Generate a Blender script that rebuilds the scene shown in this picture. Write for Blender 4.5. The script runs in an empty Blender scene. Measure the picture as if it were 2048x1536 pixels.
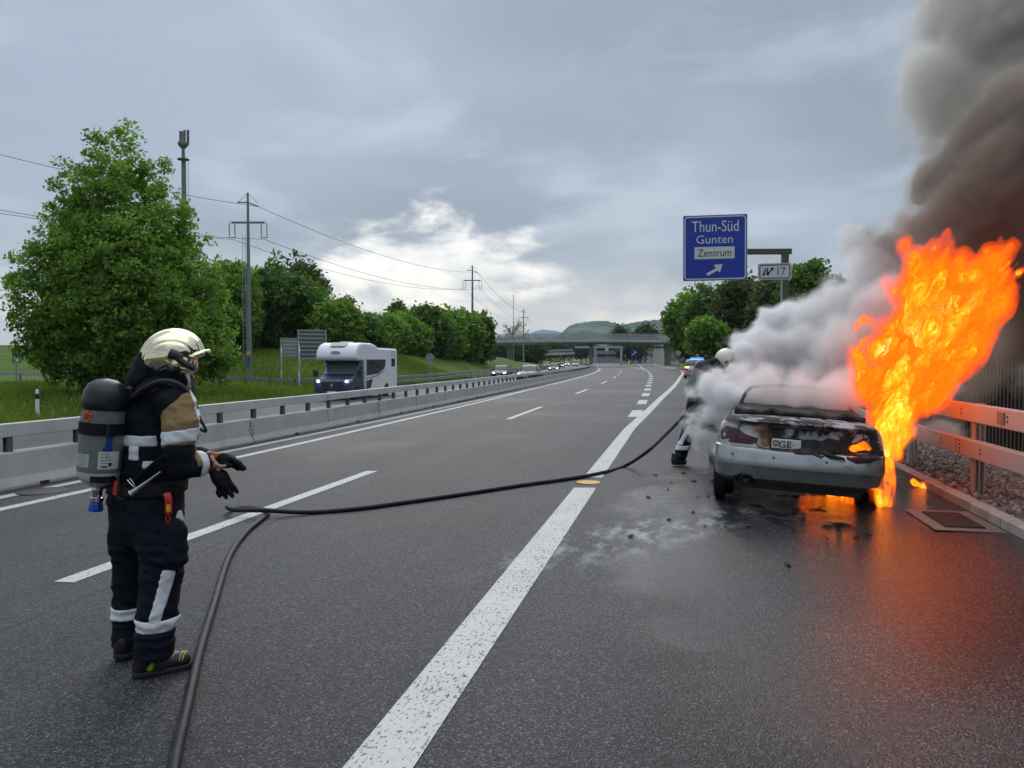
import bpy, bmesh, math, random
import numpy as np
from mathutils import Vector, Matrix

SC = bpy.context.scene
COL = SC.collection
random.seed(7)
RNG = np.random.default_rng(11)
rad = math.radians

# ------------------------------------------------------------------ camera
FPX, EYE = 1538.0, 1.65                      # focal length in photo pixels, eye height
YAW, PITCH = math.atan(336 / FPX), math.atan(48 / FPX)
cam_d = bpy.data.cameras.new('camera')
cam_d.sensor_width = 36.0
cam_d.lens = FPX / 2048 * 36.0
cam_d.clip_start, cam_d.clip_end = 0.05, 20000
cam = bpy.data.objects.new('camera', cam_d)
COL.objects.link(cam)
cam.location = (0, 0, EYE)
cam.rotation_euler = (math.pi / 2 - PITCH, 0, YAW)
SC.camera = cam

# ------------------------------------------------------------------ render settings
SC.view_settings.view_transform = 'Standard'
SC.view_settings.look = 'None'
SC.view_settings.exposure = 0.55
SC.view_settings.gamma = 1.0
SC.view_settings.use_curve_mapping = False
SC.render.engine = 'CYCLES'
cy = SC.cycles
cy.use_denoising = True
cy.denoiser = 'OPENIMAGEDENOISE'
cy.max_bounces = 12
cy.diffuse_bounces = 3
cy.glossy_bounces = 4
cy.transmission_bounces = 6
cy.volume_bounces = 7
cy.use_adaptive_sampling = True
cy.adaptive_threshold = .02
cy.transparent_max_bounces = 28
cy.sample_clamp_indirect = 6.0
cy.caustics_reflective = False
cy.caustics_refractive = False

# ------------------------------------------------------------------ node helper
class NT:
    def __init__(s, tree):
        s.t = tree; s.N = tree.nodes; s.L = tree.links
    def n(s, typ, **kw):
        x = s.N.new(typ)
        for k, v in kw.items(): setattr(x, k, v)
        return x
    def put(s, sock, v):
        if isinstance(v, bpy.types.NodeSocket): s.L.new(v, sock)
        elif v is not None:
            if sock.type == 'RGBA' and len(v) == 3: v = (*v, 1)
            sock.default_value = v
    def m(s, op, a, b=None, c=None, clamp=False):
        x = s.n('ShaderNodeMath', operation=op, use_clamp=clamp)
        s.put(x.inputs[0], a)
        if b is not None: s.put(x.inputs[1], b)
        if c is not None: s.put(x.inputs[2], c)
        return x.outputs[0]
    def vm(s, op, a, b=None):
        x = s.n('ShaderNodeVectorMath', operation=op)
        s.put(x.inputs[0], a)
        if b is not None: s.put(x.inputs[1], b)
        return x.outputs['Value'] if op in ('LENGTH', 'DOT_PRODUCT', 'DISTANCE') else x.outputs[0]
    def mix(s, f, a, b, blend='MIX'):
        x = s.n('ShaderNodeMix', data_type='RGBA', blend_type=blend)
        s.put(x.inputs[0], f); s.put(x.inputs[6], a); s.put(x.inputs[7], b)
        return x.outputs[2]
    def noise(s, vec, scale, detail=3, rough=.55, dist=0.0, typ='FBM'):
        x = s.n('ShaderNodeTexNoise')
        if vec is not None: s.put(x.inputs['Vector'], vec)
        s.put(x.inputs['Scale'], scale); s.put(x.inputs['Detail'], detail)
        s.put(x.inputs['Roughness'], rough); s.put(x.inputs['Distortion'], dist)
        return x.outputs[0]
    def voro(s, vec, scale, feature='F1', out='Distance', rnd=1.0):
        x = s.n('ShaderNodeTexVoronoi', feature=feature)
        s.put(x.inputs['Vector'], vec); s.put(x.inputs['Scale'], scale); s.put(x.inputs['Randomness'], rnd)
        return x.outputs[out]
    def ramp(s, f, stops, interp='LINEAR'):
        x = s.n('ShaderNodeValToRGB'); cr = x.color_ramp; cr.interpolation = interp
        while len(cr.elements) < len(stops): cr.elements.new(.5)
        for e, (p, c) in zip(cr.elements, stops):
            e.position = p
            e.color = (c, c, c, 1) if isinstance(c, (int, float)) else (*c[:3], 1)
        s.put(x.inputs[0], f)
        return x.outputs[0]
    def step(s, v, a, b):
        x = s.n('ShaderNodeMapRange', interpolation_type='SMOOTHSTEP')
        s.put(x.inputs[0], v); s.put(x.inputs[1], a); s.put(x.inputs[2], b)
        return x.outputs[0]
    def mapping(s, vec, scale=(1, 1, 1), loc=(0, 0, 0), rot=(0, 0, 0)):
        x = s.n('ShaderNodeMapping')
        s.put(x.inputs[0], vec); x.inputs[1].default_value = loc
        x.inputs[2].default_value = rot; x.inputs[3].default_value = scale
        return x.outputs[0]
    def sep(s, vec):
        x = s.n('ShaderNodeSeparateXYZ'); s.put(x.inputs[0], vec); return x.outputs
    def bump(s, h, strength=.3, dist=.01):
        x = s.n('ShaderNodeBump')
        s.put(x.inputs['Height'], h); s.put(x.inputs['Strength'], strength); s.put(x.inputs['Distance'], dist)
        return x.outputs[0]
    def obj(s): return s.n('ShaderNodeTexCoord').outputs['Object']
    def gen(s): return s.n('ShaderNodeTexCoord').outputs['Generated']
    def attr(s, name, out='Color'):
        return s.n('ShaderNodeAttribute', attribute_name=name).outputs[out]

# ------------------------------------------------------------------ sky (overcast, brighter low in front) and the veiled sun
SUN_AZ = YAW + math.atan((1024 - 850) / FPX)         # left of the road direction
SUN_EL = rad(34)
world = bpy.data.worlds.new('World'); SC.world = world; world.use_nodes = True
w = NT(world.node_tree); w.N.clear()
sky = w.n('ShaderNodeTexSky', sky_type='NISHITA', sun_disc=False)
sky.sun_elevation = SUN_EL
sky.sun_rotation = -SUN_AZ
sky.air_density, sky.dust_density, sky.ozone_density = 1.0, .6, 1.5
wd = w.vm('NORMALIZE', w.n('ShaderNodeTexCoord').outputs['Generated'])
wx, wy, wz = w.sep(wd)[:3]
zc = w.m('MAXIMUM', wz, 0.0)
den = w.m('ADD', zc, 0.16)
cv = w.n('ShaderNodeCombineXYZ')
w.put(cv.inputs[0], w.m('DIVIDE', wx, den)); w.put(cv.inputs[1], w.m('DIVIDE', wy, den)); w.put(cv.inputs[2], 0.0)
cp = cv.outputs[0]
big = w.noise(w.mapping(cp, loc=(3.4, 1.3, 0)), .55, 3, .5, .3)
med = w.noise(w.mapping(cp, loc=(7.1, 4.2, .5)), 1.5, 5, .55, .35)
fine = w.noise(w.mapping(wd, scale=(1, 1, 2.1), loc=(2.2, .7, 0)), 7.5, 6, .58, .25)
# closeness to the hidden sun, low in front
low = Vector((-math.sin(YAW + math.atan(140 / FPX)), math.cos(YAW + math.atan(140 / FPX)), .118)).normalized()
near = w.m('SUBTRACT', 1.0, w.vm('LENGTH', w.vm('MULTIPLY', w.vm('SUBTRACT', wd, tuple(low)), (1.0, 1.0, 1.9))))
dk = w.mix(w.step(wz, .02, .50), (.275, .325, .395), (.285, .34, .42))
dk = w.mix(w.step(wz, .46, 1.0), dk, (1.2, 1.29, 1.42))  # overhead sky, out of view, brightened to lift the light on the ground
dk = w.mix(w.m('MULTIPLY', w.step(big, .42, .60), .7), dk, (.18, .218, .275))
dk = w.mix(w.m('MULTIPLY', w.step(fine, .50, .72), .30), dk, (.24, .285, .345))
dk = w.mix(w.m('MULTIPLY', w.step(med, .46, .68), .75), dk, (.375, .425, .49))
# bright gaps: cumulus edge in front of the hidden sun
gap = w.m('ADD', w.m('MULTIPLY', w.step(near, .68, .97), .50), w.m('MULTIPLY', w.m('SUBTRACT', fine, .5), 1.25))
gap = w.m('ADD', gap, w.m('MULTIPLY', w.m('SUBTRACT', med, .5), .5))
gapm = w.m('MULTIPLY', w.step(gap, .26, .52), w.step(near, .66, .84))
br = w.mix(w.step(fine, .36, .64), (.52, .535, .55), (.80, .785, .76))
col = w.mix(gapm, dk, br)
# pale warm band near the horizon
hz = w.m('MULTIPLY', w.step(wz, .16, .0), w.step(w.m('ADD', w.m('MULTIPLY', fine, .9), near), .72, 1.35))
col = w.mix(w.m('MULTIPLY', hz, .85), col, w.mix(w.step(fine, .42, .68), (.66, .64, .62), (1.0, .88, .72)))
skyl = w.mix(1.0, sky.outputs[0], (.075, .075, .075), 'MULTIPLY')
col = w.mix(.07, col, skyl)
col = w.mix(w.step(wz, 0.0, -.03), col, (.12, .13, .12))
bg = w.n('ShaderNodeBackground'); w.put(bg.inputs[0], col); bg.inputs[1].default_value = 1.0
wo = w.n('ShaderNodeOutputWorld'); w.L.new(bg.outputs[0], wo.inputs[0])
world.cycles.sampling_method = 'MANUAL'
world.cycles.sample_map_resolution = 512

sun_d = bpy.data.lights.new('sun', 'SUN')
sun_d.energy = .7; sun_d.angle = rad(40); sun_d.color = (1, .96, .9)
sun = bpy.data.objects.new('sun', sun_d); COL.objects.link(sun)
sdir = Vector((-math.sin(SUN_AZ) * math.cos(SUN_EL), math.cos(SUN_AZ) * math.cos(SUN_EL), math.sin(SUN_EL)))
sun.rotation_euler = sdir.to_track_quat('Z', 'Y').to_euler()
sun.location = sdir * 60

# ------------------------------------------------------------------ pixel -> place
_r = Vector((math.cos(YAW), math.sin(YAW), 0)); _f0 = Vector((-math.sin(YAW), math.cos(YAW), 0))
_f = _f0 * math.cos(PITCH) - Vector((0, 0, 1)) * math.sin(PITCH)
_u = Vector((0, 0, 1)) * math.cos(PITCH) + _f0 * math.sin(PITCH)
CAM = Vector((0, 0, EYE))
def ray(px, py): return _f + _r * ((px - 1024) / FPX) + _u * ((768 - py) / FPX)
def at(px, py, depth): return CAM + ray(px, py) * depth
def at_z(px, py, z):
    d = ray(px, py); return CAM + d * ((z - EYE) / d.z)
# the carriageway: straight, then a long left bend, superelevated to the left
SL, KC, YC = .027, 3.6e-4, 20.0
def cen(Y):
    if Y < YC: return 0.0
    if Y > 330: return -KC * (330 - YC) ** 2 - 2 * KC * (330 - YC) * (Y - 330)
    return -KC * (Y - YC) ** 2
def zr(u): return SL * u
def W(u, Y, dz=0.0): return (cen(Y) + u, Y, zr(u) + dz)
def road_at(px, py):
    d = ray(px, py); t = 10.0
    for _ in range(200):
        P = d * t; z = zr(P.x - cen(P.y)); t = .5 * t + .5 * (EYE - z) / -d.z
    return CAM + d * t
def tab(T):
    xs, ys = zip(*T)
    return lambda Y: float(np.interp(Y, xs, ys))
uL = tab([(-10, -8.35), (15, -8.3), (31, -8.6), (55, -9.2), (77, -9.4), (120, -9.4), (400, -9.4)])
uM = tab([(-10, -4.81), (12, -4.81), (25, -5.1), (50, -5.3), (400, -5.45)])
uD = tab([(-10, -1.2), (19, -1.28), (32, -1.43), (53, -1.69), (76, -1.63), (110, -1.43), (154, -1.25), (400, -1.2)])
uR = tab([(-10, -1.2), (11, -1.21), (19, -1.2), (34, -.75), (52, .05), (73, 1.0), (92, 2.2), (112, 3.3), (150, 4.4), (190, 5.2), (260, 11), (400, 26)])

# ------------------------------------------------------------------ objects
def tag(o, label=None, cat=None, group=None, kind=None):
    if label: o['label'] = label
    if cat: o['category'] = cat
    if group: o['group'] = group
    if kind: o['kind'] = kind
    return o
def thing(name, label, cat, loc=(0, 0, 0), rotz=0.0, group=None):
    o = bpy.data.objects.new(name, None); COL.objects.link(o)
    o.empty_display_size = .2
    o.location = loc; o.rotation_euler = (0, 0, rotz)
    return tag(o, label, cat, group)
def link(name, me, mat=None, parent=None, world=True):
    """world=True: vertices are world coordinates; False: in the parent's own frame"""
    o = bpy.data.objects.new(name, me); COL.objects.link(o)
    if mat is not None and not me.materials: me.materials.append(mat)
    if parent is not None:
        o.parent = parent
        if world and parent.parent is None: o.matrix_parent_inverse = parent.matrix_basis.inverted()
    return o
def copy_tree(o, parent=None):
    c = o.copy(); COL.objects.link(c)
    if parent is not None:
        c.parent = parent; c.matrix_parent_inverse = o.matrix_parent_inverse.copy()
    for ch in list(o.children): copy_tree(ch, c)
    return c

def np_mesh(name, V, F, smooth=False):
    """V (n,3) array, F (m,k) array of equal-sized faces or a list"""
    me = bpy.data.meshes.new(name)
    if isinstance(F, np.ndarray) and F.ndim == 2:
        V = np.asarray(V, np.float32); k = F.shape[1]; m = len(F)
        me.vertices.add(len(V)); me.vertices.foreach_set('co', V.ravel())
        me.loops.add(m * k); me.loops.foreach_set('vertex_index', F.astype(np.int32).ravel())
        me.polygons.add(m)
        me.polygons.foreach_set('loop_start', np.arange(0, m * k, k, dtype=np.int32))
        me.polygons.foreach_set('loop_total', np.full(m, k, np.int32))
        me.update(calc_edges=True); me.validate()
    else:
        me.from_pydata([tuple(v) for v in V], [], [tuple(f) for f in F]); me.update()
    if smooth: me.polygons.foreach_set('use_smooth', np.ones(len(me.polygons), bool))
    return me
def vcol(me, name, cols):
    a = me.color_attributes.new(name, 'FLOAT_COLOR', 'POINT')
    c = np.ones((len(me.vertices), 4), np.float32); c[:, :cols.shape[1]] = cols
    a.data.foreach_set('color', c.ravel())

class MB:
    """collects shapes; build() links them as one mesh object"""
    def __init__(s): s.V = []; s.F = []
    def add(s, V, F):
        b = len(s.V); s.V += [Vector(v) for v in V]; s.F += [tuple(b + i for i in f) for f in F]; return s
    def box(s, c, size, M=None, taper=1.0, ty=None):
        x, y, z = (q / 2 for q in size); ty = taper if ty is None else ty
        V = [Vector((a * x * (taper if d > 0 else 1), b * y * (ty if d > 0 else 1), d * z)) for d in (-1, 1) for b in (-1, 1) for a in (-1, 1)]
        c = Vector(c)
        V = [(M @ v if M is not None else v) + c for v in V]
        return s.add(V, [(0, 2, 3, 1), (4, 5, 7, 6), (0, 1, 5, 4), (2, 6, 7, 3), (0, 4, 6, 2), (1, 3, 7, 5)])
    def beam(s, a, b, w, h, up=(0, 0, 1)):
        """box from a to b with section w (sideways) x h (up)"""
        a, b = Vector(a), Vector(b); d = (b - a).normalized(); upv = Vector(up)
        if abs(d.dot(upv)) > .98: upv = Vector((1, 0, 0))
        sd = d.cross(upv).normalized(); u2 = sd.cross(d)
        V = [p + sd * (i * w / 2) + u2 * (j * h / 2) for p in (a, b) for j in (-1, 1) for i in (-1, 1)]
        return s.add(V, [(0, 1, 3, 2), (4, 6, 7, 5), (0, 4, 5, 1), (2, 3, 7, 6), (0, 2, 6, 4), (1, 5, 7, 3)])
    def tube(s, pts, r, n=8, cap=True, closed=False):
        pts = [Vector(p) for p in pts]; m = len(pts)
        rs = r if hasattr(r, '__len__') else [r] * m
        V, F = [], []; prev = None
        for i, p in enumerate(pts):
            a = pts[i - 1] if (i > 0 or closed) else p
            b = pts[(i + 1) % m] if (i < m - 1 or closed) else p
            d = (b - a).normalized()
            if prev is None:
                prev = d.orthogonal().normalized()
            nx = (prev - d * prev.dot(d))
            nx = nx.normalized() if nx.length > 1e-6 else d.orthogonal().normalized()
            prev = nx; ny = d.cross(nx)
            for k in range(n):
                t = 2 * math.pi * k / n
                V.append(p + (nx * math.cos(t) + ny * math.sin(t)) * rs[i])
        for i in range(m if closed else m - 1):
            for k in range(n):
                F.append((i * n + k, i * n + (k + 1) % n, ((i + 1) % m) * n + (k + 1) % n, ((i + 1) % m) * n + k))
        if cap and not closed:
            F.append(tuple(range(n - 1, -1, -1))); F.append(tuple((m - 1) * n + k for k in range(n)))
        return s.add(V, F)
    def lathe(s, prof, c=(0, 0, 0), M=None, n=20, cap=True):
        """prof: (radius, height) along local z"""
        V, F = [], []; c = Vector(c)
        for r, h in prof:
            for k in range(n):
                t = 2 * math.pi * k / n; v = Vector((r * math.cos(t), r * math.sin(t), h))
                V.append((M @ v if M is not None else v) + c)
        for i in range(len(prof) - 1):
            for k in range(n): F.append((i * n + k, i * n + (k + 1) % n, (i + 1) * n + (k + 1) % n, (i + 1) * n + k))
        if cap:
            F.append(tuple(range(n - 1, -1, -1))); F.append(tuple((len(prof) - 1) * n + k for k in range(n)))
        return s.add(V, F)
    def prism(s, poly, d, c=(0, 0, 0), ex=(1, 0, 0), ey=(0, 0, 1)):
        """flat polygon (x,y) in plane ex,ey extruded by vector d"""
        ex, ey, d, c = Vector(ex), Vector(ey), Vector(d), Vector(c); n = len(poly)
        A = [c + ex * x + ey * y for x, y in poly]; V = A + [a + d for a in A]
        F = [tuple(range(n - 1, -1, -1)), tuple(range(n, 2 * n))] + [(i, (i + 1) % n, n + (i + 1) % n, n + i) for i in range(n)]
        return s.add(V, F)
    def loft(s, rings, closed=True, cap=True):
        n = len(rings[0]); V = [p for r in rings for p in r]; F = []
        for i in range(len(rings) - 1):
            for k in range(n if closed else n - 1):
                F.append((i * n + k, i * n + (k + 1) % n, (i + 1) * n + (k + 1) % n, (i + 1) * n + k))
        if cap and closed:
            F.append(tuple(range(n - 1, -1, -1))); F.append(tuple((len(rings) - 1) * n + k for k in range(n)))
        return s.add(V, F)
    def build(s, name, mat, parent=None, world=True, smooth=False, bevel=0, sub=0, angle=35, seg=2):
        me = bpy.data.meshes.new(name)
        me.from_pydata([tuple(v) for v in s.V], [], s.F); me.update()
        bm = bmesh.new(); bm.from_mesh(me); bmesh.ops.recalc_face_normals(bm, faces=bm.faces); bm.to_mesh(me); bm.free()
        if smooth:
            me.polygons.foreach_set('use_smooth', np.ones(len(me.polygons), bool))
            if angle < 180: me.set_sharp_from_angle(angle=rad(angle))
        o = link(name, me, mat, parent, world)
        if bevel:
            b = o.modifiers.new('bevel', 'BEVEL'); b.width = bevel; b.segments = seg; b.limit_method = 'ANGLE'; b.angle_limit = rad(40)
        if sub:
            b = o.modifiers.new('sub', 'SUBSURF'); b.levels = sub; b.render_levels = sub
        return o
def rotm(x=0, y=0, z=0):
    return Matrix.Rotation(z, 3, 'Z') @ Matrix.Rotation(y, 3, 'Y') @ Matrix.Rotation(x, 3, 'X')
def axis_m(d):
    return Vector(d).normalized().to_track_quat('Z', 'Y').to_matrix()
def smooth_path(pts, n=8):
    """Catmull-Rom through pts"""
    P = [Vector(p) for p in pts]; out = []
    for i in range(len(P) - 1):
        p0 = P[max(i - 1, 0)]; p1 = P[i]; p2 = P[i + 1]; p3 = P[min(i + 2, len(P) - 1)]
        for k in range(n):
            t = k / n
            out.append(.5 * ((2 * p1) + (p2 - p0) * t + (2 * p0 - 5 * p1 + 4 * p2 - p3) * t * t + (3 * p1 - p0 - 3 * p2 + p3) * t ** 3))
    return out + [P[-1]]

# ------------------------------------------------------------------ plain material maker
_mats = {}
def mat(name, col=(.5, .5, .5), rough=.6, metal=0.0, var=.12, scale=6.0, bump=.0, bscale=40.0, coat=0.0, spec=.5, dirt=0.0, dcol=(.05, .045, .04), emit=None, es=1.0, stretch=(1, 1, 1)):
    if name in _mats: return _mats[name]
    m = bpy.data.materials.new(name); m.use_nodes = True; t = NT(m.node_tree)
    b = t.N['Principled BSDF']; o = t.mapping(t.obj(), scale=stretch)
    nz = t.noise(o, scale, 4, .6)
    c = t.mix(nz, tuple(max(0, x * (1 - var)) for x in col), tuple(min(1, x * (1 + var)) for x in col))
    if dirt:
        c = t.mix(t.m('MULTIPLY', t.step(t.noise(o, scale * .6, 5, .65, .3), .45, .75), dirt), c, dcol)
    t.put(b.inputs['Base Color'], c)
    t.put(b.inputs['Roughness'], t.m('ADD', rough - .06, t.m('MULTIPLY', nz, .12)))
    b.inputs['Metallic'].default_value = metal
    b.inputs['Coat Weight'].default_value = coat
    b.inputs['Coat Roughness'].default_value = .08
    b.inputs['Specular IOR Level'].default_value = spec
    if bump: t.put(b.inputs['Normal'], t.bump(t.noise(o, bscale, 4, .6), bump, .01))
    if emit is not None:
        b.inputs['Emission Color'].default_value = (*emit, 1); b.inputs['Emission Strength'].default_value = es
    _mats[name] = m
    return m

# ------------------------------------------------------------------ numpy noise + iso-surface (smooth bodies, smoke, flames)
_perm = np.random.default_rng(5).permutation(256).astype(np.int32); _perm = np.concatenate([_perm, _perm, _perm])
_grad = np.random.default_rng(6).normal(size=(256, 3)).astype(np.float32); _grad /= np.linalg.norm(_grad, axis=1)[:, None]
def perlin(x, y, z):
    xi = np.floor(x).astype(np.int32); yi = np.floor(y).astype(np.int32); zi = np.floor(z).astype(np.int32)
    xf = (x - xi).astype(np.float32); yf = (y - yi).astype(np.float32); zf = (z - zi).astype(np.float32)
    xi &= 255; yi &= 255; zi &= 255
    u = xf * xf * (3 - 2 * xf); v = yf * yf * (3 - 2 * yf); w_ = zf * zf * (3 - 2 * zf)
    def g(dx, dy, dz):
        h = _perm[_perm[_perm[xi + dx] + yi + dy] + zi + dz]
        G = _grad[h]
        return G[..., 0] * (xf - dx) + G[..., 1] * (yf - dy) + G[..., 2] * (zf - dz)
    a = g(0, 0, 0) * (1 - u) + g(1, 0, 0) * u; b = g(0, 1, 0) * (1 - u) + g(1, 1, 0) * u
    c = g(0, 0, 1) * (1 - u) + g(1, 0, 1) * u; d = g(0, 1, 1) * (1 - u) + g(1, 1, 1) * u
    return (a * (1 - v) + b * v) * (1 - w_) + (c * (1 - v) + d * v) * w_
def fbm(x, y, z, o=4, gain=.5, lac=2.0, ridge=False, billow=False):
    s = 0; a = 1.0
    for i in range(o):
        n = perlin(x + 17.3 * i, y + 5.1 * i, z + 9.7 * i)
        if ridge: n = .5 - np.abs(n) * 1.6
        if billow: n = np.abs(n) * 1.6 - .35
        s = s + a * n; a *= gain; x, y, z = x * lac, y * lac, z * lac
    return s
def grid(lo, hi, h):
    ax = [np.arange(lo[i], hi[i] + h, h, dtype=np.float32) for i in range(3)]
    return np.meshgrid(*ax, indexing='ij')
def iso(F, lo, h, level=0.0):
    """surface nets: zero set of F (negative inside) -> vertices, quads"""
    F = F - level
    F = F.copy(); BIG = 1.0
    F[0] = F[-1] = BIG; F[:, 0] = F[:, -1] = BIG; F[:, :, 0] = F[:, :, -1] = BIG
    S = F < 0
    nx, ny, nz = F.shape
    c = np.zeros((nx - 1, ny - 1, nz - 1), np.int8)
    for dx in (0, 1):
        for dy in (0, 1):
            for dz in (0, 1): c += S[dx:nx - 1 + dx, dy:ny - 1 + dy, dz:nz - 1 + dz]
    act = (c > 0) & (c < 8)
    idx = -np.ones(act.shape, np.int64); I = np.argwhere(act); idx[act] = np.arange(len(I))
    P = np.zeros((len(I), 3), np.float64); cnt = np.zeros(len(I))
    cor = [(a, b, d) for a in (0, 1) for b in (0, 1) for d in (0, 1)]
    val = {k: F[I[:, 0] + k[0], I[:, 1] + k[1], I[:, 2] + k[2]] for k in cor}
    for a in cor:
        for ax in range(3):
            if a[ax]: continue
            b = list(a); b[ax] = 1; b = tuple(b)
            va, vb = val[a], val[b]; cr = (va < 0) != (vb < 0)
            t = np.where(cr, va / np.where(cr, va - vb, 1), 0)
            p = np.zeros((len(I), 3)); p[:] = a; p[:, ax] += t
            P += p * cr[:, None]; cnt += cr
    V = (I + P / np.maximum(cnt, 1)[:, None]) * h + np.asarray(lo)
    Q = []
    for ax in range(3):
        a1, a2 = [(1, 2), (2, 0), (0, 1)][ax]
        A = np.take(S, range(0, S.shape[ax] - 1), ax); B = np.take(S, range(1, S.shape[ax]), ax)
        for flip, M in ((False, A & ~B), (True, ~A & B)):
            E = np.argwhere(M)
            if not len(E): continue
            ok = (E[:, a1] > 0) & (E[:, a2] > 0) & (E[:, a1] < F.shape[a1] - 1) & (E[:, a2] < F.shape[a2] - 1); E = E[ok]
            def q(o1, o2):
                e = E.copy(); e[:, a1] -= o1; e[:, a2] -= o2; return idx[e[:, 0], e[:, 1], e[:, 2]]
            f = np.stack([q(0, 0), q(1, 0), q(1, 1), q(0, 1)], 1)
            Q.append(f[:, ::-1] if flip else f)
    return V, np.concatenate(Q)
def smin(a, b, k):
    h = np.clip(.5 + .5 * (b - a) / k, 0, 1); return b * (1 - h) + a * h - k * h * (1 - h)
def capsule(G, a, b, ra, rb, sq=None):
    """tapered capsule distance; sq: optional (axis vector, factor) to flatten"""
    a = np.asarray(a, np.float32); b = np.asarray(b, np.float32); d = b - a; L2 = float(d @ d) + 1e-9
    px, py, pz = G[0] - a[0], G[1] - a[1], G[2] - a[2]
    t = np.clip((px * d[0] + py * d[1] + pz * d[2]) / L2, 0, 1)
    qx, qy, qz = px - t * d[0], py - t * d[1], pz - t * d[2]
    if sq is not None:
        n, k = np.asarray(sq[0], np.float32), sq[1]; e = (qx * n[0] + qy * n[1] + qz * n[2]) * (k - 1)
        qx, qy, qz = qx + e * n[0], qy + e * n[1], qz + e * n[2]
    return np.sqrt(qx * qx + qy * qy + qz * qz) - (ra + (rb - ra) * t)
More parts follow.
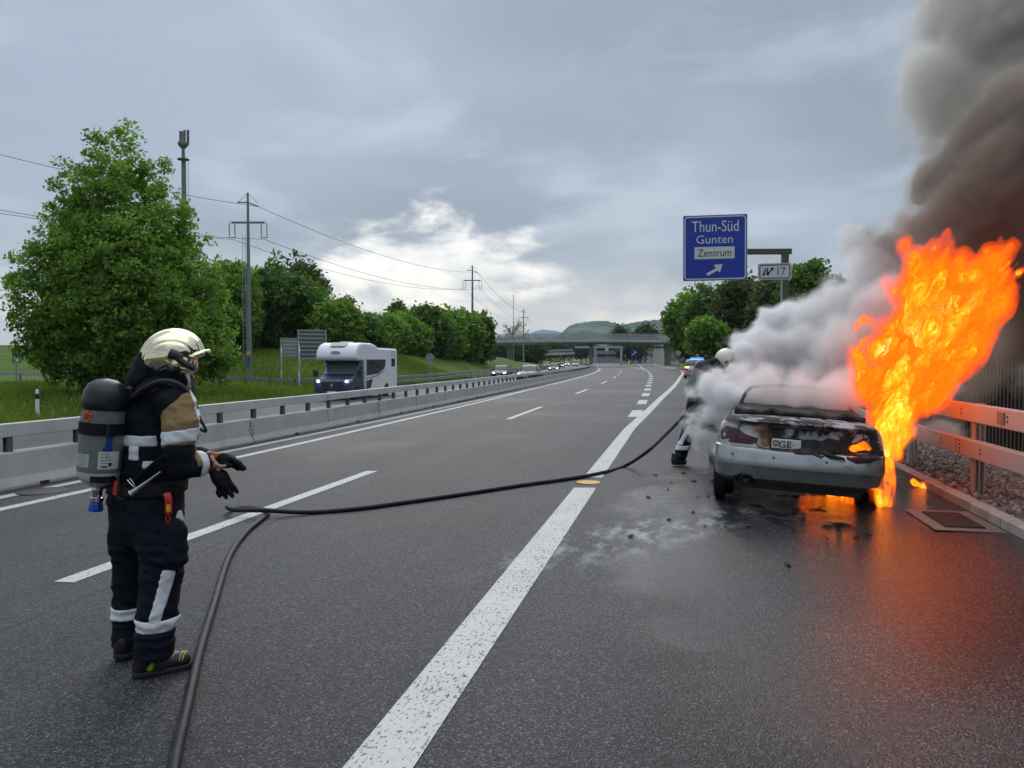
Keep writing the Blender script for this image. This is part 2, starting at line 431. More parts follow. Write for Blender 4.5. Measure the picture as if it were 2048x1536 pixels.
# ================================================================== materials of the setting
def asphalt(name, base=.047, wet=True, tint=(1, 1, 1.02)):
    m = bpy.data.materials.new(name); m.use_nodes = True; t = NT(m.node_tree); b = t.N['Principled BSDF']
    o = t.obj(); x, y, z = t.sep(o)[:3]
    chips = t.voro(o, 118, out='Color'); cs = t.sep(chips)[0]
    cd = t.voro(o, 118)
    n1 = t.noise(o, 260, 2, .6)
    g = t.m('ADD', t.m('MULTIPLY', t.m('POWER', cs, 2.6), base * 2.5), base * .28)
    g = t.m('MULTIPLY', g, t.m('SUBTRACT', 1.15, t.m('MULTIPLY', cd, .75)))
    g = t.m('MULTIPLY', g, t.m('ADD', .6, t.m('MULTIPLY', n1, .8)))
    spark = t.step(cs, .93, .97)
    g = t.m('ADD', g, t.m('MULTIPLY', spark, base * 1.2))
    # broad staining: tyre tracks along the road and blotches
    tr = t.noise(t.mapping(o, scale=(1.1, .035, 1)), 1.3, 4, .6)
    bl = t.noise(o, .55, 5, .6, .4)
    g = t.m('MULTIPLY', g, t.m('ADD', .62, t.m('MULTIPLY', tr, .8)))
    g = t.m('MULTIPLY', g, t.m('ADD', .75, t.m('MULTIPLY', bl, .5)))
    lanep = t.m('SINE', t.m('MULTIPLY', t.m('ADD', x, 1.2), 3.49))
    g = t.m('MULTIPLY', g, t.m('ADD', 1.0, t.m('MULTIPLY', lanep, .07)))
    sm1 = t.m('ABSOLUTE', t.m('SUBTRACT', t.m('ADD', x, t.m('MULTIPLY', t.noise(o, 1.2, 3, .6), .05)), -4.3))
    g = t.m('MULTIPLY', g, t.m('SUBTRACT', 1.0, t.m('MULTIPLY', t.step(sm1, .03, .008), .45)))
    # sealed cracks and joints
    wob = t.noise(o, .35, 3, .6)
    cj = t.m('ABSOLUTE', t.m('SUBTRACT', t.m('ADD', x, t.m('MULTIPLY', wob, .8)), -1.9 + .4))
    cr1 = t.m('MULTIPLY', t.step(cj, .05, .015), t.step(y, 25, 29))
    cj2 = t.m('ABSOLUTE', t.m('SUBTRACT', t.m('ADD', y, t.m('MULTIPLY', t.noise(o, .5, 2), .25)), 33.0))
    cr2 = t.step(cj2, .12, .04)
    cr = t.m('MAXIMUM', cr1, cr2)
    g = t.m('ADD', g, t.m('MULTIPLY', cr, base * .45))
    colr = t.n('ShaderNodeCombineColor')
    for i in range(3): t.put(colr.inputs[i], t.m('MULTIPLY', g, tint[i]))
    c = colr.outputs[0]
    rough = t.m('ADD', .50, t.m('MULTIPLY', n1, .25)); bs = .75
    hgt = t.m('ADD', t.m('MULTIPLY', t.m('SUBTRACT', .6, cd), 1.0), t.m('MULTIPLY', n1, .35))
    if wet:
        # hose water round the burning car, running down towards the viewer
        ex = t.m('DIVIDE', t.m('SUBTRACT', x, 1.75), 2.3); ey = t.m('DIVIDE', t.m('SUBTRACT', y, 7.6), 5.6)
        dd = t.m('SQRT', t.m('ADD', t.m('MULTIPLY', ex, ex), t.m('MULTIPLY', ey, ey)))
        dn = t.m('ADD', dd, t.m('MULTIPLY', t.m('SUBTRACT', t.noise(o, .9, 4, .6, .3), .5), .9))
        wm = t.step(dn, 1.15, .45)
        damp = t.m('MULTIPLY', t.step(x, -2.0, 1.2), t.step(y, 17, 11))
        damp = t.m('MAXIMUM', t.m('MULTIPLY', damp, .5), t.m('MULTIPLY', t.step(t.noise(o, .16, 3, .6), .5, .62), .25))
        film = t.m('MULTIPLY', t.m('MULTIPLY', wm, t.step(y, 6.2, 8.2)), t.step(t.noise(t.mapping(o, scale=(1.6, .8, 1)), 1.3, 4, .6, .5), .38, .60))
        c = t.mix(t.m('MULTIPLY', t.m('MAXIMUM', wm, damp), .55), c, t.mix(1.0, c, (.35, .35, .36), 'MULTIPLY'))
        rough = t.m('SUBTRACT', rough, t.m('MULTIPLY', damp, .25))
        rough = t.m('MAXIMUM', t.m('SUBTRACT', rough, t.m('MULTIPLY', wm, .46)), .2)
        rough = t.m('ADD', t.m('MULTIPLY', rough, t.m('SUBTRACT', 1.0, film)), t.m('MULTIPLY', film, .07))
        bstr = t.m('MULTIPLY', bs, t.m('SUBTRACT', 1.0, t.m('MAXIMUM', t.m('MULTIPLY', wm, .6), t.m('MULTIPLY', film, .93))))
        # thin whitish foam left on the tarmac
        fx = t.m('ADD', t.m('MULTIPLY', t.m('ADD', x, .35), .80), t.m('MULTIPLY', t.m('SUBTRACT', y, 7.4), -.60))
        fy = t.m('ADD', t.m('MULTIPLY', t.m('ADD', x, .35), .60), t.m('MULTIPLY', t.m('SUBTRACT', y, 7.4), .80))
        fd = t.m('SQRT', t.m('ADD', t.m('POWER', t.m('DIVIDE', fy, 2.0), 2.0), t.m('POWER', t.m('DIVIDE', fx, .62), 2.0)))
        fn = t.noise(t.mapping(o, rot=(0, 0, -.5), scale=(1.0, .45, 1)), 4.5, 8, .70, .15)
        fm = t.m('MULTIPLY', t.step(fd, 1.25, .2), t.step(fn, .44, .68))
        fm = t.m('MULTIPLY', fm, t.m('ADD', .35, t.m('MULTIPLY', n1, .8)))
        c = t.mix(t.m('MULTIPLY', fm, .75), c, (.55, .58, .63))
    else:
        bstr = bs
    t.put(b.inputs['Base Color'], c); t.put(b.inputs['Roughness'], rough)
    b.inputs['Specular IOR Level'].default_value = .34
    bp = t.n('ShaderNodeBump'); t.put(bp.inputs['Height'], hgt); t.put(bp.inputs['Strength'], bstr); bp.inputs['Distance'].default_value = .006
    t.put(b.inputs['Normal'], bp.outputs[0])
    return m
M_ASPH = asphalt('asphalt_near')
M_ASPH2 = asphalt('asphalt_far_side', .075, False, (1, 1.01, 1.05))
def paint_mat():
    m = bpy.data.materials.new('road_paint'); m.use_nodes = True; t = NT(m.node_tree); b = t.N['Principled BSDF']; o = t.obj()
    cs = t.sep(t.voro(o, 95, out='Color'))[0]
    n = t.noise(t.mapping(o, scale=(1, .5, 1)), 62, 3, .55, .3); big = t.noise(o, 2.2, 3, .6)
    pits = t.step(t.m('ADD', n, t.m('MULTIPLY', big, .12)), .49, .43)
    c = t.mix(big, (.44, .44, .425), (.56, .56, .545))
    c = t.mix(t.m('MULTIPLY', t.step(t.noise(o, 9, 4, .65), .5, .75), .25), c, (.30, .30, .29))
    c = t.mix(t.m('MULTIPLY', pits, .88), c, (.05, .05, .05))
    t.put(b.inputs['Base Color'], c); b.inputs['Roughness'].default_value = .6
    t.put(b.inputs['Normal'], t.bump(t.m('SUBTRACT', n, t.m('MULTIPLY', pits, .5)), .5, .004))
    return m
M_PAINT = paint_mat()
M_CONC = mat('barrier_concrete', (.42, .415, .395), .85, var=.16, scale=2.2, bump=.25, bscale=60, dirt=.55, dcol=(.27, .26, .245))
M_CONC2 = mat('bridge_concrete', (.46, .45, .43), .85, var=.18, scale=.5, bump=.2, bscale=5, dirt=.6, dcol=(.2, .195, .185))
M_GALV = mat('galvanised_steel', (.36, .375, .39), .45, .75, var=.15, scale=3.0, dirt=.3, dcol=(.2, .2, .19))
M_GALVD = mat('weathered_steel_post', (.15, .145, .135), .6, .4, var=.25, scale=8, dirt=.5)
M_RAILW = mat('dull_zinc_rail', (.58, .585, .57), .55, .2, var=.12, scale=2.0, dirt=.35, dcol=(.24, .235, .22))
M_DARK = mat('black_rubber', (.018, .018, .019), .7, var=.2)
M_BOLT = mat('dark_bolt', (.05, .048, .045), .6, .3)

def grass_mat():
    m = bpy.data.materials.new('meadow'); m.use_nodes = True; t = NT(m.node_tree); b = t.N['Principled BSDF']; o = t.obj()
    n = t.noise(o, .35, 5, .6, .3); f = t.noise(t.mapping(o, scale=(1, 1, .3)), 9, 4, .65)
    c = t.mix(t.step(n, .3, .7), (.065, .12, .016), (.15, .205, .034))
    c = t.mix(t.m('MULTIPLY', f, .7), c, (.032, .08, .012))
    c = t.mix(t.m('MULTIPLY', t.step(t.noise(o, .12, 3), .5, .7), .4), c, (.15, .19, .045))
    t.put(b.inputs['Base Color'], c); b.inputs['Roughness'].default_value = .9; b.inputs['Specular IOR Level'].default_value = .15
    t.put(b.inputs['Normal'], t.bump(f, .8, .15))
    return m
M_GRASS = grass_mat()

# ================================================================== ground, carriageways, markings
def strip(name, fu0, fu1, Ys, dz, m, parent=None, nu=1, kind=None):
    V, F = [], []
    for Y in Ys:
        a, b = fu0(Y), fu1(Y)
        for i in range(nu + 1): V.append(W(a + (b - a) * i / nu, Y, dz))
    k = nu + 1
    for i in range(len(Ys) - 1):
        for j in range(nu): F.append((i * k + j, i * k + j + 1, (i + 1) * k + j + 1, (i + 1) * k + j))
    o = link(name, np_mesh(name, V, F), m, parent)
    if kind: o['kind'] = kind
    return o
cst = lambda v: (lambda Y: v)
UE = -22.3                                           # outer edge of the opposite carriageway
uE = lambda Y: max(2.95, uR(Y) + 2.7)                # right edge of the hard shoulder
def wall_u(Y): return float(np.interp(Y, [-20, 30, 60, 100, 140, 172], [5.3, 5.3, 6.4, 8.6, 10.2, 10.6]))
YS = list(np.concatenate([np.arange(-6, 40, 2.0), np.arange(40, 120, 4.0), np.arange(120, 340, 8.0), [360, 400, 440]]))
road = strip('road', cst(-9.7), uE, YS, 0.0, M_ASPH, nu=6, kind='structure')
opp = strip('opposite_carriageway', cst(UE), cst(-9.95), YS, -.004, M_ASPH2, nu=6, kind='structure')

def sm(x, a, b):
    t = min(1, max(0, (x - a) / (b - a))); return t * t * (3 - 2 * t)
def gz(u, Y):
    if u < UE:
        d = UE - u
        up = float(np.interp(d, [0, 2.5, 6, 10, 16, 30, 60, 150, 400], [0, .2, 1.6, 2.9, 3.4, 3.8, 4.2, 5.0, 9]))
        lowp = float(np.interp(d, [0, 4, 12, 30, 60, 120, 400], [0, .1, .25, .7, 1.6, 3.5, 9]))
        k = sm(Y, 58, 84); k2 = sm(Y, 175, 215)
        z = zr(UE) + lowp * (1 - k) + up * k
        flat = zr(UE) + float(np.interp(d, [0, 6, 25, 60, 400], [0, 1.0, 3.2, 3.6, 8]))
        return (z * (1 - k2) + flat * k2) - .012
    e = uE(Y)
    if u > e:
        d = u - e; z0 = zr(min(e, 8))
        wu = wall_u(Y)
        kw = 1 - sm(Y, 172, 182)
        zf = z0 + float(np.interp(d, [0, 5, 20, 60, 300], [0, .6, 2.0, 3.0, 6])) * sm(Y, 175, 230)
        zw = z0 + (3.3 + .02 * max(0, u - wu) if u > wu + .75 else 0)
        return (zw * kw + zf * (1 - kw)) - .012
    return zr(u) - .06
ug = sorted(set([-1500, -900, -500, -320, -220, -160, -120, -95] + list(np.arange(-80, -22.3, 2.4)) + [-22.3, -22.29, -16, -9.8, -4, 1, 2.94, 2.96]
                + list(np.arange(3.2, 13, .5)) + [15, 18, 24, 34, 50, 75, 120, 200, 350, 600, 1200]))
yg = sorted(set(list(np.arange(-30, 130, 3.0)) + list(np.arange(130, 300, 6.0)) + [320, 350, 400, 470, 560, 700, 900, 1300, 1900, 2600]))
V = [(cen(min(Y, 330)) + u, Y, gz(u, Y)) for Y in yg for u in ug]
nu_ = len(ug)
F = [(i * nu_ + j, i * nu_ + j + 1, (i + 1) * nu_ + j + 1, (i + 1) * nu_ + j) for i in range(len(yg) - 1) for j in range(nu_ - 1)]
ground = link('ground', np_mesh('ground', V, F, True), M_GRASS); ground['kind'] = 'structure'
def G(u, Y): return Vector((cen(Y) + u, Y, gz(u, Y)))
def ground_at(px, depth):
    """ground point seen in column px at the given depth"""
    p = at(px, 720, depth); return Vector((p.x, p.y, gz(p.x - cen(p.y), p.y)))

# markings, each its own sheet on the road
hw = lambda f, w_: ((lambda Y: f(Y) - w_ / 2), (lambda Y: f(Y) + w_ / 2))
def rng(a, b, st): return list(np.arange(a, b, st)) + [b]
strip('edge_line', *hw(uL, .2), rng(-4, 330, 4), .004, M_PAINT, road)
strip('edge_line', *hw(uR, .29), rng(-4, 10.05, 2), .004, M_PAINT, road)
strip('edge_line', *hw(uR, .27), rng(10.95, 240, 4), .004, M_PAINT, road)
for i in range(14):
    y0 = 5.2 + i * 18 - (0 if i == 0 else .6)
    strip('lane_dash', *hw(uM, .19), rng(y0, y0 + 6.3, 2.1), .004, M_PAINT, road)
strip('lane_dash', *hw(uM, .19), rng(-12, -6.4, 2.1), .004, M_PAINT, road)
for i in range(19):
    y0 = 23 + i * 6.75
    strip('exit_lane_dash', *hw(uD, .36), rng(y0, y0 + 3.1, 1.55), .004, M_PAINT, road)
strip('edge_line', *hw(lambda Y: uD(Y) - .1, .25), rng(152, 330, 6), .004, M_PAINT, road)
strip('edge_line', *hw(lambda Y: uD(Y) + float(np.interp(Y, [140, 165, 240, 330], [.2, .7, 6, 14])), .25), rng(140, 250, 6), .004, M_PAINT, road)
strip('channel_strip', cst(-9.25), cst(-9.02), rng(-4, 170, 4), .006, M_CONC, road)
mb = MB(); mb.lathe([(.165, 0), (.165, .003)], c=(0, 0, 0), n=28)
pd = W(-1.22, 10.5, .005)
for v in mb.V: v += Vector(pd)
M_YEL = mat('yellow_road_paint', (.62, .36, .06), .6, var=.15, scale=30, dirt=.4)
mb.build('marker_disc', M_YEL, road)
for f, w_ in ((cst(-11.5), .2), (cst(-19.0), .2)):
    strip('edge_line', *hw(f, w_), rng(-4, 330, 4), .004, M_PAINT, opp)
strip('edge_line', *hw(cst(-14.6), .17), rng(8, 20, 4), .004, M_PAINT, opp)
for i in range(12):
    y0 = 29.6 + i * 18
    strip('lane_dash', *hw(cst(-15.1), .18), rng(y0, y0 + 6, 2), .004, M_PAINT, opp)

# drain lid on the paved strip under the median barrier
mb = MB(); c0 = Vector(W(-8.95, 9.3, .008))
mb.lathe([(.32, 0), (.32, .006), (.27, .010), (.27, .006), (.05, .006)], c=c0, n=28)
tag(mb.build('manhole_lid', mat('cast_iron', (.07, .065, .06), .6, .5, var=.3, scale=20)), 'round iron manhole lid on the paved strip below the median barrier', 'manhole lid')

# ================================================================== median barrier
bar = thing('median_barrier', 'grey concrete median barrier with a steel rail on short posts', 'barrier', W(-9.8, 12))
prof = [(-.02, 0), (.17, 0), (.20, .03), (.20, .07), (.14, .20), (.10, .55), (.08, .57), (-.10, .57), (-.12, .55), (-.16, .20), (-.22, .07), (-.22, 0)]
def ub(Y): return uL(Y) - 1.42 if Y > 20 else -9.77
Y = 4.0; k = 0
M_ALGAE = M_CONC
while Y < 178:
    L = 3.98
    rings = []
    for yy in (Y + .012, Y + L / 2, Y + L - .012):
        rings.append([W(ub(yy) + a, yy, 0)[:2] + (zr(ub(yy)) + h - .02,) for a, h in prof])
    seg = MB().loft(rings).build('concrete_segment', M_CONC, bar, bevel=.006 if Y < 60 else 0)
    if Y < 56:                                     # joint plate: ring of bolts round the joint and a drain notch
        dots = MB()
        for j in range(10):
            a = j * math.pi / 5; yy = Y + .12 * math.cos(a) * (1 if j % 2 else .6); h = .33 + .14 * math.sin(a)
            off = np.interp(h, [.20, .55], [.14, .10])
            dots.lathe([(.016, -.004), (.016, .006)], c=(cen(yy) + ub(yy) + off, yy, zr(ub(yy)) + h - .02), M=axis_m((1, 0, .12)), n=6)
        dots.build('joint_bolts', M_BOLT, seg)['kind'] = 'stuff'
        MB().box((cen(Y + 2) + ub(Y + 2) + .19, Y + 2, zr(ub(Y + 2)) + .035), (.05, .16, .05)).build('drain_notch', M_BOLT, seg)
    Y += 4.0
Y = 4.15; first = None
M_POST = M_GALVD
while Y < 178:
    b0 = Vector((cen(Y) + ub(Y), Y, zr(ub(Y)) + .54))
    if first is None:
        p = MB(); p.box((0, 0, .13), (.09, .012, .26)); p.box((-.042, 0, .13), (.008, .09, .26)); p.box((.042, 0, .13), (.008, .09, .26))
        p.box((0, 0, .006), (.16, .14, .012))
        me = p.build('post', M_POST, bar, world=False); first = me.data
        me.matrix_parent_inverse = bar.matrix_basis.inverted(); me.location = b0
    else:
        o = link('post', first, None, bar); o.location = b0
    Y += 1.35
Y = 4.0
while Y < 178:
    a, b = Vector((cen(Y) + ub(Y), Y, zr(ub(Y)) + .87)), Vector((cen(Y + 8) + ub(Y + 8), Y + 8 - .01, zr(ub(Y + 8)) + .87))
    r = MB().beam(a, b, .12, .20).build('rail_segment', M_RAILW, bar, bevel=.012 if Y < 60 else 0)
    if Y < 56:
        d = MB()
        for s_ in (-.1, .1):
            for h in (-.06, -.02, .02, .06):
                d.lathe([(.011, 0), (.011, .008)], c=a + Vector((.06, .12 + s_ * .7, h)), M=axis_m((1, 0, 0)), n=6)
        d.build('rail_bolts', M_BOLT, r)['kind'] = 'stuff'
    Y += 8.0
# steel end cluster where the concrete stops
er = thing('median_guardrail', 'curved steel guardrail end carrying on from the concrete median barrier', 'guardrail', W(-10.6, 182))
for h in (.42, .72):
    pts = [Vector(W(float(np.interp(Y, [176, 200, 330], [-10.65, -10.6, -10.6])), Y, h)) for Y in rng(176, 330, 6)]
    for a, b in zip(pts[:-1], pts[1:]): MB().beam(a, b, .1, .28).build('beam', M_GALV, er)
for Y in rng(177, 330, 4): MB().beam(W(-10.7, Y, -.1), W(-10.7, Y, .85), .08, .1).build('post', M_GALVD, er)

# ================================================================== right edge: kerb, gravel, guardrail, noise wall
kerb = thing('kerb', 'low concrete kerb along the hard shoulder beside the gravel', 'kerb', W(3.05, 9))
M_KERB = mat('kerb_concrete', (.36, .34, .31), .85, var=.2, scale=5, bump=.3, bscale=50, dirt=.5)
Y = -4.0
while Y < 58:
    e0, e1 = uE(Y), uE(Y + 1)
    MB().box((cen(Y) + (e0 + e1) / 2 + .075, Y + .5, zr(3) + .02), (.15, .985, .14)).build('kerb_stone', M_KERB, kerb, bevel=.012)
    Y += 1.0
M_GRAV = mat('gravel_bed', (.14, .12, .10), .9, var=.4, scale=30, bump=.8, bscale=35)
strip('gravel_bed', lambda Y: uE(Y) + .12, lambda Y: wall_u(Y), rng(-6, 60, 2), -.003, M_GRAV, kind='structure')
# loose stones
st = MB()
ico = bmesh.new(); bmesh.ops.create_icosphere(ico, subdivisions=1, radius=1.0)
icoV = np.array([v.co[:] for v in ico.verts]); icoF = np.array([[v.index for v in f.verts] for f in ico.faces]); ico.free()
ns = 9000
yy = 7.0 + 13 * RNG.random(ns) ** 1.3; uu = 3.12 + RNG.random(ns) * 2.1
sc = .012 + .028 * RNG.random(ns) ** 1.5
SV = icoV[None] * (1 + .28 * RNG.normal(size=(ns, 12, 1))) * sc[:, None, None] * (RNG.random((ns, 1, 3)) * .6 + .7)
SV += np.stack([uu, yy, zr(3) * np.ones(ns) + .008 + .02 * RNG.random(ns)], 1)[:, None]
SF = (icoF[None] + 12 * np.arange(ns)[:, None, None]).reshape(-1, 3)
me = np_mesh('gravel', SV.reshape(-1, 3), SF)
vcol(me, 'tone', np.repeat(RNG.random(ns), 12)[:, None] * np.ones((1, 3)))
m = bpy.data.materials.new('gravel_stone'); m.use_nodes = True; t = NT(m.node_tree); b = t.N['Principled BSDF']
t.put(b.inputs['Base Color'], t.ramp(t.sep(t.attr('tone'))[0], [(0, (.09, .075, .065)), (.6, (.22, .19, .165)), (1, (.36, .32, .28))])); b.inputs['Roughness'].default_value = .85
tag(link('gravel', me, m), 'loose grey gravel between kerb and noise wall', 'gravel', kind='stuff')
# drain grate let into the shoulder
dg = thing('drain_grate', 'slotted iron drain grate let into the shoulder beside the kerb', 'drain grate', W(2.62, 8.3))
cg = Vector(W(2.62, 8.25, .004))
MB().box(cg + Vector((0, 0, .002)), (.60, 1.0, .006)).build('surround', mat('wet_concrete', (.12, .11, .10), .5, var=.3, scale=8, dirt=.5), dg)
for i in range(13):
    MB().beam(cg + Vector((-.17, -.34 + i * .057, .012)), cg + Vector((.17, -.34 + i * .057, .012)), .028, .014).build('slat', mat('grate_iron', (.06, .055, .05), .5, .6), dg)
MB().box(cg + Vector((0, 0, .005)), (.36, .74, .006)).build('pit', M_DARK, dg)

gr = thing('shoulder_guardrail', 'double box beam guardrail on steel posts beside the burning car', 'guardrail', W(3.4, 10))
M_BEAM = mat('zinc_box_beam', (.46, .45, .43), .5, .15, var=.12, scale=2.5, dirt=.3, dcol=(.3, .28, .26))
ug_ = lambda Y: uE(Y) + .32
for h, off in ((.97, 0.0), (.56, 2.0)):
    Y = -4.0 + off
    while Y < 60:
        a, b = Vector(W(ug_(Y), Y, 0)), Vector(W(ug_(Y + 4), Y + 3.99, 0)); a.z = zr(3) + h; b.z = zr(3) + h
        o = MB().beam(a, b, .10, .205).build('beam', M_BEAM, gr, bevel=.012)
        if 0 < Y < 24:
            d = MB()
            for dy in (-.05, .05, .6, 1.9, 3.3):
                for hh in ((-.065, -.022, .022, .065) if abs(dy) < .1 else (-.025, .025)):
                    if Y + dy < Y and dy < 0: dy = 3.93
                    d.lathe([(.012, 0), (.012, .006)], c=a + Vector((-.05 - .001, dy, hh)), M=axis_m((-1, 0, 0)), n=6)
            d.build('beam_bolts', M_BOLT, o)['kind'] = 'stuff'
        Y += 4.0
Y = -3.1
while Y < 60:
    x0 = cen(Y) + ug_(Y) + .10
    p = MB(); zb = zr(3)
    p.box((x0, Y, zb + .53), (.012, .10, 1.08)); p.box((x0 - .05, Y, zb + .53), (.01, .12, 1.08)); p.box((x0 + .05, Y, zb + .53), (.01, .12, 1.08))
    p.build('post', M_GALVD if Y > 30 else M_BEAM, gr); Y += 2.58
MB().box((cen(7.9) + ug_(7.9) - .056, 8.75, zr(3) + .97), (.012, .17, .13)).build('reflector_plate', mat('scorched_plate', (.28, .2, .12), .6, dirt=.7), gr)
for h in (.5, .78):                                                    # further on: two-wave rail past the exit
    pass
fg = thing('exit_guardrail', 'double steel guardrail along the exit lane below the retaining wall', 'guardrail', W(8, 120))
for h in (.45, .85):
    for Y in rng(64, 196, 6)[:-1]:
        a, b = Vector(W(uE(Y) + .4, Y, h)), Vector(W(uE(Y + 6) + .4, Y + 6, h)); MB().beam(a, b, .1, .26).build('beam', M_GALV, fg)
for Y in rng(66, 196, 4): MB().beam(W(uE(Y) + .5, Y, 0), W(uE(Y) + .5, Y, .95), .1, .1).build('post', M_GALVD, fg)

nw = thing('noise_wall', 'tall dark ribbed noise wall behind the burning car', 'noise wall', W(5.4, 10))
M_RIB = mat('ribbed_wood_concrete', (.042, .033, .026), .9, var=.3, scale=3, bump=.4, bscale=45, dirt=.5)
M_RIBP = mat('wall_steel_post', (.07, .062, .055), .6, .4)
for i in range(11):
    Y0 = -4 + i * 4.0
    p = MB(); poly = []
    n = 26
    for k in range(n):
        y0 = .06 + k * (3.88 / n); w_ = 3.88 / n
        poly += [(y0, 0), (y0 + w_ * .12, -.045), (y0 + w_ * .55, -.045), (y0 + w_ * .67, 0)]
    poly += [(3.94, 0), (3.94, .12), (.06, .12)]
    p.prism([(a, b) for a, b in poly], (0, 0, 4.0), c=(wall_u(Y0) , Y0, zr(3) - .1), ex=(0, 1, 0), ey=(1, 0, 0))
    p.build('ribbed_panel', M_RIB, nw)
    MB().box((wall_u(Y0) + .06, Y0, zr(3) + 1.95), (.2, .11, 4.1)).build('post', M_RIBP, nw)
rw = thing('retaining_wall', 'long smooth concrete retaining wall beside the exit lane before the bridge', 'wall', W(8, 100))
M_RW = mat('retaining_concrete', (.34, .32, .28), .85, var=.12, scale=.6, dirt=.4, dcol=(.18, .17, .15), stretch=(1, 1, .3))
for i in range(33):
    Y0 = 40 + i * 4.0; a, b = wall_u(Y0), wall_u(Y0 + 4)
    top = 4.0 if Y0 < 150 else 4.0 - (Y0 - 150) * .045
    MB().add([(cen(Y0) + a, Y0 + .01, 0), (cen(Y0 + 4) + b, Y0 + 3.99, 0), (cen(Y0 + 4) + b, Y0 + 3.99, top), (cen(Y0) + a, Y0 + .01, top),
              (cen(Y0) + a + .3, Y0 + .01, 0), (cen(Y0 + 4) + b + .3, Y0 + 3.99, 0), (cen(Y0 + 4) + b + .3, Y0 + 3.99, top), (cen(Y0) + a + .3, Y0 + .01, top)],
             [(0, 1, 2, 3), (5, 4, 7, 6), (3, 2, 6, 7), (0, 4, 5, 1), (0, 3, 7, 4), (1, 5, 6, 2)]).build('wall_panel', M_RW, rw)

# ================================================================== bridges
def P3(px, py, d): return at(px, py, d)
br = thing('overpass_bridge', 'concrete overpass bridge with grey steel railings and three piers', 'bridge', at_z(1185, 735, 0))
D = 200.0
bx = _r; by = _f0
def BP(px, z, dep=D):
    p = at(px, 720, dep); return Vector((p.x, p.y, z))
zb0, zt0 = 5.45, 6.75
# deck: cross-section swept between the two ends
def sect(px):
    o = BP(px, 0); arch = .35 * (1 - ((px - 1180) / 230) ** 2)
    pts = [(0, zt0), (0, zt0 - .75), (1.3, zb0 + .05), (7.2, zb0 + .05), (8.5, zt0 - .75), (8.5, zt0)]
    return [o + by * a + Vector((0, 0, z + arch)) for a, z in pts]
deck = MB().loft([sect(px) for px in range(940, 1421, 20)]).build('deck', M_CONC2, br)
def top(px): return zt0 + .35 * (1 - ((px - 1180) / 230) ** 2)
for side in (0.15, 8.35):
    pxs = list(range(945, 1416, 18))
    for px in pxs:
        b0 = BP(px, top(px)) + by * side
        MB().beam(b0, b0 + Vector((0, 0, 1.45)), .16, .16).build('railing_post', M_GALV, br)
    for h, hh in ((.42, .15), (.85, .15), (1.36, .15)):
        for a, b in zip(pxs[:-1], pxs[1:]):
            MB().beam(BP(a, top(a) + h) + by * (side - .06), BP(b, top(b) + h) + by * (side - .06), .08, hh).build('railing_bar', M_GALV, br)
M_PIER = mat('pier_concrete', (.20, .195, .185), .9, var=.2, scale=.8, dirt=.5)
for px, zz, w0, w1 in ((1019, -1.2, 1.1, 1.6), (1186, -1.0, .75, .75), (1342, -1.0, 1.0, 1.6)):
    c = BP(px, 0) + by * 4.2
    MB().loft([[c + bx * (a * (w0 + (w1 - w0) * f) / 2) + by * (b * 2.8 / 2) + Vector((0, 0, zz + (zb0 + .4 - zz) * f)) for a, b in ((-1, -1), (1, -1), (1, 1), (-1, 1))] for f in (0, .5, 1)]).build('pier', M_PIER, br)
b2 = thing('distant_overpass', 'smaller second overpass seen beyond the first bridge', 'bridge', BP(1105, 2, 380))
def B2(px, z, dy=0): 
    p = at(px, 720, 380 + dy); return Vector((p.x, p.y, z))
MB().beam(B2(1068, 4.3), B2(1148, 5.0), 9, 1.3).build('deck', M_CONC2, b2)
MB().beam(B2(1070, 5.9, -4.3), B2(1146, 6.6, -4.3), .3, 1.0).build('parapet', M_GALV, b2)
MB().beam(B2(1121, 4.0), B2(1128, -1), 4, .6).build('pier', M_CONC2, b2)
MB().beam(B2(1070, 3.0), B2(1066, -1), 9, 6).build('abutment', M_PIER, b2)

# abutment slope paving under the left end of the bridge
MB().add([G(-26.5, 186), G(-26.5, 208), G(-44, 212), G(-44, 186)] + [G(-26.5, 186) + Vector((0, 0, .3)), G(-26.5, 208) + Vector((0, 0, .3)), G(-44, 212) + Vector((0, 0, .3)), G(-44, 186) + Vector((0, 0, .3))],
         [(0, 1, 2, 3), (4, 5, 6, 7), (0, 1, 5, 4), (1, 2, 6, 5), (2, 3, 7, 6), (3, 0, 4, 7)]).build('slope_paving', M_CONC2, br)

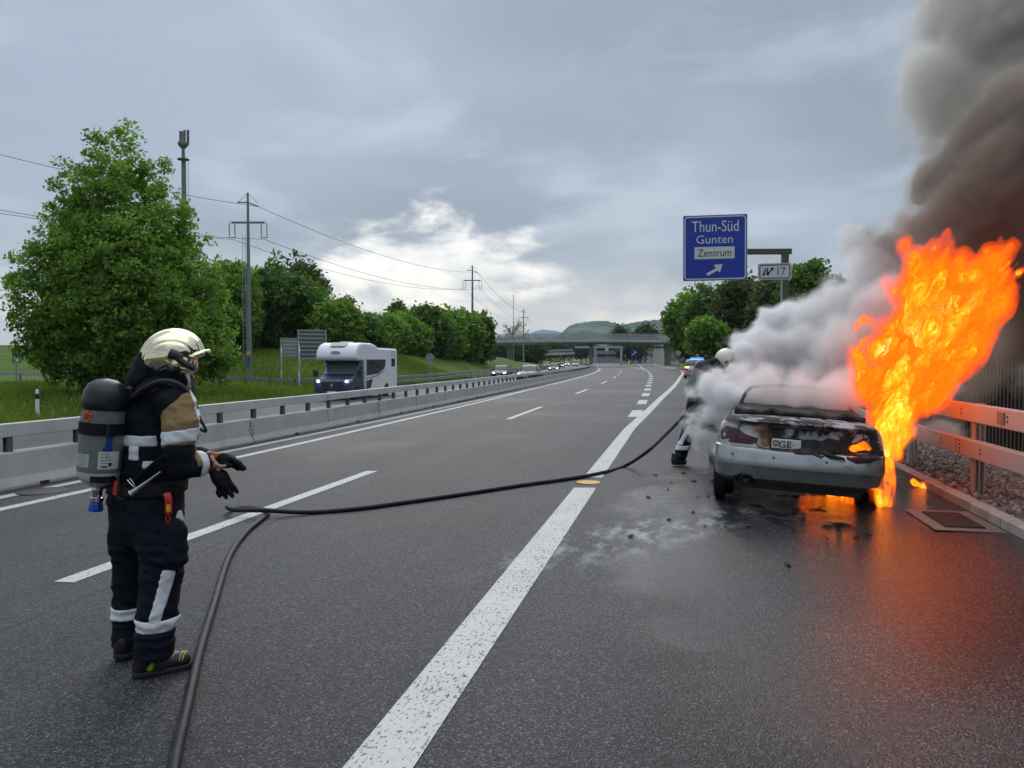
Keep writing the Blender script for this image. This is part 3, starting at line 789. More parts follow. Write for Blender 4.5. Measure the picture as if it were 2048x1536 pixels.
# ================================================================== far hills
def hill_mat():
    m = bpy.data.materials.new('wooded_hill'); m.use_nodes = True; t = NT(m.node_tree); b = t.N['Principled BSDF']; o = t.obj()
    n = t.noise(t.mapping(o, scale=(1, 1, 1.6)), .0045, 5, .55, .6)
    f = t.noise(o, .05, 4, .7)
    c = t.mix(t.step(n, .54, .57), t.mix(f, (.030, .055, .055), (.045, .075, .065)), t.mix(f, (.08, .14, .075), (.11, .17, .10)))
    t.put(b.inputs['Base Color'], c); b.inputs['Roughness'].default_value = 1.0; b.inputs['Specular IOR Level'].default_value = .05
    return m
M_HILL = hill_mat()
def hill(name, prof, depth, thick, m):
    """ridge line traced as heights at a far distance; real slopes front and back"""
    xs = np.linspace(prof[0][0], prof[-1][0], 160)
    hs = np.interp(xs, [p[0] for p in prof], [p[1] for p in prof]); V, F = [], []
    rows = 14
    for j in range(rows + 1):
        f = j / rows
        for i, (px, h) in enumerate(zip(xs, hs)):
            p = at(px, 720, depth + thick * (f - .6)); hm = (720 - h) / FPX * depth
            k = math.sin(min(1, f / .6) * math.pi / 2) ** 1.1 if f <= .6 else 1 - .5 * ((f - .6) / .4) ** 2
            jag = 2.2 * math.sin(i * 1.7) * math.sin(i * .73 + 1) + 1.6 * math.sin(i * 3.1)
            V.append((p.x, p.y, -5 + (hm + 7 + (jag if f > .45 else jag * .3) * depth / 3000) * k + 12 * math.sin(i * .35 + j * 1.3) * (1 - k) * k * 4))
    n = len(xs)
    F = [(j * n + i, j * n + i + 1, (j + 1) * n + i + 1, (j + 1) * n + i) for j in range(rows) for i in range(n - 1)]
    o = link(name, np_mesh(name, V, F, True), m); o['kind'] = 'structure'; return o
hill('hills', [(1085, 708), (1115, 672), (1140, 652), (1165, 645), (1215, 643), (1245, 651), (1262, 646), (1300, 642), (1345, 638), (1420, 630), (1600, 622), (1900, 615), (2300, 620)], 3200, 1500, M_HILL)
M_HILL2 = mat('haze_tinted_hill', (.10, .14, .17), 1.0, var=.2, scale=.002, spec=.05)  # blue of the distance haze put into the hill's own colour
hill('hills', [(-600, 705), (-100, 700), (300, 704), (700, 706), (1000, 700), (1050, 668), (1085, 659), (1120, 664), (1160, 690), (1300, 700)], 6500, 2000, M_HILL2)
# ================================================================== vegetation
def leaf_mat(name, dark, light, tr=.45):
    m = bpy.data.materials.new(name); m.use_nodes = True; t = NT(m.node_tree); t.N.clear()
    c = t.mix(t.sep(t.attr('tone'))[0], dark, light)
    d = t.n('ShaderNodeBsdfPrincipled'); t.put(d.inputs['Base Color'], c); d.inputs['Roughness'].default_value = .5; d.inputs['Specular IOR Level'].default_value = .25
    tl = t.n('ShaderNodeBsdfTranslucent'); t.put(tl.inputs[0], t.mix(1.0, c, (1.0, 1.15, .55), 'MULTIPLY'))
    mx = t.n('ShaderNodeMixShader'); mx.inputs[0].default_value = tr
    t.L.new(d.outputs[0], mx.inputs[1]); t.L.new(tl.outputs[0], mx.inputs[2])
    o = t.n('ShaderNodeOutputMaterial'); t.L.new(mx.outputs[0], o.inputs[0])
    return m
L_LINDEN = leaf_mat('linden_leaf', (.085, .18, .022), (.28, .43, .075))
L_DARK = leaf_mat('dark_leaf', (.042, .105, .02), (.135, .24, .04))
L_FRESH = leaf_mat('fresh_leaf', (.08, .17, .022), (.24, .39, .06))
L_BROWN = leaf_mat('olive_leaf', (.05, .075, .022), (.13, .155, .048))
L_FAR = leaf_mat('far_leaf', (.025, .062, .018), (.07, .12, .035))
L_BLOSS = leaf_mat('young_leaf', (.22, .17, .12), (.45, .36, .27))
M_BARK = mat('bark', (.075, .06, .048), .95, var=.4, scale=8, bump=.6, bscale=20)
def leaves(lobes, n_clump, per, leaf, crad, seed, shell=.55, up=.35, squash=.7):
    """lobes: (centre, rx, ry, rz). leaf-sized faces in clumps through the crown; returns V, F, tone"""
    r = np.random.default_rng(seed)
    vol = np.array([l[1] * l[2] * l[3] for l in lobes]) ** .75; pick = r.choice(len(lobes), n_clump, p=vol / vol.sum())
    C = np.array([tuple(l[0]) for l in lobes])[pick]; R = np.array([l[1:4] for l in lobes])[pick]
    d = r.normal(size=(n_clump, 3)); d /= np.linalg.norm(d, axis=1)[:, None]
    rr = shell + (1 - shell) * r.random(n_clump) ** .6
    lump = 1 + .16 * np.sin(d[:, 0] * 7 + C[:, 2]) * np.sin(d[:, 2] * 6 + C[:, 0] * 1.3) + .10 * r.normal(size=n_clump)
    cc = C + d * R * (rr * lump)[:, None]
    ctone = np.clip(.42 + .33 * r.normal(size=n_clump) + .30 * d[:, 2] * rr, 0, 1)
    cs = crad * (.55 + .9 * r.random(n_clump))
    e = r.normal(size=(n_clump, per, 3)); e /= np.linalg.norm(e, axis=2)[..., None]
    e *= (r.random((n_clump, per, 1)) ** .45); e[..., 2] *= squash
    # clumps hang a little outward, tips pointing up/outward
    P = cc[:, None] + e * cs[:, None, None]
    P[..., 2] += (np.linalg.norm(e[..., :2], axis=2) ** 2) * -.25 * cs[:, None]
    n = n_clump * per; P = P.reshape(n, 3); out = np.repeat(d, per, 0)
    nrm = r.normal(size=(n, 3)) * .8 + out * .5 + np.array([0, 0, up]); nrm /= np.linalg.norm(nrm, axis=1)[:, None]
    a = np.cross(nrm, r.normal(size=(n, 3))); a /= np.linalg.norm(a, axis=1)[:, None]; b = np.cross(nrm, a)
    s = leaf * (.6 + .8 * r.random(n))[:, None]
    V = np.stack([P - a * s, P - b * s * .55 + nrm * s * .12, P + a * s, P + b * s * .55 + nrm * s * .12], 1).reshape(-1, 3)
    F = np.arange(4 * n).reshape(n, 4)
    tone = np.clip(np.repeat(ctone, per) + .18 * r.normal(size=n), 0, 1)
    return V, F, np.repeat(tone, 4)
def tree(name, label, base, lobes, mat_, n_clump, per, leaf, crad, seed, cat='tree', group=None, trunk=None, shell=.55, limbs=10, part='crown'):
    base = Vector(base); t = thing(name, label, cat, base, group=group)
    V, F, tone = leaves(lobes, n_clump, per, leaf, crad, seed, shell)
    me = np_mesh(part, V, F); vcol(me, 'tone', tone[:, None] * np.ones((1, 3)))
    link(part, me, mat_, t)
    rr = random.Random(seed)
    topz = max(l[0][2] + l[3] * .6 for l in lobes); c0 = sum((Vector(l[0]) for l in lobes), Vector()) / len(lobes)
    tr = trunk or (topz - base.z) * .022
    if limbs:
        mb = MB(); apex = Vector((c0.x, c0.y, topz)); pts = [base - Vector((0, 0, .3)), base.lerp(apex, .15), base.lerp(apex, .5), apex]
        mb.tube(pts, [tr * 1.3, tr, tr * .6, tr * .1], 8); mb.build('trunk', M_BARK, t, smooth=True)
        for k in range(limbs):
            l = lobes[k % len(lobes)]; f = rr.uniform(.15, .6); a = base.lerp(apex, f)
            d = Vector((rr.uniform(-1, 1), rr.uniform(-1, 1), rr.uniform(-.2, .9))).normalized()
            e = Vector(l[0]) + Vector((d.x * l[1], d.y * l[2], d.z * l[3])) * .8
            mid = a.lerp(e, .5) + Vector((0, 0, -.1 * (e - a).length))
            MB().tube([a, mid, e], [tr * .45, tr * .28, tr * .06], 5).build('limb', M_BARK, t, smooth=True)
    return t
def lobe(px, py, rx, rz, depth, ry=None, dd=0.0):
    k = depth / FPX; return (at(px, py, depth + dd), rx * k, (ry or rx) * k, rz * k)

# the big linden on the left
D = 45.0
lb = [lobe(252, 470, 92, 200, D), lobe(175, 500, 82, 178, D, dd=.8), lobe(120, 600, 88, 135, D, dd=-.6), lobe(325, 540, 84, 150, D, dd=.5), lobe(375, 640, 86, 118, D, dd=-.8),
      lobe(245, 655, 165, 125, D, 120), lobe(128, 690, 64, 72, D, dd=-.5), lobe(255, 590, 140, 150, D, 120, dd=-1.0), lobe(400, 690, 66, 72, D, dd=-1.2)]
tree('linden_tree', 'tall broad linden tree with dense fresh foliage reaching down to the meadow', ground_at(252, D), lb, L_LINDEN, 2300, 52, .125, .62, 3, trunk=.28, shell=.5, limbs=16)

# trees and shrubs on the embankment
def tr2(px, ytop, w_, ybot, depth, m, seed, label, name='broadleaf_tree', group=None, n=420, lf=None, cat='tree', sub=3, part='crown', limbs=6):
    k = depth / FPX; rz = (ybot - ytop) / 2; rx = w_ / 2; rr = random.Random(seed)
    lobes = [lobe(px, (ytop + ybot) / 2, rx * .82, rz, depth)]
    for i in range(sub * 2):
        a = rr.uniform(0, 6.28); lobes.append(lobe(px + rx * .55 * math.cos(a), (ytop + ybot) / 2 + rz * rr.uniform(-.45, .5), rx * rr.uniform(.38, .55), rz * rr.uniform(.35, .55), depth, dd=rx * .5 * math.sin(a) * k))
    return tree(name, label, ground_at(px, depth), lobes, m, n, 34, (lf or .0030 * depth), max(.5, .0125 * depth), seed, cat=cat, group=group, limbs=limbs, part=part)
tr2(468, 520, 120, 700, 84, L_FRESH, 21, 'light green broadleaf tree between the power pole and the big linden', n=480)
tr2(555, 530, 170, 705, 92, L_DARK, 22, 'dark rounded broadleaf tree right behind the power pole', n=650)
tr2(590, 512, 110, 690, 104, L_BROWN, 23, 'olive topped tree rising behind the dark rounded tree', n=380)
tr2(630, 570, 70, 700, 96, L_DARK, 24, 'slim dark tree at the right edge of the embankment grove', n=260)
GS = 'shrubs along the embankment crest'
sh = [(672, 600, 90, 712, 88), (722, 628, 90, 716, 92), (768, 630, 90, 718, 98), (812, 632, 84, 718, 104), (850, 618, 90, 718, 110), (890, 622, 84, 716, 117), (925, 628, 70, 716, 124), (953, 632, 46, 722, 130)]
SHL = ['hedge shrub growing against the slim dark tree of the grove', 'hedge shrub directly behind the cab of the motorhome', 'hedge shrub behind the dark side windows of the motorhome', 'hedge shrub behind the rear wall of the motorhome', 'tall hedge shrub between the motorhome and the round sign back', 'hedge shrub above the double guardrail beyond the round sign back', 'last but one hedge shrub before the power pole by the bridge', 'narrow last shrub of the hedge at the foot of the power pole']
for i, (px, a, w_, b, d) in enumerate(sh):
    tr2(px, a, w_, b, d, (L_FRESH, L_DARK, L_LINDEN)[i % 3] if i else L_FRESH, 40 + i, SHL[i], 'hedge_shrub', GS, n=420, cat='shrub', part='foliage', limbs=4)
tr2(796, 606, 14, 650, 140, L_DARK, 60, 'narrow pointed tree top showing above the hedge', 'slim_tree', n=90, limbs=2)
tr2(690, 596, 40, 660, 130, L_BROWN, 61, 'sparse twiggy tree behind the hedge near the motorhome', 'twiggy_tree', n=90, limbs=6)
# right-hand trees above the retaining wall
rt = [(1372, 590, 70, 700, 135, L_FRESH, 'bright green tree at the end of the retaining wall beside the bridge'),
      (1420, 575, 80, 700, 118, L_DARK, 'dark leafy tree below the blue exit sign'),
      (1478, 555, 110, 700, 104, L_BROWN, 'olive brown tree filling the gap behind the blue sign'),
      (1545, 560, 90, 700, 96, L_BROWN, 'olive tree standing behind the exit number sign'),
      (1610, 520, 110, 690, 90, L_DARK, 'tall dark tree above the smoke beyond the sign post'),
      (1690, 560, 110, 690, 84, L_DARK, 'dark tree half hidden in the smoke behind the flames'),
      (1410, 640, 70, 705, 100, L_FRESH, 'light green bush hanging over the retaining wall')]
for i, (px, a, w_, b, d, m, lab) in enumerate(rt): tr2(px, a, w_, b, d, m, 80 + i, lab, 'bush' if 'bush' in lab else 'broadleaf_tree', n=520 if i < 6 else 300, cat='bush' if 'bush' in lab else 'tree')
# beyond the bridge
fr = [(990, 682, 50, 715, 300), (1030, 678, 60, 716, 290), (1062, 682, 44, 722, 280), (1092, 686, 50, 712, 430), (1130, 684, 50, 710, 430), (1162, 682, 50, 712, 420), (1262, 686, 44, 712, 300)]
for i, (px, a, w_, b, d) in enumerate(fr):
    tr2(px, a, w_, b, d, L_FAR, 110 + i, 'dark tree seen under the overpass bridge', 'far_tree', 'trees seen under the bridge', n=170, lf=.55, limbs=1)
for i, (px, a, w_, b) in enumerate([(1242, 656, 24, 690), (1290, 652, 26, 690)]):
    tr2(px, a, w_, b, 330, L_FAR, 130 + i, 'small round tree top showing above the bridge railing', 'far_tree', 'tree tops above the bridge railing', n=110, lf=.6, limbs=1)
# the sparse flowering tree behind the bridge
ft = thing('blossom_tree', 'sparse pale blossoming tree with open branches behind the bridge', 'tree', ground_at(1025, 232))
b0 = ground_at(1025, 232); rr = random.Random(9); tips = []
MB().tube([b0, b0 + Vector((0, 0, 7)), b0 + Vector((.4, 0, 12))], [.3, .22, .1], 6).build('trunk', M_BARK, ft)
for k in range(26):
    z0 = rr.uniform(4, 11); a = rr.uniform(0, 6.28); L = rr.uniform(2.5, 6.0) * (1 - (z0 - 4) / 14)
    s0 = b0 + Vector((0, 0, z0)); e = s0 + Vector((math.cos(a) * L, math.sin(a) * L, L * rr.uniform(.6, 1.2)))
    MB().tube([s0, s0.lerp(e, .5) + Vector((0, 0, -.2)), e], [.10, .07, .03], 4).build('limb', M_BARK, ft); tips += [s0.lerp(e, f) for f in (.45, .65, .85, 1.0)]
V, F, tone = leaves([(p, .7, .7, .6) for p in tips], 260, 7, .17, .5, 77, .2)
me = np_mesh('crown', V, F); vcol(me, 'tone', tone[:, None] * np.ones((1, 3))); link('crown', me, L_BLOSS, ft)

# grass blades and flowers on the verge
r = np.random.default_rng(31); n = 90000
Yg = 16 + 74 * r.random(n) ** 1.2; dd_ = .15 + 24 * r.random(n) ** 1.25; ug2 = UE - dd_
base = np.stack([np.array([cen(y) for y in Yg]) + ug2, Yg, np.array([gz(a, b) for a, b in zip(ug2, Yg)])], 1)
hgt = (.10 + .28 * r.random(n) * np.clip(dd_ / 2.2, .25, 1))[:, None]; ang = r.random(n) * 6.28
sd = np.stack([np.cos(ang), np.sin(ang), 0 * ang], 1) * (.012 + .02 * r.random(n))[:, None] * (1 + Yg / 60)[:, None]
tip = base + np.concatenate([(r.normal(size=(n, 2)) * .35 + np.array([.25, 0])) * hgt, hgt], 1)
V = np.stack([base - sd, base + sd, tip], 1).reshape(-1, 3)
me = np_mesh('grass', V, np.arange(3 * n).reshape(n, 3)); tone = np.clip(.5 + .25 * r.normal(size=n) + .25 * np.sin(Yg * .5 + ug2 * .4), 0, 1)
vcol(me, 'tone', np.repeat(tone, 3)[:, None] * np.ones((1, 3)))
tag(link('grass', me, leaf_mat('grass_blade', (.075, .14, .016), (.23, .31, .045), .3)), 'long green meadow grass beyond the opposite carriageway', 'grass', kind='stuff')
for nm, colr, cnt, sz, d0, d1, y0, y1, lab in (('white_flowers', (.75, .75, .68), 260, .035, 1.0, 7.5, 19, 42, 'white daisies scattered in the meadow near the marker post'), ('yellow_flowers', (.65, .48, .03), 260, .03, .4, 5.0, 20, 60, 'yellow buttercups along the edge of the meadow')):
    Yf = y0 + (y1 - y0) * r.random(cnt); df = d0 + (d1 - d0) * r.random(cnt)
    mb = MB()
    for a, b in zip(Yf, df):
        p = G(UE - b, a) + Vector((0, 0, r.uniform(.2, .38))); q = sz * r.uniform(.6, 1.3)
        mb.add([p + Vector((q * math.cos(i * 1.047), q * math.sin(i * 1.047) * .9, q * .5 * math.cos(i * 1.047 + 1))) for i in range(6)] + [p + Vector((0, 0, -.02))], [(0, 1, 6), (1, 2, 6), (2, 3, 6), (3, 4, 6), (4, 5, 6), (5, 0, 6)])
    tag(mb.build(nm, mat(nm, colr, .8)), lab, 'flowers', kind='stuff')
# ================================================================== poles, masts, wires
M_POLE = mat('grey_painted_steel', (.20, .215, .225), .55, .3, var=.1, scale=2)
M_MAST = mat('green_grey_mast', (.16, .18, .17), .6, .3)
M_WIRE = mat('power_wire', (.05, .055, .06), .6)
M_GLASS_INS = mat('insulator_glass', (.30, .34, .36), .3)
def power_pole(px_base, depth, ytop, label, detail=True, lean=0):
    b = ground_at(px_base, depth); k = depth / FPX
    topz = EYE + (720 - ytop) * k; H = topz - b.z
    t = thing('power_pole', label, 'power pole', b, group=None)
    r0 = .0095 * H * (1 if detail else 1.2)
    MB().tube([b - Vector((0, 0, .3)), b + Vector((0, 0, H * .45)), b + Vector((0, 0, H))], [r0 * 1.5, r0 * 1.15, r0 * .6], 10).build('mast', M_POLE, t, smooth=True)
    dx = _r
    arms = [(.855, .135), (.97, .10)]
    c = b + Vector((0, 0, H * .845))
    MB().beam(c - dx * H * .088, c + dx * H * .088, .12, .16).build('crossarm', M_POLE, t)
    c2 = b + Vector((0, 0, H * .95))
    MB().tube([c2 - dx * H * .055, c2 + Vector((0, 0, .0)), c2 + dx * H * .055 - Vector((0, 0, .35))], .06, 6).build('top_arm', M_POLE, t)
    MB().tube([c2 - dx * H * .05, b + Vector((0, 0, H)), c2 + dx * H * .05], .022, 5).build('arm_stay', M_WIRE, t)
    out = [c2 + dx * H * .055 - Vector((0, 0, .35))]
    for sgn in (-1, 1):
        h0 = c + dx * sgn * H * .084
        for off in (-.22, .22):
            mb = MB(); pr = []
            for j in range(12): pr += [(.035, -j * .10), (.075, -j * .10 - .03), (.035, -j * .10 - .06)]
            mb.lathe(pr, c=h0 + dx * off * (H / 15), n=8); mb.build('insulator', M_GLASS_INS, t, smooth=True)
        tube_c = h0 - Vector((0, 0, 1.25))
        MB().tube([tube_c - dx * .3, tube_c, tube_c + dx * .3], .04, 5).build('yoke', M_POLE, t)
        out.append(tube_c - Vector((0, 0, .15)))
    if detail:                                   # climbing ladder, warning plate, blue tube
        lx = -dx * .34 - _f0 * .1
        lad = MB()
        for s_ in (-.13, .13): lad.tube([b + lx + dx * s_ + Vector((0, 0, 2.0)), b + lx + dx * s_ + Vector((0, 0, H * .78))], .022, 5)
        for j in range(34): lad.tube([b + lx - dx * .13 + Vector((0, 0, 2.2 + j * .3)), b + lx + dx * .13 + Vector((0, 0, 2.2 + j * .3))], .014, 4)
        lad.build('ladder', M_GALV, t)
        MB().box(b + Vector((0, 0, 1.85)) - _f0 * .2 - dx * .02, (.24, .24, .9)).build('protection_sleeve', mat('blue_plastic', (.02, .08, .30), .5), t)
        q = b + Vector((0, 0, 2.6)) - _f0 * .26
        MB().prism([(-.2, -.16), (.2, -.16), (0, .2)], _f0 * .02, c=q, ex=dx).build('warning_plate', mat('warning_yellow', (.7, .45, .02), .5), t)
    return out
w1 = power_pole(499, 65, 388, 'tall grey steel power pole with ladder standing in front of the grove')
w2 = power_pole(945, 128, 532, 'grey power pole rising behind the end of the hedge', False)
w3 = power_pole(1047, 240, 618, 'slim far power pole standing beyond the bridge', False)
left = [at(-420, 190, 46), at(-420, 330, 46), at(-420, 352, 47)]
def sag(a, b, s_, n=14): return [a.lerp(b, i / n) - Vector((0, 0, 4 * s_ * (i / n) * (1 - i / n))) for i in range(n + 1)]
for a, b, s_, lab in [(left[0], w1[0], .7, 'upper power line running from the tall pole out to the left'), (left[1], w1[1], .7, 'lower pair of power lines running from the tall pole out to the left'), (left[2], w1[2], .7, 'lower pair of power lines running from the tall pole out to the left'),
                      (w1[0], w2[0], 1.4, 'upper power line between the tall pole and the hedge pole'), (w1[1], w2[1], 1.4, 'lower pair of power lines between the tall pole and the hedge pole'), (w1[2], w2[2], 1.4, 'lower pair of power lines between the tall pole and the hedge pole'),
                      (w2[0], w3[0], 1.6, 'power line trio descending from the hedge pole to the far pole'), (w2[1], w3[1], 1.6, 'power line trio descending from the hedge pole to the far pole'), (w2[2], w3[2], 1.6, 'power line trio descending from the hedge pole to the far pole')]:
    tag(MB().tube(sag(a, b, s_), .02 if a is not w2[0] else .03, 5).build('power_line', M_WIRE), lab, 'power line', 'power lines')
# antenna mast behind the linden
b = ground_at(372, 118); k = 118 / FPX
mz = lambda y: EYE + (720 - y) * k
am = thing('antenna_mast', 'slender mobile phone mast with panel antennas rising behind the linden', 'mast', b)
MB().tube([b, Vector((b.x, b.y, mz(430))), Vector((b.x, b.y, mz(330))), Vector((b.x, b.y, mz(268)))], [.55, .34, .30, .14], 12).build('mast', M_MAST, am, smooth=True)
lad = MB()
for s_ in (.35, .75): lad.tube([b + _r * s_ + Vector((0, 0, 3)), Vector((b.x, b.y, mz(325))) + _r * s_], .03, 4)
for j in range(60): lad.tube([b + _r * .35 + Vector((0, 0, 3 + j * .45)), b + _r * .75 + Vector((0, 0, 3 + j * .45))], .02, 4)
lad.build('ladder', M_GALV, am)
for px, y0, y1, dy in ((361, 262, 290, 0), (369, 260, 292, -.5), (376, 260, 290, .2), (366, 263, 288, .8)):
    p0, p1 = at(px, y1, 118 + dy), at(px, y0, 118 + dy); MB().beam(p0, p1, .36, .22, up=_f0).build('antenna_panel', mat('antenna_grey', (.13, .14, .14), .6), am, bevel=.04)
MB().lathe([(.3, 0), (.75, .5), (.8, .9), (.3, 1.1)], c=(b.x, b.y, mz(301)), n=14).build('antenna_bracket', M_MAST, am)
MB().lathe([(.9, 0), (.9, .12)], c=(b.x, b.y, mz(323)), n=14).build('platform_ring', M_MAST, am)
for px, yt, d, lab in ((1027, 592, 236, 'thin lamp mast beyond the bridge beside the blossoming tree'), (1386, 606, 150, 'thin lamp mast in front of the bright green tree by the wall')):
    p = ground_at(px, d); tz = EYE + (720 - yt) * d / FPX; t = thing('lamp_mast', lab, 'lamp mast', p)
    MB().tube([p, Vector((p.x, p.y, tz))], [.14, .07], 8).build('pole', M_GALV, t); MB().box((p.x, p.y, tz), (.8, .35, .14)).build('lamp_head', M_GALV, t)

# ================================================================== signs
M_BLUE = mat('sign_blue', (.003, .035, .33), .35, var=.05)
M_WHITE = mat('sign_white', (.62, .63, .64), .4, var=.04)
M_BLACK = mat('sign_black', (.012, .012, .014), .5)
M_OLIVE = mat('olive_steel', (.075, .085, .055), .55, .2, var=.15)
M_RED = mat('sign_red', (.35, .012, .015), .4)
M_ORANGE = mat('sign_orange', (.75, .14, .02), .5)
M_SBACK = mat('sign_back', (.24, .27, .25), .5, .4, var=.1)
M_GREEN = mat('sign_green', (.0, .19, .13), .4)
def text(name, s_, center, width, height, ex, nrm, m, parent, depth=.004, lift=.0):
    cu = bpy.data.curves.new('t', 'FONT'); cu.body = s_; cu.size = 1; cu.extrude = .01; cu.resolution_u = 3
    o = bpy.data.objects.new('t', cu); COL.objects.link(o)
    dg_ = bpy.context.evaluated_depsgraph_get(); me = bpy.data.meshes.new_from_object(o.evaluated_get(dg_)); bpy.data.objects.remove(o)
    n = len(me.vertices); co = np.zeros(n * 3, np.float32); me.vertices.foreach_get('co', co); co = co.reshape(-1, 3)
    lo, hi = co.min(0), co.max(0); sx = width / (hi[0] - lo[0]); sy = height / (hi[1] - lo[1]) if height else sx
    ex = Vector(ex).normalized(); nv = Vector(nrm).normalized(); ey = nv.cross(ex)
    out = np.array([tuple(Vector(center) + ex * float((c[0] - (lo[0] + hi[0]) / 2) * sx) + ey * float((c[1] - (lo[1] + hi[1]) / 2) * sy) + nv * float(lift + (c[2] * 0 + (depth if c[2] > 0 else 0)))) for c in co], np.float32)
    me.vertices.foreach_set('co', out.ravel()); me.update(); me.name = name
    return link(name, me, m, parent)
def rrect(w_, h, r, n=5):
    pts = []
    for cx, cy_, a0 in ((w_ / 2 - r, h / 2 - r, 0), (-w_ / 2 + r, h / 2 - r, 90), (-w_ / 2 + r, -h / 2 + r, 180), (w_ / 2 - r, -h / 2 + r, 270)):
        for i in range(n + 1): a = rad(a0 + 90 * i / n); pts.append((cx + r * math.cos(a), cy_ + r * math.sin(a)))
    return pts
def plate(poly, c, ex, nrm, th, name, m, parent, lift=0.0, bevel=0):
    nv = Vector(nrm).normalized(); ex = Vector(ex).normalized(); ey = nv.cross(ex)
    return MB().prism(poly, nv * th, c=Vector(c) + nv * lift, ex=ex, ey=ey).build(name, m, parent, bevel=bevel)
def ring(w_, h, r, bw, c, ex, nrm, name, m, parent, lift):
    a, b = rrect(w_, h, r), rrect(w_ - 2 * bw, h - 2 * bw, max(r - bw, .01)); n = len(a)
    nv = Vector(nrm).normalized(); ex = Vector(ex).normalized(); ey = nv.cross(ex); C = Vector(c) + nv * lift
    V = [C + ex * x + ey * y for x, y in a] + [C + ex * x + ey * y for x, y in b]; V += [v + nv * .004 for v in V]
    F = []
    for i in range(n):
        j = (i + 1) % n; F += [(i, j, n + j, n + i), (2 * n + i, 3 * n + i, 3 * n + j, 2 * n + j), (i, 2 * n + i, 2 * n + j, j), (n + i, n + j, 3 * n + j, 3 * n + i)]
    MB().add(V, F).build(name, m, parent)
# big blue exit sign on its cantilever
D = 37.0; k = D / FPX
sc_ = at(1430, 495.5, D); ex = Vector((math.cos(.055), math.sin(.055), .006)); nr = Vector((math.sin(.055), -math.cos(.055), 0))
gs = thing('cantilever_sign', 'large blue exit sign reading Thun-Süd Gunten Zentrum on a cantilever post', 'road sign', ground_at(1570, D))
SW, SH = 123 * k / .985, 131 * k
ring(SW, SH, .05, .03, sc_, ex, nr, 'panel_edge', M_WHITE, gs, -.012)
plate(rrect(SW - .04, SH - .04, .04), sc_, ex, nr, .05, 'panel', M_BLUE, gs, -.05)
ring(SW - .12, SH - .12, .16, .055, sc_, ex, nr, 'border', M_WHITE, gs, .003)
def sp(dx, dy): return sc_ + ex * (dx * k) + Vector((0, 0, 1)) * (dy * k)
text('lettering', 'Thun-Süd', sp(0, 43), 91 * k, 22 * k, ex, nr, M_WHITE, gs, lift=.002)
text('lettering', 'Gunten', sp(-1, 17), 71 * k, 16.5 * k, ex, nr, M_WHITE, gs, lift=.002)
plate(rrect(78 * k, 24 * k, .02), sp(-1, -10), ex, nr, .006, 'name_plate', M_WHITE, gs, .002)
text('lettering', 'Zentrum', sp(-1, -10), 65 * k, 14.5 * k, ex, nr, M_BLACK, gs, lift=.01)
arrow = [(-16, -8), (3, 2), (-1, 9), (16, 10), (11, -6), (6, -2.5), (-13, -13)]
plate([(x * k, y * k) for x, y in arrow], sp(-1, -43), ex, nr, .006, 'arrow', M_WHITE, gs, .002)
pb = ground_at(1570, D + .6); ptop = at(1570, 500, D + .6)
MB().beam(pb - Vector((0, 0, .5)), ptop, .30, .30, up=_f0).build('post', M_OLIVE, gs, bevel=.02)
a0 = at(1582, 503, D + .6); a1 = at(1400, 504, D + .35)
MB().beam(a0, a1, .28, .26).build('arm', M_OLIVE, gs, bevel=.02)
for px in (1400, 1460):
    MB().beam(at(px, 440, D + .30), at(px, 552, D + .30), .12, .10, up=_f0).build('panel_rib', M_OLIVE, gs)
# exit number sign
D = 31.0; k = D / FPX; c = at(1549.5, 543, D)
es = thing('exit_number_sign', 'small white exit sign with fork symbol and number 17 on a thin pole', 'road sign', ground_at(1563, D + .1))
plate(rrect(65 * k, 33 * k, .08), c, ex, nr, .03, 'panel', M_WHITE, es, -.03)
ring(63 * k, 31 * k, .075, .012, c, ex, nr, 'rim', M_SBACK, es, .001)
ring(59 * k, 27.5 * k, .10, .035, c, ex, nr, 'border', M_BLACK, es, .002)
text('lettering', '17', c + ex * (13 * k), 15.5 * k, 15.5 * k, ex, nr, M_BLACK, es, lift=.002)
for poly in ([(-24, -7.5), (-19, -7.5), (-16.5, 7.5), (-18, 7.5)], [(-16.5, -7.5), (-10.5, -7.5), (-10.5, -3.5), (-5.5, 3), (-3.5, .5), (-1.5, 8), (-9, 7), (-7, 4.8), (-12.5, -1.5), (-13.2, 7.5), (-15.2, 7.5)]):
    plate([(x * k, y * k) for x, y in poly], c, ex, nr, .005, 'fork_symbol', M_BLACK, es, .002)
pp = ground_at(1563, D + .08)
MB().tube([pp - Vector((0, 0, .3)), Vector((at(1563, 530, D + .08).x, at(1563, 530, D + .08).y, at(1563, 530, D).z))], .04, 8).build('pole', M_GALV, es)

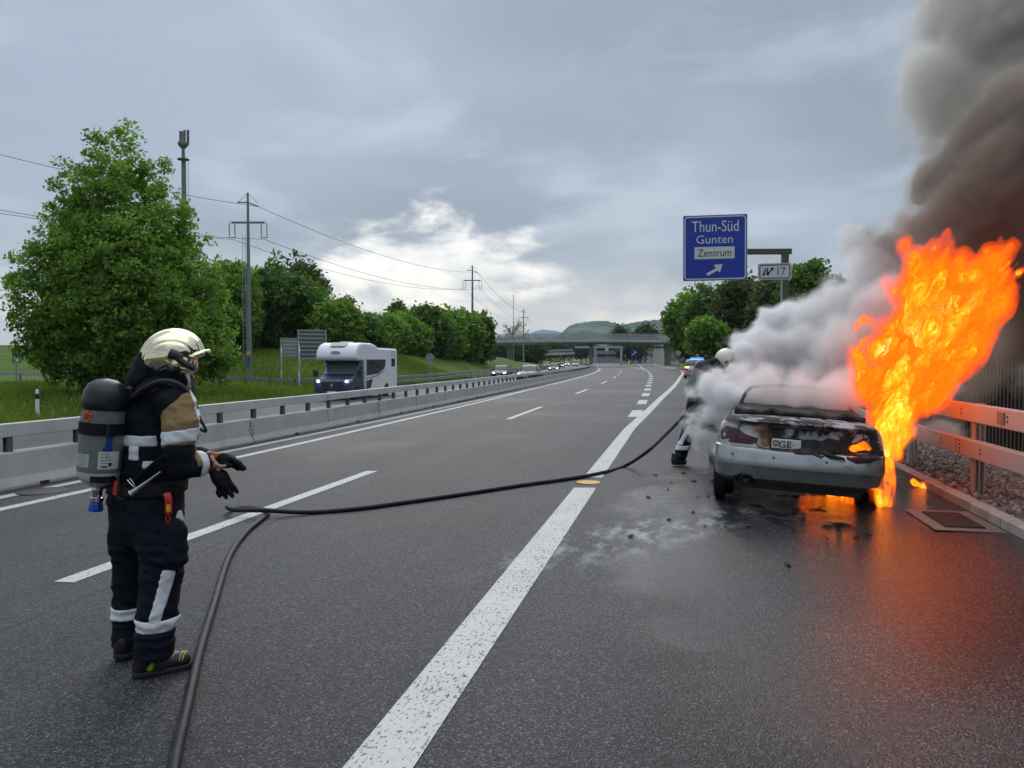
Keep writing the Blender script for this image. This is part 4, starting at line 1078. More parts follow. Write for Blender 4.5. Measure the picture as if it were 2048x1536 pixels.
# sign backs on the verge in front of the hedge
def sign_back(px0, px1, y0, y1, depth, label, m, ribs=7, legs=2, turn=.35):
    b = ground_at((px0 + px1) / 2, depth); t = thing('sign_board', label, 'sign', b); k = depth / FPX
    exv = (_r * math.cos(turn) + _f0 * math.sin(turn)); w_ = (px1 - px0) * k / math.cos(turn); c = at((px0 + px1) / 2, (y0 + y1) / 2, depth); h = (y1 - y0) * k
    nv = exv.cross(Vector((0, 0, 1)))
    plate([(-w_ / 2, -h / 2), (w_ / 2, -h / 2), (w_ / 2, h / 2), (-w_ / 2, h / 2)], c, exv, nv, .04, 'panel', m, t)
    for i in range(ribs):
        z = -h / 2 + h * i / (ribs - 1); MB().beam(c - exv * w_ / 2 + Vector((0, 0, z)) + nv * .08, c + exv * w_ / 2 + Vector((0, 0, z)) + nv * .08, .07, .09).build('rib', M_GALV, t)
    for s_ in ([-.46, .46] if legs == 2 else [-.46, 0, .46]):
        p = c + exv * (s_ * w_) + nv * .14; g = Vector((p.x, p.y, gz(p.x - cen(p.y), p.y) - .1)); tp = Vector((p.x, p.y, c.z + h / 2))
        MB().beam(g, tp, .09, .09, up=exv).build('leg', M_GALV, t)
        g2 = g + nv * 1.1; g2.z = gz(g2.x - cen(g2.y), g2.y) - .1; p2 = Vector((g2.x, g2.y, c.z - h * .25))
        MB().beam(g2, p2, .07, .07, up=exv).build('leg', M_GALV, t); MB().beam(p2, Vector((p.x, p.y, c.z + h * .1)), .06, .06, up=exv).build('brace', M_GALV, t)
        for f in (.05, .45): MB().beam(g2.lerp(p2, f), g.lerp(tp, f + .3), .05, .05, up=exv).build('brace', M_GALV, t)
sign_back(597, 651, 661, 717, 56, 'large grey sign seen from behind on a braced steel frame by the motorhome', mat('sign_back_olive', (.15, .19, .15), .55, .2), 8)
sign_back(562, 598, 677, 713, 64, 'smaller pale sign seen from behind left of the large sign frame', mat('sign_back_pale', (.42, .47, .46), .5, .3), 6)
def disc_sign(px, py, depth, dia, label, parts, base_py=None, name='round_sign'):
    c = at(px, py, depth); b = ground_at(px, depth + .05); t = thing(name, label, 'road sign', b)
    MB().tube([b - Vector((0, 0, .2)), Vector((b.x, b.y, c.z + dia * .3))], .035 + depth * .0002, 6).build('pole', M_GALV, t)
    n0 = -_f0
    for i, (nm, r_, m) in enumerate(parts): plate([(r_ * dia * math.cos(a * math.pi / 12), r_ * dia * math.sin(a * math.pi / 12)) for a in range(24)], c, _r, n0, .02, nm, m, t, .022 * i)
    return t, c
disc_sign(860, 715.5, 62, .72, 'round grey traffic sign seen from behind beyond the motorhome', [('panel', .5, M_SBACK), ('clamp', .1, M_GALV)])
disc_sign(987, 715, 125, .9, 'round grey sign back on the grass beside the left bridge pier', [('panel', .5, mat('sign_back_dark', (.06, .08, .10), .5))])
t, c = disc_sign(1356.5, 706.5, 110, .92, 'round red rimmed speed limit 60 sign nearest the retaining wall', [('rim', .5, M_RED), ('face', .37, M_WHITE)])
text('lettering', '60', c, .42, .32, _r, -_f0, mat('sign_number', (.02, .04, .2), .5), t, lift=.045)
t, c = disc_sign(1302.5, 711, 205, 1.05, 'second round speed limit 60 sign beyond the bridge beside the exit', [('rim', .5, M_RED), ('face', .36, M_WHITE)])
text('lettering', '60', c, .5, .4, _r, -_f0, M_BLACK, t, lift=.045)
for px, py in ((1303, 699.5), (1335, 700)):
    c = at(px, py, 212); b = ground_at(px, 212.1); t = thing('orange_panel', 'orange direction panel on a post beyond the bridge', 'road sign', b, group='orange panels beyond the bridge')
    MB().tube([b, Vector((b.x, b.y, c.z))], .06, 6).build('pole', M_GALV, t); plate(rrect(1.1, .75, .05), c, _r, -_f0, .03, 'panel', M_ORANGE, t)
    plate([(-.35, -.1), (.1, -.1), (.1, -.25), (.4, 0), (.1, .25), (.1, .1), (-.35, .1)], c, _r, -_f0, .01, 'arrow', mat('brown_arrow', (.3, .05, .02), .5), t, .03)
c = at(1268, 705.5, 222); b = ground_at(1268, 222.1); t = thing('exit_arrow_sign', 'blue sign with a white slanting arrow at the exit gore', 'road sign', b)
for s_ in (-.6, .6): MB().tube([b + _r * s_, Vector((b.x, b.y, c.z)) + _r * s_], .06, 6).build('post', M_GALV, t)
plate(rrect(1.75, 1.95, .06), c, _r, -_f0, .05, 'panel', M_BLUE, t); plate([(-.6, -.5), (.15, .05), (-.02, .3), (.65, .45), (.5, -.25), (.3, -.08), (-.45, -.7)], c, _r, -_f0, .01, 'arrow', M_WHITE, t, .055)
c = at(1190.5, 694.5, 215); b = ground_at(1190.5, 215.1); t = thing('warning_sign', 'triangular red warning sign beside the middle bridge pier', 'road sign', b)
MB().tube([b, Vector((b.x, b.y, c.z))], .06, 6).build('pole', M_GALV, t)
plate([(-.55, -.45), (.55, -.45), (0, .5)], c, _r, -_f0, .03, 'rim', M_RED, t); plate([(-.36, -.34), (.36, -.34), (0, .28)], c, _r, -_f0, .01, 'face', M_WHITE, t, .03); plate([(-.05, -.25), (.05, -.25), (.05, .08), (-.05, .08)], c, _r, -_f0, .01, 'symbol', M_BLACK, t, .045)
c = at(1213.5, 698.5, 240); b = ground_at(1213.5, 240.1); t = thing('lane_sign', 'white square sign under the bridge beside the grey portal', 'road sign', b)
MB().tube([b, Vector((b.x, b.y, c.z))], .06, 6).build('pole', M_GALV, t); plate(rrect(1.05, 1.1, .05), c, _r, -_f0, .03, 'panel', M_WHITE, t); plate([(-.3, -.06), (.3, -.06), (.3, .06), (-.3, .06)], c, _r, -_f0, .01, 'bar', M_RED, t, .03)
c = at(1250.5, 712, 235); b = ground_at(1250.5, 235.1); t = thing('yield_sign', 'small upside down triangular yield sign beside the portal post', 'road sign', b)
MB().tube([b, Vector((b.x, b.y, c.z))], .05, 6).build('pole', M_GALV, t); plate([(-.38, .3), (.38, .3), (0, -.4)], c, _r, -_f0, .03, 'rim', M_RED, t); plate([(-.24, .22), (.24, .22), (0, -.24)], c, _r, -_f0, .01, 'face', M_WHITE, t, .03)
# grey portal over the exit road
t = thing('sign_portal', 'pale grey box portal frame spanning the road beyond the bridge', 'portal', ground_at(1242, 245)); M_PORT = mat('portal_grey', (.36, .40, .44), .55, .2)
p = at(1242.5, 692, 245); g = ground_at(1242.5, 245)
MB().beam(g - Vector((0, 0, 1)), p, .62, .62, up=_f0).build('post', M_PORT, t); MB().beam(p + _r * .31 - Vector((0, 0, .35)), at(1150, 692, 245) - Vector((0, 0, .35)), .6, .65).build('arm', M_PORT, t)


# motorway-end sign and marker post on the left verge
c = at(33, 714, 56); b = ground_at(32, 56); t = thing('motorway_end_sign', 'green and white motorway end sign with a red stripe by the linden', 'road sign', b)
MB().tube([b - Vector((0, 0, .2)), Vector((b.x, b.y, c.z))], .05, 6).build('pole', M_GALV, t)
k = 56 / FPX
plate(rrect(17 * k, 20 * k, .04), c + Vector((0, 0, -2 * k)), _r, -_f0, .03, 'panel', M_GREEN, t); plate([(-.19, -.28), (.19, -.28), (.10, .18), (-.10, .18)], c - Vector((0, 0, .06)), _r, -_f0, .01, 'road_symbol', M_WHITE, t, .03)
plate([(-.30, -.36), (-.22, -.36), (.30, .30), (.22, .30)], c - Vector((0, 0, .06)), _r, -_f0, .01, 'red_stripe', M_RED, t, .045)
plate(rrect(.26, .5, .05), c + _r * -.2 + Vector((0, 0, .4)), _r, -_f0, .03, 'upper_plate', M_GREEN, t, -.04)
b = G(-24.6, 25.45); t = thing('marker_post', 'white roadside marker post with a black band on the meadow', 'marker post', b)
sec = [(-.06, -.045), (.06, -.045), (.045, .05), (0, .07), (-.045, .05)]
MB().loft([[b + Vector((x * s_, y * s_, z)) for x, y in sec] for z, s_ in ((-.2, 1.0), (.6, 1.0), (1.0, .95), (1.06, .6))]).build('body', mat('post_white', (.72, .72, .70), .5), t, bevel=.008)
MB().loft([[b + Vector((x * 1.06, y * 1.06, z)) for x, y in sec] for z in (.68, .88)]).build('black_band', M_BLACK, t)
for i, (px, d) in enumerate([(1172, 250), (1224, 250), (1288, 228), (1297, 224)]):
    b = ground_at(px, d); t = thing('marker_post', 'small white marker post on the grass beyond the bridge', 'marker post', b, group='marker posts beyond the bridge')
    MB().box(b + Vector((0, 0, .5)), (.14, .14, 1.1)).build('body', mat('post_white'), t); MB().box(b + Vector((0, 0, .8)), (.15, .15, .2)).build('band', M_BLACK, t)

# guardrails on the left
t = thing('verge_guardrail', 'steel guardrail crossing the meadow behind the linden', 'guardrail', ground_at(300, 58))
pts = [at(px, 720, 58 + 0 * px) for px in range(-60, 641, 50)]; pts = [Vector((p.x, p.y, gz(p.x - cen(p.y), p.y))) for p in pts]
for a, b in zip(pts[:-1], pts[1:]): MB().beam(a + Vector((0, 0, .62)), b + Vector((0, 0, .62)), .09, .26).build('beam', M_GALV, t)
for p in pts: MB().beam(p - Vector((0, 0, .2)), p + Vector((0, 0, .72)), .09, .1, up=_f0).build('post', M_GALVD, t)
t = thing('verge_guardrail', 'double steel guardrail along the far edge of the opposite carriageway', 'guardrail', G(-22.9, 70))
Ys = rng(46, 200, 4)
for h in (.42, .80):
    for a, b in zip(Ys[:-1], Ys[1:]): MB().beam(G(-22.8, a) + Vector((0, 0, h)), G(-22.8, b) + Vector((0, 0, h)), .09, .22).build('beam', M_GALV, t)
for Y in Ys: MB().beam(G(-22.9, Y) - Vector((0, 0, .2)), G(-22.9, Y) + Vector((0, 0, .9)), .09, .1).build('post', M_GALVD, t)

# ================================================================== buildings beyond the bridge
def building(name, label, px0, px1, ytop, depth, dp, m, rows, cols, wm, win=(1.2, 1.1)):
    k = depth / FPX; a = at(px0, 720, depth); b = at(px1, 720, depth); zt = EYE + (720 - ytop) * k; zb_ = min(ground_at(px0, depth).z, ground_at(px1, depth).z) - 1
    t = thing(name, label, 'building', Vector(((a.x + b.x) / 2, (a.y + b.y) / 2, zb_))); W_ = (b - a).length
    c = (a + b) / 2 + _f0 * dp / 2; R3 = Matrix((_r, _f0, (0, 0, 1))).transposed()
    MB().box(Vector((c.x, c.y, (zt + zb_) / 2)), (W_, dp, zt - zb_), M=R3).build('wall', m, t)
    MB().box(Vector((c.x, c.y, zt + .15)), (W_ + .6, dp + .6, .3), M=R3).build('roof', M_SBACK, t)
    h = (zt - zb_ - 1.0)
    for r_ in range(rows):
        for cc in range(cols):
            p = a + (b - a) * ((cc + .5) / cols) - _f0 * .03; p.z = zt - 1.4 - r_ * 2.9
            o = MB().box(p, (win[0], .1, win[1]), M=R3).build('window', wm, t); MB().box(p - Vector((0, 0, win[1] / 2 + .08)) - _f0 * .05, (win[0] + .2, .16, .1), M=R3).build('sill', M_WHITE, o)
M_WIN = mat('dark_window', (.02, .025, .03), .12)
building('white_house', 'white flat roofed building above the right end of the bridge', 1291, 1336, 661, 330, 10, mat('white_render', (.55, .54, .52), .8), 3, 7, M_WIN)
building('office_block', 'grey industrial block with window bands behind the portal', 1194, 1256, 693, 370, 14, mat('grey_cladding', (.24, .27, .31), .6), 2, 9, M_WIN, (1.9, 1.3))
building('long_hall', 'long low grey hall with glazed front beyond the exit', 1276, 1372, 690, 340, 14, mat('hall_grey', (.20, .21, .22), .6), 2, 11, mat('pale_window', (.28, .33, .38), .2), (1.5, 1.2))
# bench-mark clutter: the goal on the pitch left of the bridge
g = ground_at(980, 330); t = thing('goal_frame', 'small white football goal on the grass left of the bridge pier', 'goal', g + Vector((0, 0, 0)))
for s_ in (-2.5, 2.5): MB().tube([g + _r * s_, g + _r * s_ + Vector((0, 0, 2.4))], .12, 6).build('post', M_WHITE, t)
MB().tube([g - _r * 2.5 + Vector((0, 0, 2.4)), g + _r * 2.5 + Vector((0, 0, 2.4))], .12, 6).build('crossbar', M_WHITE, t)
# ================================================================== vehicles
def softmin(a, b, k=.04):
    h = max(0, min(1, .5 + .5 * (b - a) / k)); return b * (1 - h) + a * h - k * h * (1 - h)
def plan(xr, xf, w_, cr, cf, bow, n=44):
    """closed plan outline; x forward, y left; starts rear centre, goes round by the right side"""
    P = []
    rc = lambda c: [(math.sin(a), 1 - math.cos(a)) for a in np.linspace(0, math.pi / 2, 7)]
    half = []
    for f in np.linspace(0, 1, 5)[:-1]: half.append((xr + bow * (f * (w_ - cr) / w_) ** 2, f * (w_ - cr)))
    x0 = xr + bow * ((w_ - cr) / w_) ** 2
    for s_, c_ in rc(cr): half.append((x0 + c_ * cr, w_ - cr + s_ * cr))
    for f in np.linspace(0, 1, 9)[1:-1]: half.append((x0 + cr + f * (xf - cf * 1.1 - x0 - cr), w_))
    x1 = xf - bow * 1.3 * ((w_ - cf) / w_) ** 2
    for s_, c_ in reversed(rc(cf)): half.append((x1 - c_ * cf, w_ - cf + s_ * cf))
    for f in np.linspace(1, 0, 5)[1:]: half.append((xf - bow * 1.3 * (f * (w_ - cf) / w_) ** 2, f * (w_ - cf)))
    right = [(x, -y) for x, y in half]; left_ = [(x, y) for x, y in half[1:-1]][::-1]
    return right + left_
def car_body(levels, ztop):
    """levels: (z, xr, xf, halfwidth, rear radius, front radius); deck clamped to the profile ztop"""
    rings = []
    for z, xr, xf, w_, cr, cf in levels: rings.append([Vector((x, y, z)) for x, y in plan(xr, xf, w_, cr, cf, .10)])
    last = rings[-1]
    for s_ in (.93, .8, .6, .35, .02): rings.append([Vector((v.x * (1 - (1 - s_) * .0), v.y * s_, v.z + .012 * (1 - s_ * s_))) for v in last])
    prof_x, prof_z = zip(*ztop)
    for r_ in rings:
        for v in r_:
            crown = .035 * (1 - (v.y / levels[-1][3]) ** 2)
            v.z = softmin(v.z, float(np.interp(v.x, prof_x, prof_z)) - .035 + crown, .05)
    return rings
def wheel(c, r, w_, t, side, rim_m, spokes=10, world=False, burnt=False):
    """a tyre with a rim as its sub-part; side +1 left, -1 right"""
    M = rotm(x=-math.pi / 2 * side)
    pr = [(r * .66, -w_ / 2), (r * .90, -w_ / 2), (r * .98, -w_ * .40), (r, -w_ * .25), (r, w_ * .25), (r * .98, w_ * .40), (r * .90, w_ / 2), (r * .66, w_ / 2), (r * .62, w_ * .3), (r * .62, -w_ * .3)]
    ty = MB().lathe(pr, c=c, M=M, n=28, cap=False).build('tyre', M_DARK, t, world=world, smooth=True)
    rm = MB(); rm.lathe([(r * .66, 0), (r * .66, w_ * .42), (r * .60, w_ * .42), (r * .58, w_ * .2), (r * .05, w_ * .12)], c=c, M=M, n=24, cap=False)
    for k in range(spokes):
        a = 2 * math.pi * k / spokes; d = Vector((math.cos(a), math.sin(a), 0)); z0 = Vector((0, 0, w_ * .36))
        p0, p1 = M @ (d * r * .08 + z0) + Vector(c), M @ (d * r * .6 + z0 * .95) + Vector(c); rm.beam(p0, p1, .035, .03, up=(0, 1, 0))
    rm.lathe([(r * .14, w_ * .2), (r * .14, w_ * .40), (r * .02, w_ * .42)], c=c, M=M, n=12)
    rm.build('rim', rim_m, ty, world=world, smooth=True)
M_GLASS = mat('car_glass', (.012, .014, .016), .06, var=.05, spec=.8)
M_RIM = mat('alloy_rim', (.38, .38, .39), .35, .8)
M_PLAST = mat('black_trim', (.02, .02, .021), .5)
M_LAMP = mat('headlamp_on', (.9, .9, .88), .2, emit=(1, .96, .88), es=2.6)
M_LAMPOFF = mat('headlamp_glass', (.5, .52, .55), .1, .3)
M_TAIL = mat('tail_lamp', (.30, .01, .01), .2)
M_CHROME = mat('chrome', (.6, .6, .6), .15, 1.0)
M_PLATE = mat('plate_white', (.68, .68, .66), .5, var=.05)
_paint = {}
def paint(c, name, metal=.35, rough=.3):
    return mat('paint_' + name, c, rough + .08, metal, var=.04, scale=2, coat=.15, spec=.3)
KIND = {
    'hatch': dict(L=4.2, W=1.80, H=1.50, wb=2.6, r=.32, z=.95, nose=.78, hood=.98, screen=(.95, .35), roof=(.1, -1.35), tail=-1.95, cab=.66),
    'suv': dict(L=4.4, W=1.84, H=1.62, wb=2.65, r=.35, z=1.02, nose=.86, hood=1.06, screen=(1.05, .45), roof=(.2, -1.55), tail=-2.05, cab=.70),
    'estate': dict(L=4.7, W=1.86, H=1.50, wb=2.8, r=.33, z=.96, nose=.80, hood=1.00, screen=(1.0, .35), roof=(.1, -1.95), tail=-2.25, cab=.67),
    'van': dict(L=5.0, W=1.95, H=1.98, wb=3.0, r=.33, z=1.12, nose=.95, hood=1.15, screen=(1.75, 1.15), roof=(1.0, -2.25), tail=-2.42, cab=.80),
}
def make_car(label, pos, head, kind, pm, group=None, lamps=True, rear=False, name='car', cat='car', plate=True):
    S = KIND[kind]; L, Wd, H = S['L'], S['W'], S['H']; w_ = Wd / 2; xf, xr = L / 2, -L / 2; r_ = S['r']; z = S['z']
    t = thing(name, label, cat, pos, head, group)
    lv = [(.20, xr + .16, xf - .18, w_ - .12, .25, .30), (.30, xr + .05, xf - .06, w_ - .03, .25, .34), (.45, xr, xf, w_ - .005, .24, .36), (.62, xr + .01, xf - .01, w_, .24, .38), (.74, xr + .04, xf - .05, w_, .26, .42), (z - .08, xr + .07, xf - .16, w_ - .03, .28, .46), (z, xr + .10, xf - .25, w_ - .06, .3, .48), (z + .08, xr + .12, xf - .3, w_ - .09, .3, .48)]
    zt = [(xr, z + .06), (S['tail'] + .1, z + .06), (S['screen'][0] - .1, z + .05), (S['screen'][0] + .25, S['hood']), (xf - .35, S['nose']), (xf - .1, S['nose'] - .12), (xf, S['nose'] - .3)]
    MB().loft(car_body(lv, zt)).build('body', pm, t, world=False, smooth=True, angle=45)
    # greenhouse: rings along x
    s0, s1 = S['screen']; r0, r1 = S['roof']; tl = S['tail']; zb_ = z - .02
    st = [(s0, zb_ + .0, .02), (s1 + (s0 - s1) * .4, zb_, .55), (s1, zb_, .90), (r0, zb_, .985), ((r0 + r1) / 2, zb_, 1.0), (r1, zb_, .95), (tl + .12, zb_, .55), (tl, zb_, .05)]
    def ringat(x, f, off=0.0):
        top_ = zb_ + (H - zb_) * f; wt = w_ - .08 - (w_ - .08 - S['cab'] * w_ / .9) * f
        pts = []
        for a in np.linspace(-1, 1, 15):
            yy = math.copysign(min(1, abs(a) * 1.35), a); zz = 1 - max(0, (abs(a) - .74) / .26) if abs(a) > .74 else 1
            lat = (wt if abs(a) <= .74 else wt + (w_ - .06 - wt) * (1 - zz)); 
            crown = .03 * (1 - min(1, abs(a) / .74) ** 2)
            pts.append(Vector((x, (yy * lat if abs(a) < .74 else math.copysign(lat, a)) * (1 + off), zb_ + (top_ - zb_) * zz + (crown + off * .3) * f)))
        return pts
    MB().loft([ringat(x, f) for x, _, f in st], closed=False, cap=False).build('glazing', M_GLASS, t, world=False, smooth=True, angle=60)
    rf = [(s1 - .02, .915), (r0, .99), ((r0 + r1) / 2, 1.005), (r1, .955), (r1 - .06, .90)]
    MB().loft([[p + Vector((0, 0, .006)) for p in ringat(x, f)[1:-1]][1:-1] for x, f in rf], closed=False, cap=False).build('roof', pm, t, world=False, smooth=True)
    for sd in (-1, 1):
        def edge(x, f, frac=.0): p = ringat(x, f)[2 if sd < 0 else -3]; return p
        MB().tube([Vector((s0 + .02, sd * (w_ - .10), zb_ + .02)), edge(s1, .9) + Vector((0, 0, -.01))], .035, 5).build('pillar', pm, t, world=False)
        MB().tube([edge(r1, .95), Vector((tl + .06, sd * (w_ - .12), zb_ + .03))], .07, 5).build('pillar', pm, t, world=False)
        MB().tube([edge((r0 + r1) / 2 + .15, 1.0), Vector(((r0 + r1) / 2 + .25, sd * (w_ - .05), zb_ + .03))], .035, 5).build('pillar', M_PLAST, t, world=False)
        m_ = MB(); m_.box((s0 - .28, sd * (w_ + .09), z + .10), (.10, .20, .15)); m_.build('mirror', pm, t, world=False, bevel=.03)
        for ax in (S['wb'] / 2, -S['wb'] / 2):
            MB().lathe([(r_ * 1.18, -.02), (r_ * 1.18, .02)], c=(ax, sd * (w_ - .015), r_), M=rotm(x=-math.pi / 2 * sd), n=24).build('wheel_arch', M_PLAST, t, world=False)
            wheel((ax, sd * (w_ - .09), r_), r_, .21, t, sd, M_RIM, 8)
        hl = MB(); hl.loft([[Vector((xf - .13 - .20 * q, sd * (w_ - .42 + .30 * q), z_ + .05 * q)) for z_ in (.63, .69, .74)] for q in (0, .35, .7, 1)], closed=False, cap=False)
        for v in hl.V: v.x += .085 - .02 * abs(v.z - .66)
        hl.build('headlight', M_LAMP if lamps else M_LAMPOFF, t, world=False)
        tlm = MB(); tlm.box((xr + .09, sd * (w_ - .25), .80), (.12, .36, .16)); tlm.build('tail_light', M_TAIL, t, world=False, bevel=.03)
    gm = MB(); gm.box((xf - .02, 0, .56), (.06, Wd * .50, .14)); gm.build('grille', M_PLAST, t, world=False, bevel=.02)
    gm = MB(); gm.box((xf - .02, 0, .33), (.06, Wd * .66, .14)); gm.build('lower_grille', M_PLAST, t, world=False, bevel=.02)
    MB().box((xf + .015, 0, .44), (.015, .50, .11)).build('number_plate', M_PLATE, t, world=False)
    MB().box((xr - .01, 0, .75), (.015, .50, .11)).build('number_plate', M_PLATE, t, world=False)
    MB().lathe([(.05, 0), (.05, .012)], c=(xf - .015, 0, .68), M=rotm(y=math.pi / 2), n=14).build('badge', M_CHROME, t, world=False)
    return t
# --- oncoming traffic (heads towards the viewer: turned round)
def lane(u, Y): return Vector(W(u, Y, 0))
def head_on(Y, toward=True):
    a = math.atan2(cen(Y + 1) - cen(Y), 1.0)           # slope of the road in x per y
    return (-math.pi / 2 if toward else math.pi / 2) - (-a if False else a) 
dk = paint((.012, .014, .018), 'black'); dkb = paint((.02, .027, .035), 'dark_blue'); wh = paint((.62, .62, .62), 'white', 0.0); sil = paint((.33, .34, .35), 'silver', .6); yl = paint((.5, .42, .12), 'yellow', .1)
make_car('dark small car with lit headlights in the outer oncoming lane', lane(-18.2, 85), head_on(85), 'hatch', dk)
make_car('dark blue estate car with lit headlights behind the median barrier rail', lane(-13.0, 72), head_on(72), 'estate', dkb)
make_car('black compact car following behind the two nearest oncoming cars', lane(-16.6, 130), head_on(130), 'hatch', dk)
make_car('white van driving far off beyond the bridge', lane(-14.6, 242), head_on(242), 'van', wh, name='van', cat='van')
make_car('silver car far off beside the white van', lane(-16.9, 262), head_on(262), 'hatch', sil)
make_car('pale yellow car far off behind the black compact', lane(-19.0, 206), head_on(206), 'hatch', yl)
make_car('dark car far off in the outer lane beyond the yellow car', lane(-23.6, 236), head_on(236), 'suv', dkb)
make_car('small white car farthest off on the slip road by the grass bank', lane(-31, 268), head_on(268) + .1, 'hatch', wh)
# --- police car ahead on the shoulder
pc = make_car('white police estate with a blue light bar and orange stripes parked on the shoulder', lane(uE(70) - 1.1, 71), math.pi / 2 - .16, 'suv', wh, lamps=False, name='police_car', cat='police car')
M_STRIPE = mat('police_orange', (.75, .16, .02), .4)
S = KIND['suv']
for sd in (-1, 1):
    MB().box((-.1, sd * (S['W'] / 2 + .003), .72), (2.6, .012, .16)).build('stripe', M_STRIPE, pc, world=False)
    MB().box((-2.16, sd * .62, .95), (.06, .26, .12)).build('indicator_light', mat('amber_on', (.8, .3, .02), .3, emit=(1, .32, .03), es=6), pc, world=False)
MB().box((-2.2, 0, .62), (.03, 1.2, .12)).build('stripe', M_STRIPE, pc, world=False)
lbm = MB(); lbm.box((-.35, 0, S['H'] + .10), (.34, 1.15, .13)); lbm.build('light_bar', mat('blue_beacon', (.05, .2, .8), .3, emit=(.01, .11, 1.0), es=2.6), pc, world=False, bevel=.04)

# ================================================================== motorhome
MH = road_at(714, 798.5)
mY = MH.y - .95; mu = MH.x - cen(MH.y) - .98
mh = thing('motorhome', 'white alcove motorhome with dark blue cab driving the opposite carriageway', 'motorhome', W(mu, mY), head_on(40))
WB = paint((.80, .81, .82), 'caravan_white', 0.0, .35); NB = paint((.06, .095, .15), 'navy', .45); NVY = mat('navy_decal', (.035, .035, .055), .35)
def side_box(poly, w_, m, name, bevel=.05, x0=0, seg=3):
    return MB().prism(poly, (0, -2 * w_, 0), c=(x0, w_, 0), ex=(1, 0, 0), ey=(0, 0, 1)).build(name, m, mh, world=False, bevel=bevel, smooth=True, angle=40, seg=seg)
side_box([(-6.8, .42), (-6.8, 2.80), (-3.75, 2.82), (-3.3, 2.97), (-2.7, 3.06), (-1.3, 3.06), (-.85, 2.95), (-.55, 2.70), (-.42, 2.42), (-.40, 2.22), (-.52, 2.12), (-1.72, 2.06), (-1.86, .42)], 1.14, WB, 'living_body', .11)
side_box([(-2.0, .34), (-.10, .34), (0, .46), (.0, .80), (-.06, 1.02), (-.22, 1.14), (-.80, 1.33), (-1.42, 2.09), (-2.0, 2.09)], .99, NB, 'cab', .10)
# windscreen as its own curved pane
n_ = [Vector((-.80 - .62 * f + .03, y, 1.34 + .74 * f + .02)) for f in (0.02, .5, .97) for y in np.linspace(-.90, .90, 7)]
for v in n_: v.x += .05 - .07 * (v.y / .9) ** 2; v.y *= 1 - .06 * ((v.z - 1.34) / .74)
MB().add(n_, [(r_ * 7 + c, r_ * 7 + c + 1, (r_ + 1) * 7 + c + 1, (r_ + 1) * 7 + c) for r_ in range(2) for c in range(6)]).build('windscreen', mat('reflection_tint_windscreen', (.10, .125, .13), .12, spec=.8), mh, world=False, smooth=True)  # pane colour lightened to stand in for the light it reflects
MB().box((-1.30, 0, 2.02), (.25, 1.86, .13)).build('sun_strip', M_PLAST, mh, world=False)
for k in range(2):
    a = (-.35 + .75 * k)
    MB().tube([(-.76, a, 1.37), (-.95, a + .32, 1.52)], .014, 4).build('wiper', M_PLAST, mh, world=False)
gl = [(.24, .66), (.5, .90)]
MB().add([(.035, y, z) for z, w_ in ((.56, .48), (.72, .56), (.98, .62)) for y in (-w_, 0, w_)] , [(0, 1, 4, 3), (1, 2, 5, 4), (3, 4, 7, 6), (4, 5, 8, 7)]).build('grille', M_PLAST, mh, world=False)
for i in range(5): MB().box((.045, 0, .62 + i * .075), (.02, 1.06 + i * .04, .018)).build('grille_bar', mat('grille_grey', (.12, .12, .13), .4, .5), mh, world=False)
MB().lathe([(.085, 0), (.085, .03)], c=(.04, 0, .80), M=rotm(y=math.pi / 2), n=18).build('badge', M_CHROME, mh, world=False)
MB().box((.02, 0, .40), (.08, 1.3, .14)).build('lower_grille', M_PLAST, mh, world=False, bevel=.02)
MB().box((.065, 0, .44), (.02, .50, .11)).build('number_plate', M_PLATE, mh, world=False)
